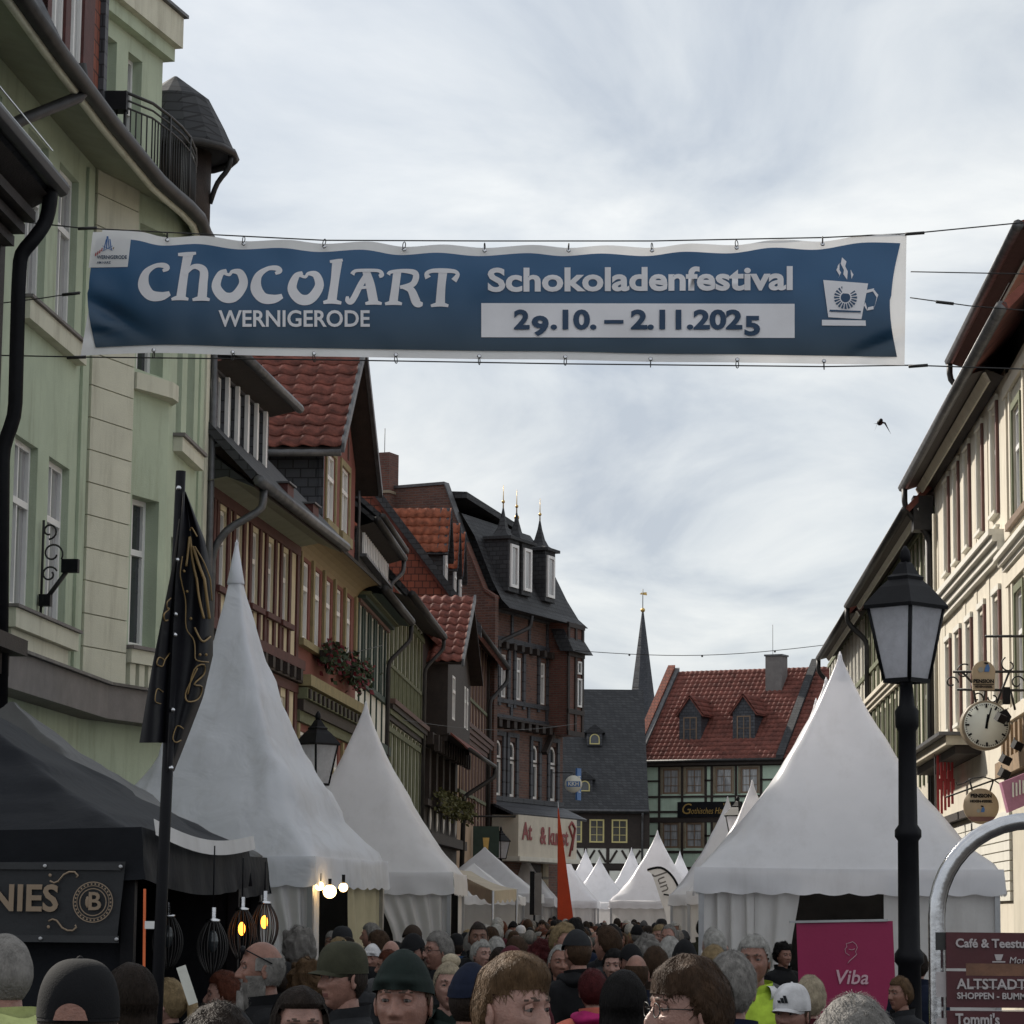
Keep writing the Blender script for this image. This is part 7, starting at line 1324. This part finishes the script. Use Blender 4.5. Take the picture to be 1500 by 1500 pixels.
pb = p('blond woman with hair in a bun and dark green scarf, frowning', 657, 1408, 14.0, R_(8), 2, ('tied', 'paleblond'), 'darkgreen', fem=True, hood='darkgreen')
MB().ball((.02, .05, HZ_ + .135), .05, 14, 10, sc=(1.1, 1, .8)).build('bun', HM['paleblond'], pb)
p('person in navy beanie behind the young man with swept hair', 690, 1412, 10.5, R_(150), 1, ('buzz', 'dark'), 'navy', 'beanie', 'navy')
p('young man with swept light brown hair turned right, front and centre', 752, 1391, 6.8, R_(52), 2, ('mullet', 'lightbrown'), 'black')
p('tall dark haired man facing the camera beyond the blond woman', 701, 1351, 23, R_(5), 3, ('buzz', 'dark'), 'black')
p('man in grey flat cap and black hooded coat seen from behind', 846, 1359, 17, R_(-150), 0, ('buzz', 'brown'), 'black', 'flatcap', 'charcoal', hood='black')
p('old white haired man facing the camera beside the flat cap', 821, 1383, 19, R_(10), 1, ('receding', 'white'), 'charcoal')
pb = p('woman with dark red hair and coral jacket seen from behind', 868, 1419, 15.4, R_(-165), 2, ('short', 'red'), 'coral', fem=True, hood='pink')
p('woman with straight black hair seen from behind, right of centre', 914, 1421, 10.2, R_(178), 2, ('long', 'black'), 'grey', fem=True)
p('woman with short black hair facing the camera behind the straight haired woman', 900, 1390, 20, R_(-15), 2, ('short', 'black'), 'charcoal', fem=True)
p('bald man seen from behind right of centre', 932, 1398, 17, R_(170), 1, ('fringebald', 'brown'), 'navy')
p('young man with brown fringe and glasses looking left, right of centre', 1008, 1392, 6.9, R_(-72), 2, ('fringe', 'brown'), 'navy', glasses=True)
p('grey haired man in navy jacket right behind the young man with glasses', 1072, 1393, 9.8, R_(165), 0, ('short', 'grey'), 'navy', hood='black')
pv = p('white haired man in yellow high visibility vest with pale hood', 1104, 1369, 14.5, R_(-12), 1, ('short', 'white'), 'lime', hood='white')
o = lettering('01', .11, 'black', pv, (.10, -.175, 1.26), bold=.003, name='vest_number')
pw = p('person in white baseball cap with dark three stripe mark', 1160, 1442, 12.0, R_(-32), 0, ('buzz', 'brown'), 'wine', 'cap', 'white')
for k in range(3): h_ = .012 + .011 * k; x_ = -.016 + .019 * k; MB().prism([(x_, 0, 0), (x_ + .014, 0, 0), (x_ + .014 - .5 * h_, .25 * h_, h_), (x_ - .5 * h_, .25 * h_, h_)], (0, .005, 0)).build('cap_mark', M['black'], pw, (0, -.118, HZ_ + .062))
p('person with pale blond hair seen from behind before the magenta display', 1187, 1429, 14, R_(165), 2, ('short', 'paleblond'), 'wine', fem=True)
p('grey haired person close at the bottom right, back of head', 1252, 1454, 5.6, R_(172), 2, ('receding', 'grey'), 'charcoal')
p('dark haired person in black inside the right tent opening', 1148, 1381, 29, R_(30), 1, ('curly', 'black'), 'black')
p('person with sandy hair beside the lamp post at right', 1318, 1430, 18, R_(-60), 1, ('short', 'lightbrown'), 'charcoal')
p('dark haired person in navy behind the lamp post', 1345, 1393, 22, R_(160), 0, ('short', 'dark'), 'navy')
p('blond person right behind the young man with glasses', 1046, 1384, 17, R_(160), 2, ('short', 'blond'), 'beige', fem=True)
p('short white haired person in the right part of the crowd', 982, 1372, 19, R_(175), 0, ('short', 'white'), 'black', fem=True)
p('person in black knit beanie by the right tent curtains', 1003, 1377, 17.5, R_(180), 0, ('buzz', 'dark'), 'black', 'beanie', 'black')
p('round grey haired head in the middle of the crowd', 949, 1370, 21, R_(180), 0, ('curly', 'grey'), 'charcoal')
p('brown haired person right of the bald man', 960, 1386, 18, R_(-170), 0, ('short', 'brown'), 'brown')
p('person in pale grey beanie behind the bald man', 921, 1387, 24, R_(170), 0, None, 'grey', 'beanie', 'grey')
p('person in tall black bobble hat and black coat in the crowd', 897, 1354, 24, R_(180), 0, None, 'black', 'beanie', 'black', hood='black')
p('man with dark cap and glasses left of the blond woman', 606, 1365, 19, R_(-30), 0, ('buzz', 'dark'), 'charcoal', 'flatcap', 'black')
p('grey haired man with glasses facing left between the left tents', 642, 1364, 18.5, R_(-65), 0, ('short', 'grey'), 'charcoal', glasses=True)
p('person in dark brown cap behind the left tents', 605, 1353, 27, R_(-150), 0, ('buzz', 'dark'), 'brown', 'flatcap', 'brown')
p('woman with white hair beyond the dark haired man', 727, 1372, 25, R_(170), 2, ('short', 'white'), 'grey', fem=True)
p('person in plum cap behind the young man with swept hair', 749, 1383, 16, R_(175), 0, ('buzz', 'dark'), 'wine', 'flatcap', 'wine')
p('person with long brown hair left of the flat cap man', 757, 1371, 22, R_(-160), 2, ('long', 'brown'), 'charcoal', fem=True)
p('woman with short dark wine red hair in the middle crowd', 795, 1378, 19.5, R_(175), 2, ('curly', 'red'), 'black', fem=True)
p('dark figure with light grey hair inside the tall tent', 487, 1364, 29, R_(-30), 3, ('short', 'grey'), 'black')
p('person in sand coloured cap behind the olive cap man', 518, 1378, 16, R_(175), 0, ('buzz', 'brown'), 'charcoal', 'flatcap', 'beige')
p('dark capped person under the grey haired man', 418, 1407, 17, R_(150), 0, ('buzz', 'dark'), 'black', 'flatcap', 'black')
# the packed crowd farther down the street
rnd = random.Random(5); taken = []
hairs = [('short', 'brown'), ('short', 'dark'), ('short', 'grey'), ('short', 'white'), ('receding', 'white'), ('long', 'brown'), ('long', 'dark'), ('long', 'blond'), ('short', 'blond'), ('receding', 'grey'), ('fringebald', 'grey'), ('short', 'auburn'), ('fringe', 'brown'), ('short', 'black'), ('fringe', 'dark'), ('long', 'auburn')]
coats = ['black', 'black', 'navy', 'charcoal', 'charcoal', 'darkgreen', 'brown', 'grey', 'beige', 'wine', 'olive', 'blue', 'navy', 'black']
hn = {'short': 'short', 'curly': 'curly', 'long': 'long', 'receding': 'thinning', 'fringebald': 'fringe of', 'fringe': 'fringed'}
seen = {}
def zone(Y): return 'near the front of the crowd' if Y < 33 else 'beside the second left tent' if Y < 50 else 'midway down the street' if Y < 75 else 'far down the street'
tries = 0; cnt = 0
while cnt < 205 and tries < 20000:
    tries += 1; t = rnd.random(); Y = 19 + 80 * t ** 1.15
    xl = -1.15 + .02 * (Y - 20) if Y > 30 else -1.55; xr = 2.25 + .035 * (Y - 30); X_ = rnd.uniform(xl, xr)
    if any((X_ - a) ** 2 + (Y - c) ** 2 < .42 ** 2 for a, c in taken): continue
    pxh = 747 + X_ / Y * 4100
    taken.append((X_, Y)); fem = rnd.random() < .5
    for _ in range(60):
        H = rnd.gauss(1.66 if fem else 1.765, .055); face = rnd.choice((rnd.gauss(PI, .5), rnd.gauss(PI, .5), rnd.gauss(0, .5), rnd.uniform(-PI, PI))); hr = rnd.choice(hairs); coat = rnd.choice(coats); hk = rnd.choice((None,) * 9 + ('beanie', 'flatcap', 'cap')); hc = rnd.choice(('black', 'charcoal', 'grey', 'wine', 'navy', 'black', 'white'))
        if hk: hr = ('buzz', hr[1])
        lab = ('person in %s %s, %s coat, ' % (hc, {'beanie': 'beanie', 'flatcap': 'flat cap', 'cap': 'peaked cap'}[hk], coat) if hk else 'person with %s %s hair, %s coat, ' % (hn[hr[0]], hr[1], coat)) + ('facing us, ' if abs(math.remainder(face, 2 * PI)) < 1 else 'from behind, ' if abs(math.remainder(face, 2 * PI)) > 2.1 else 'turned sideways, ') + zone(Y)
        if lab not in seen: break
    seen[lab] = 1
    person(lab, 0, 0, Y, face, rnd.choice((0, 0, 1, 2)), hr, coat, hk, hc, hi=Y < 36, fem=fem, group='crowd filling the street', X=X_, H=H); cnt += 1
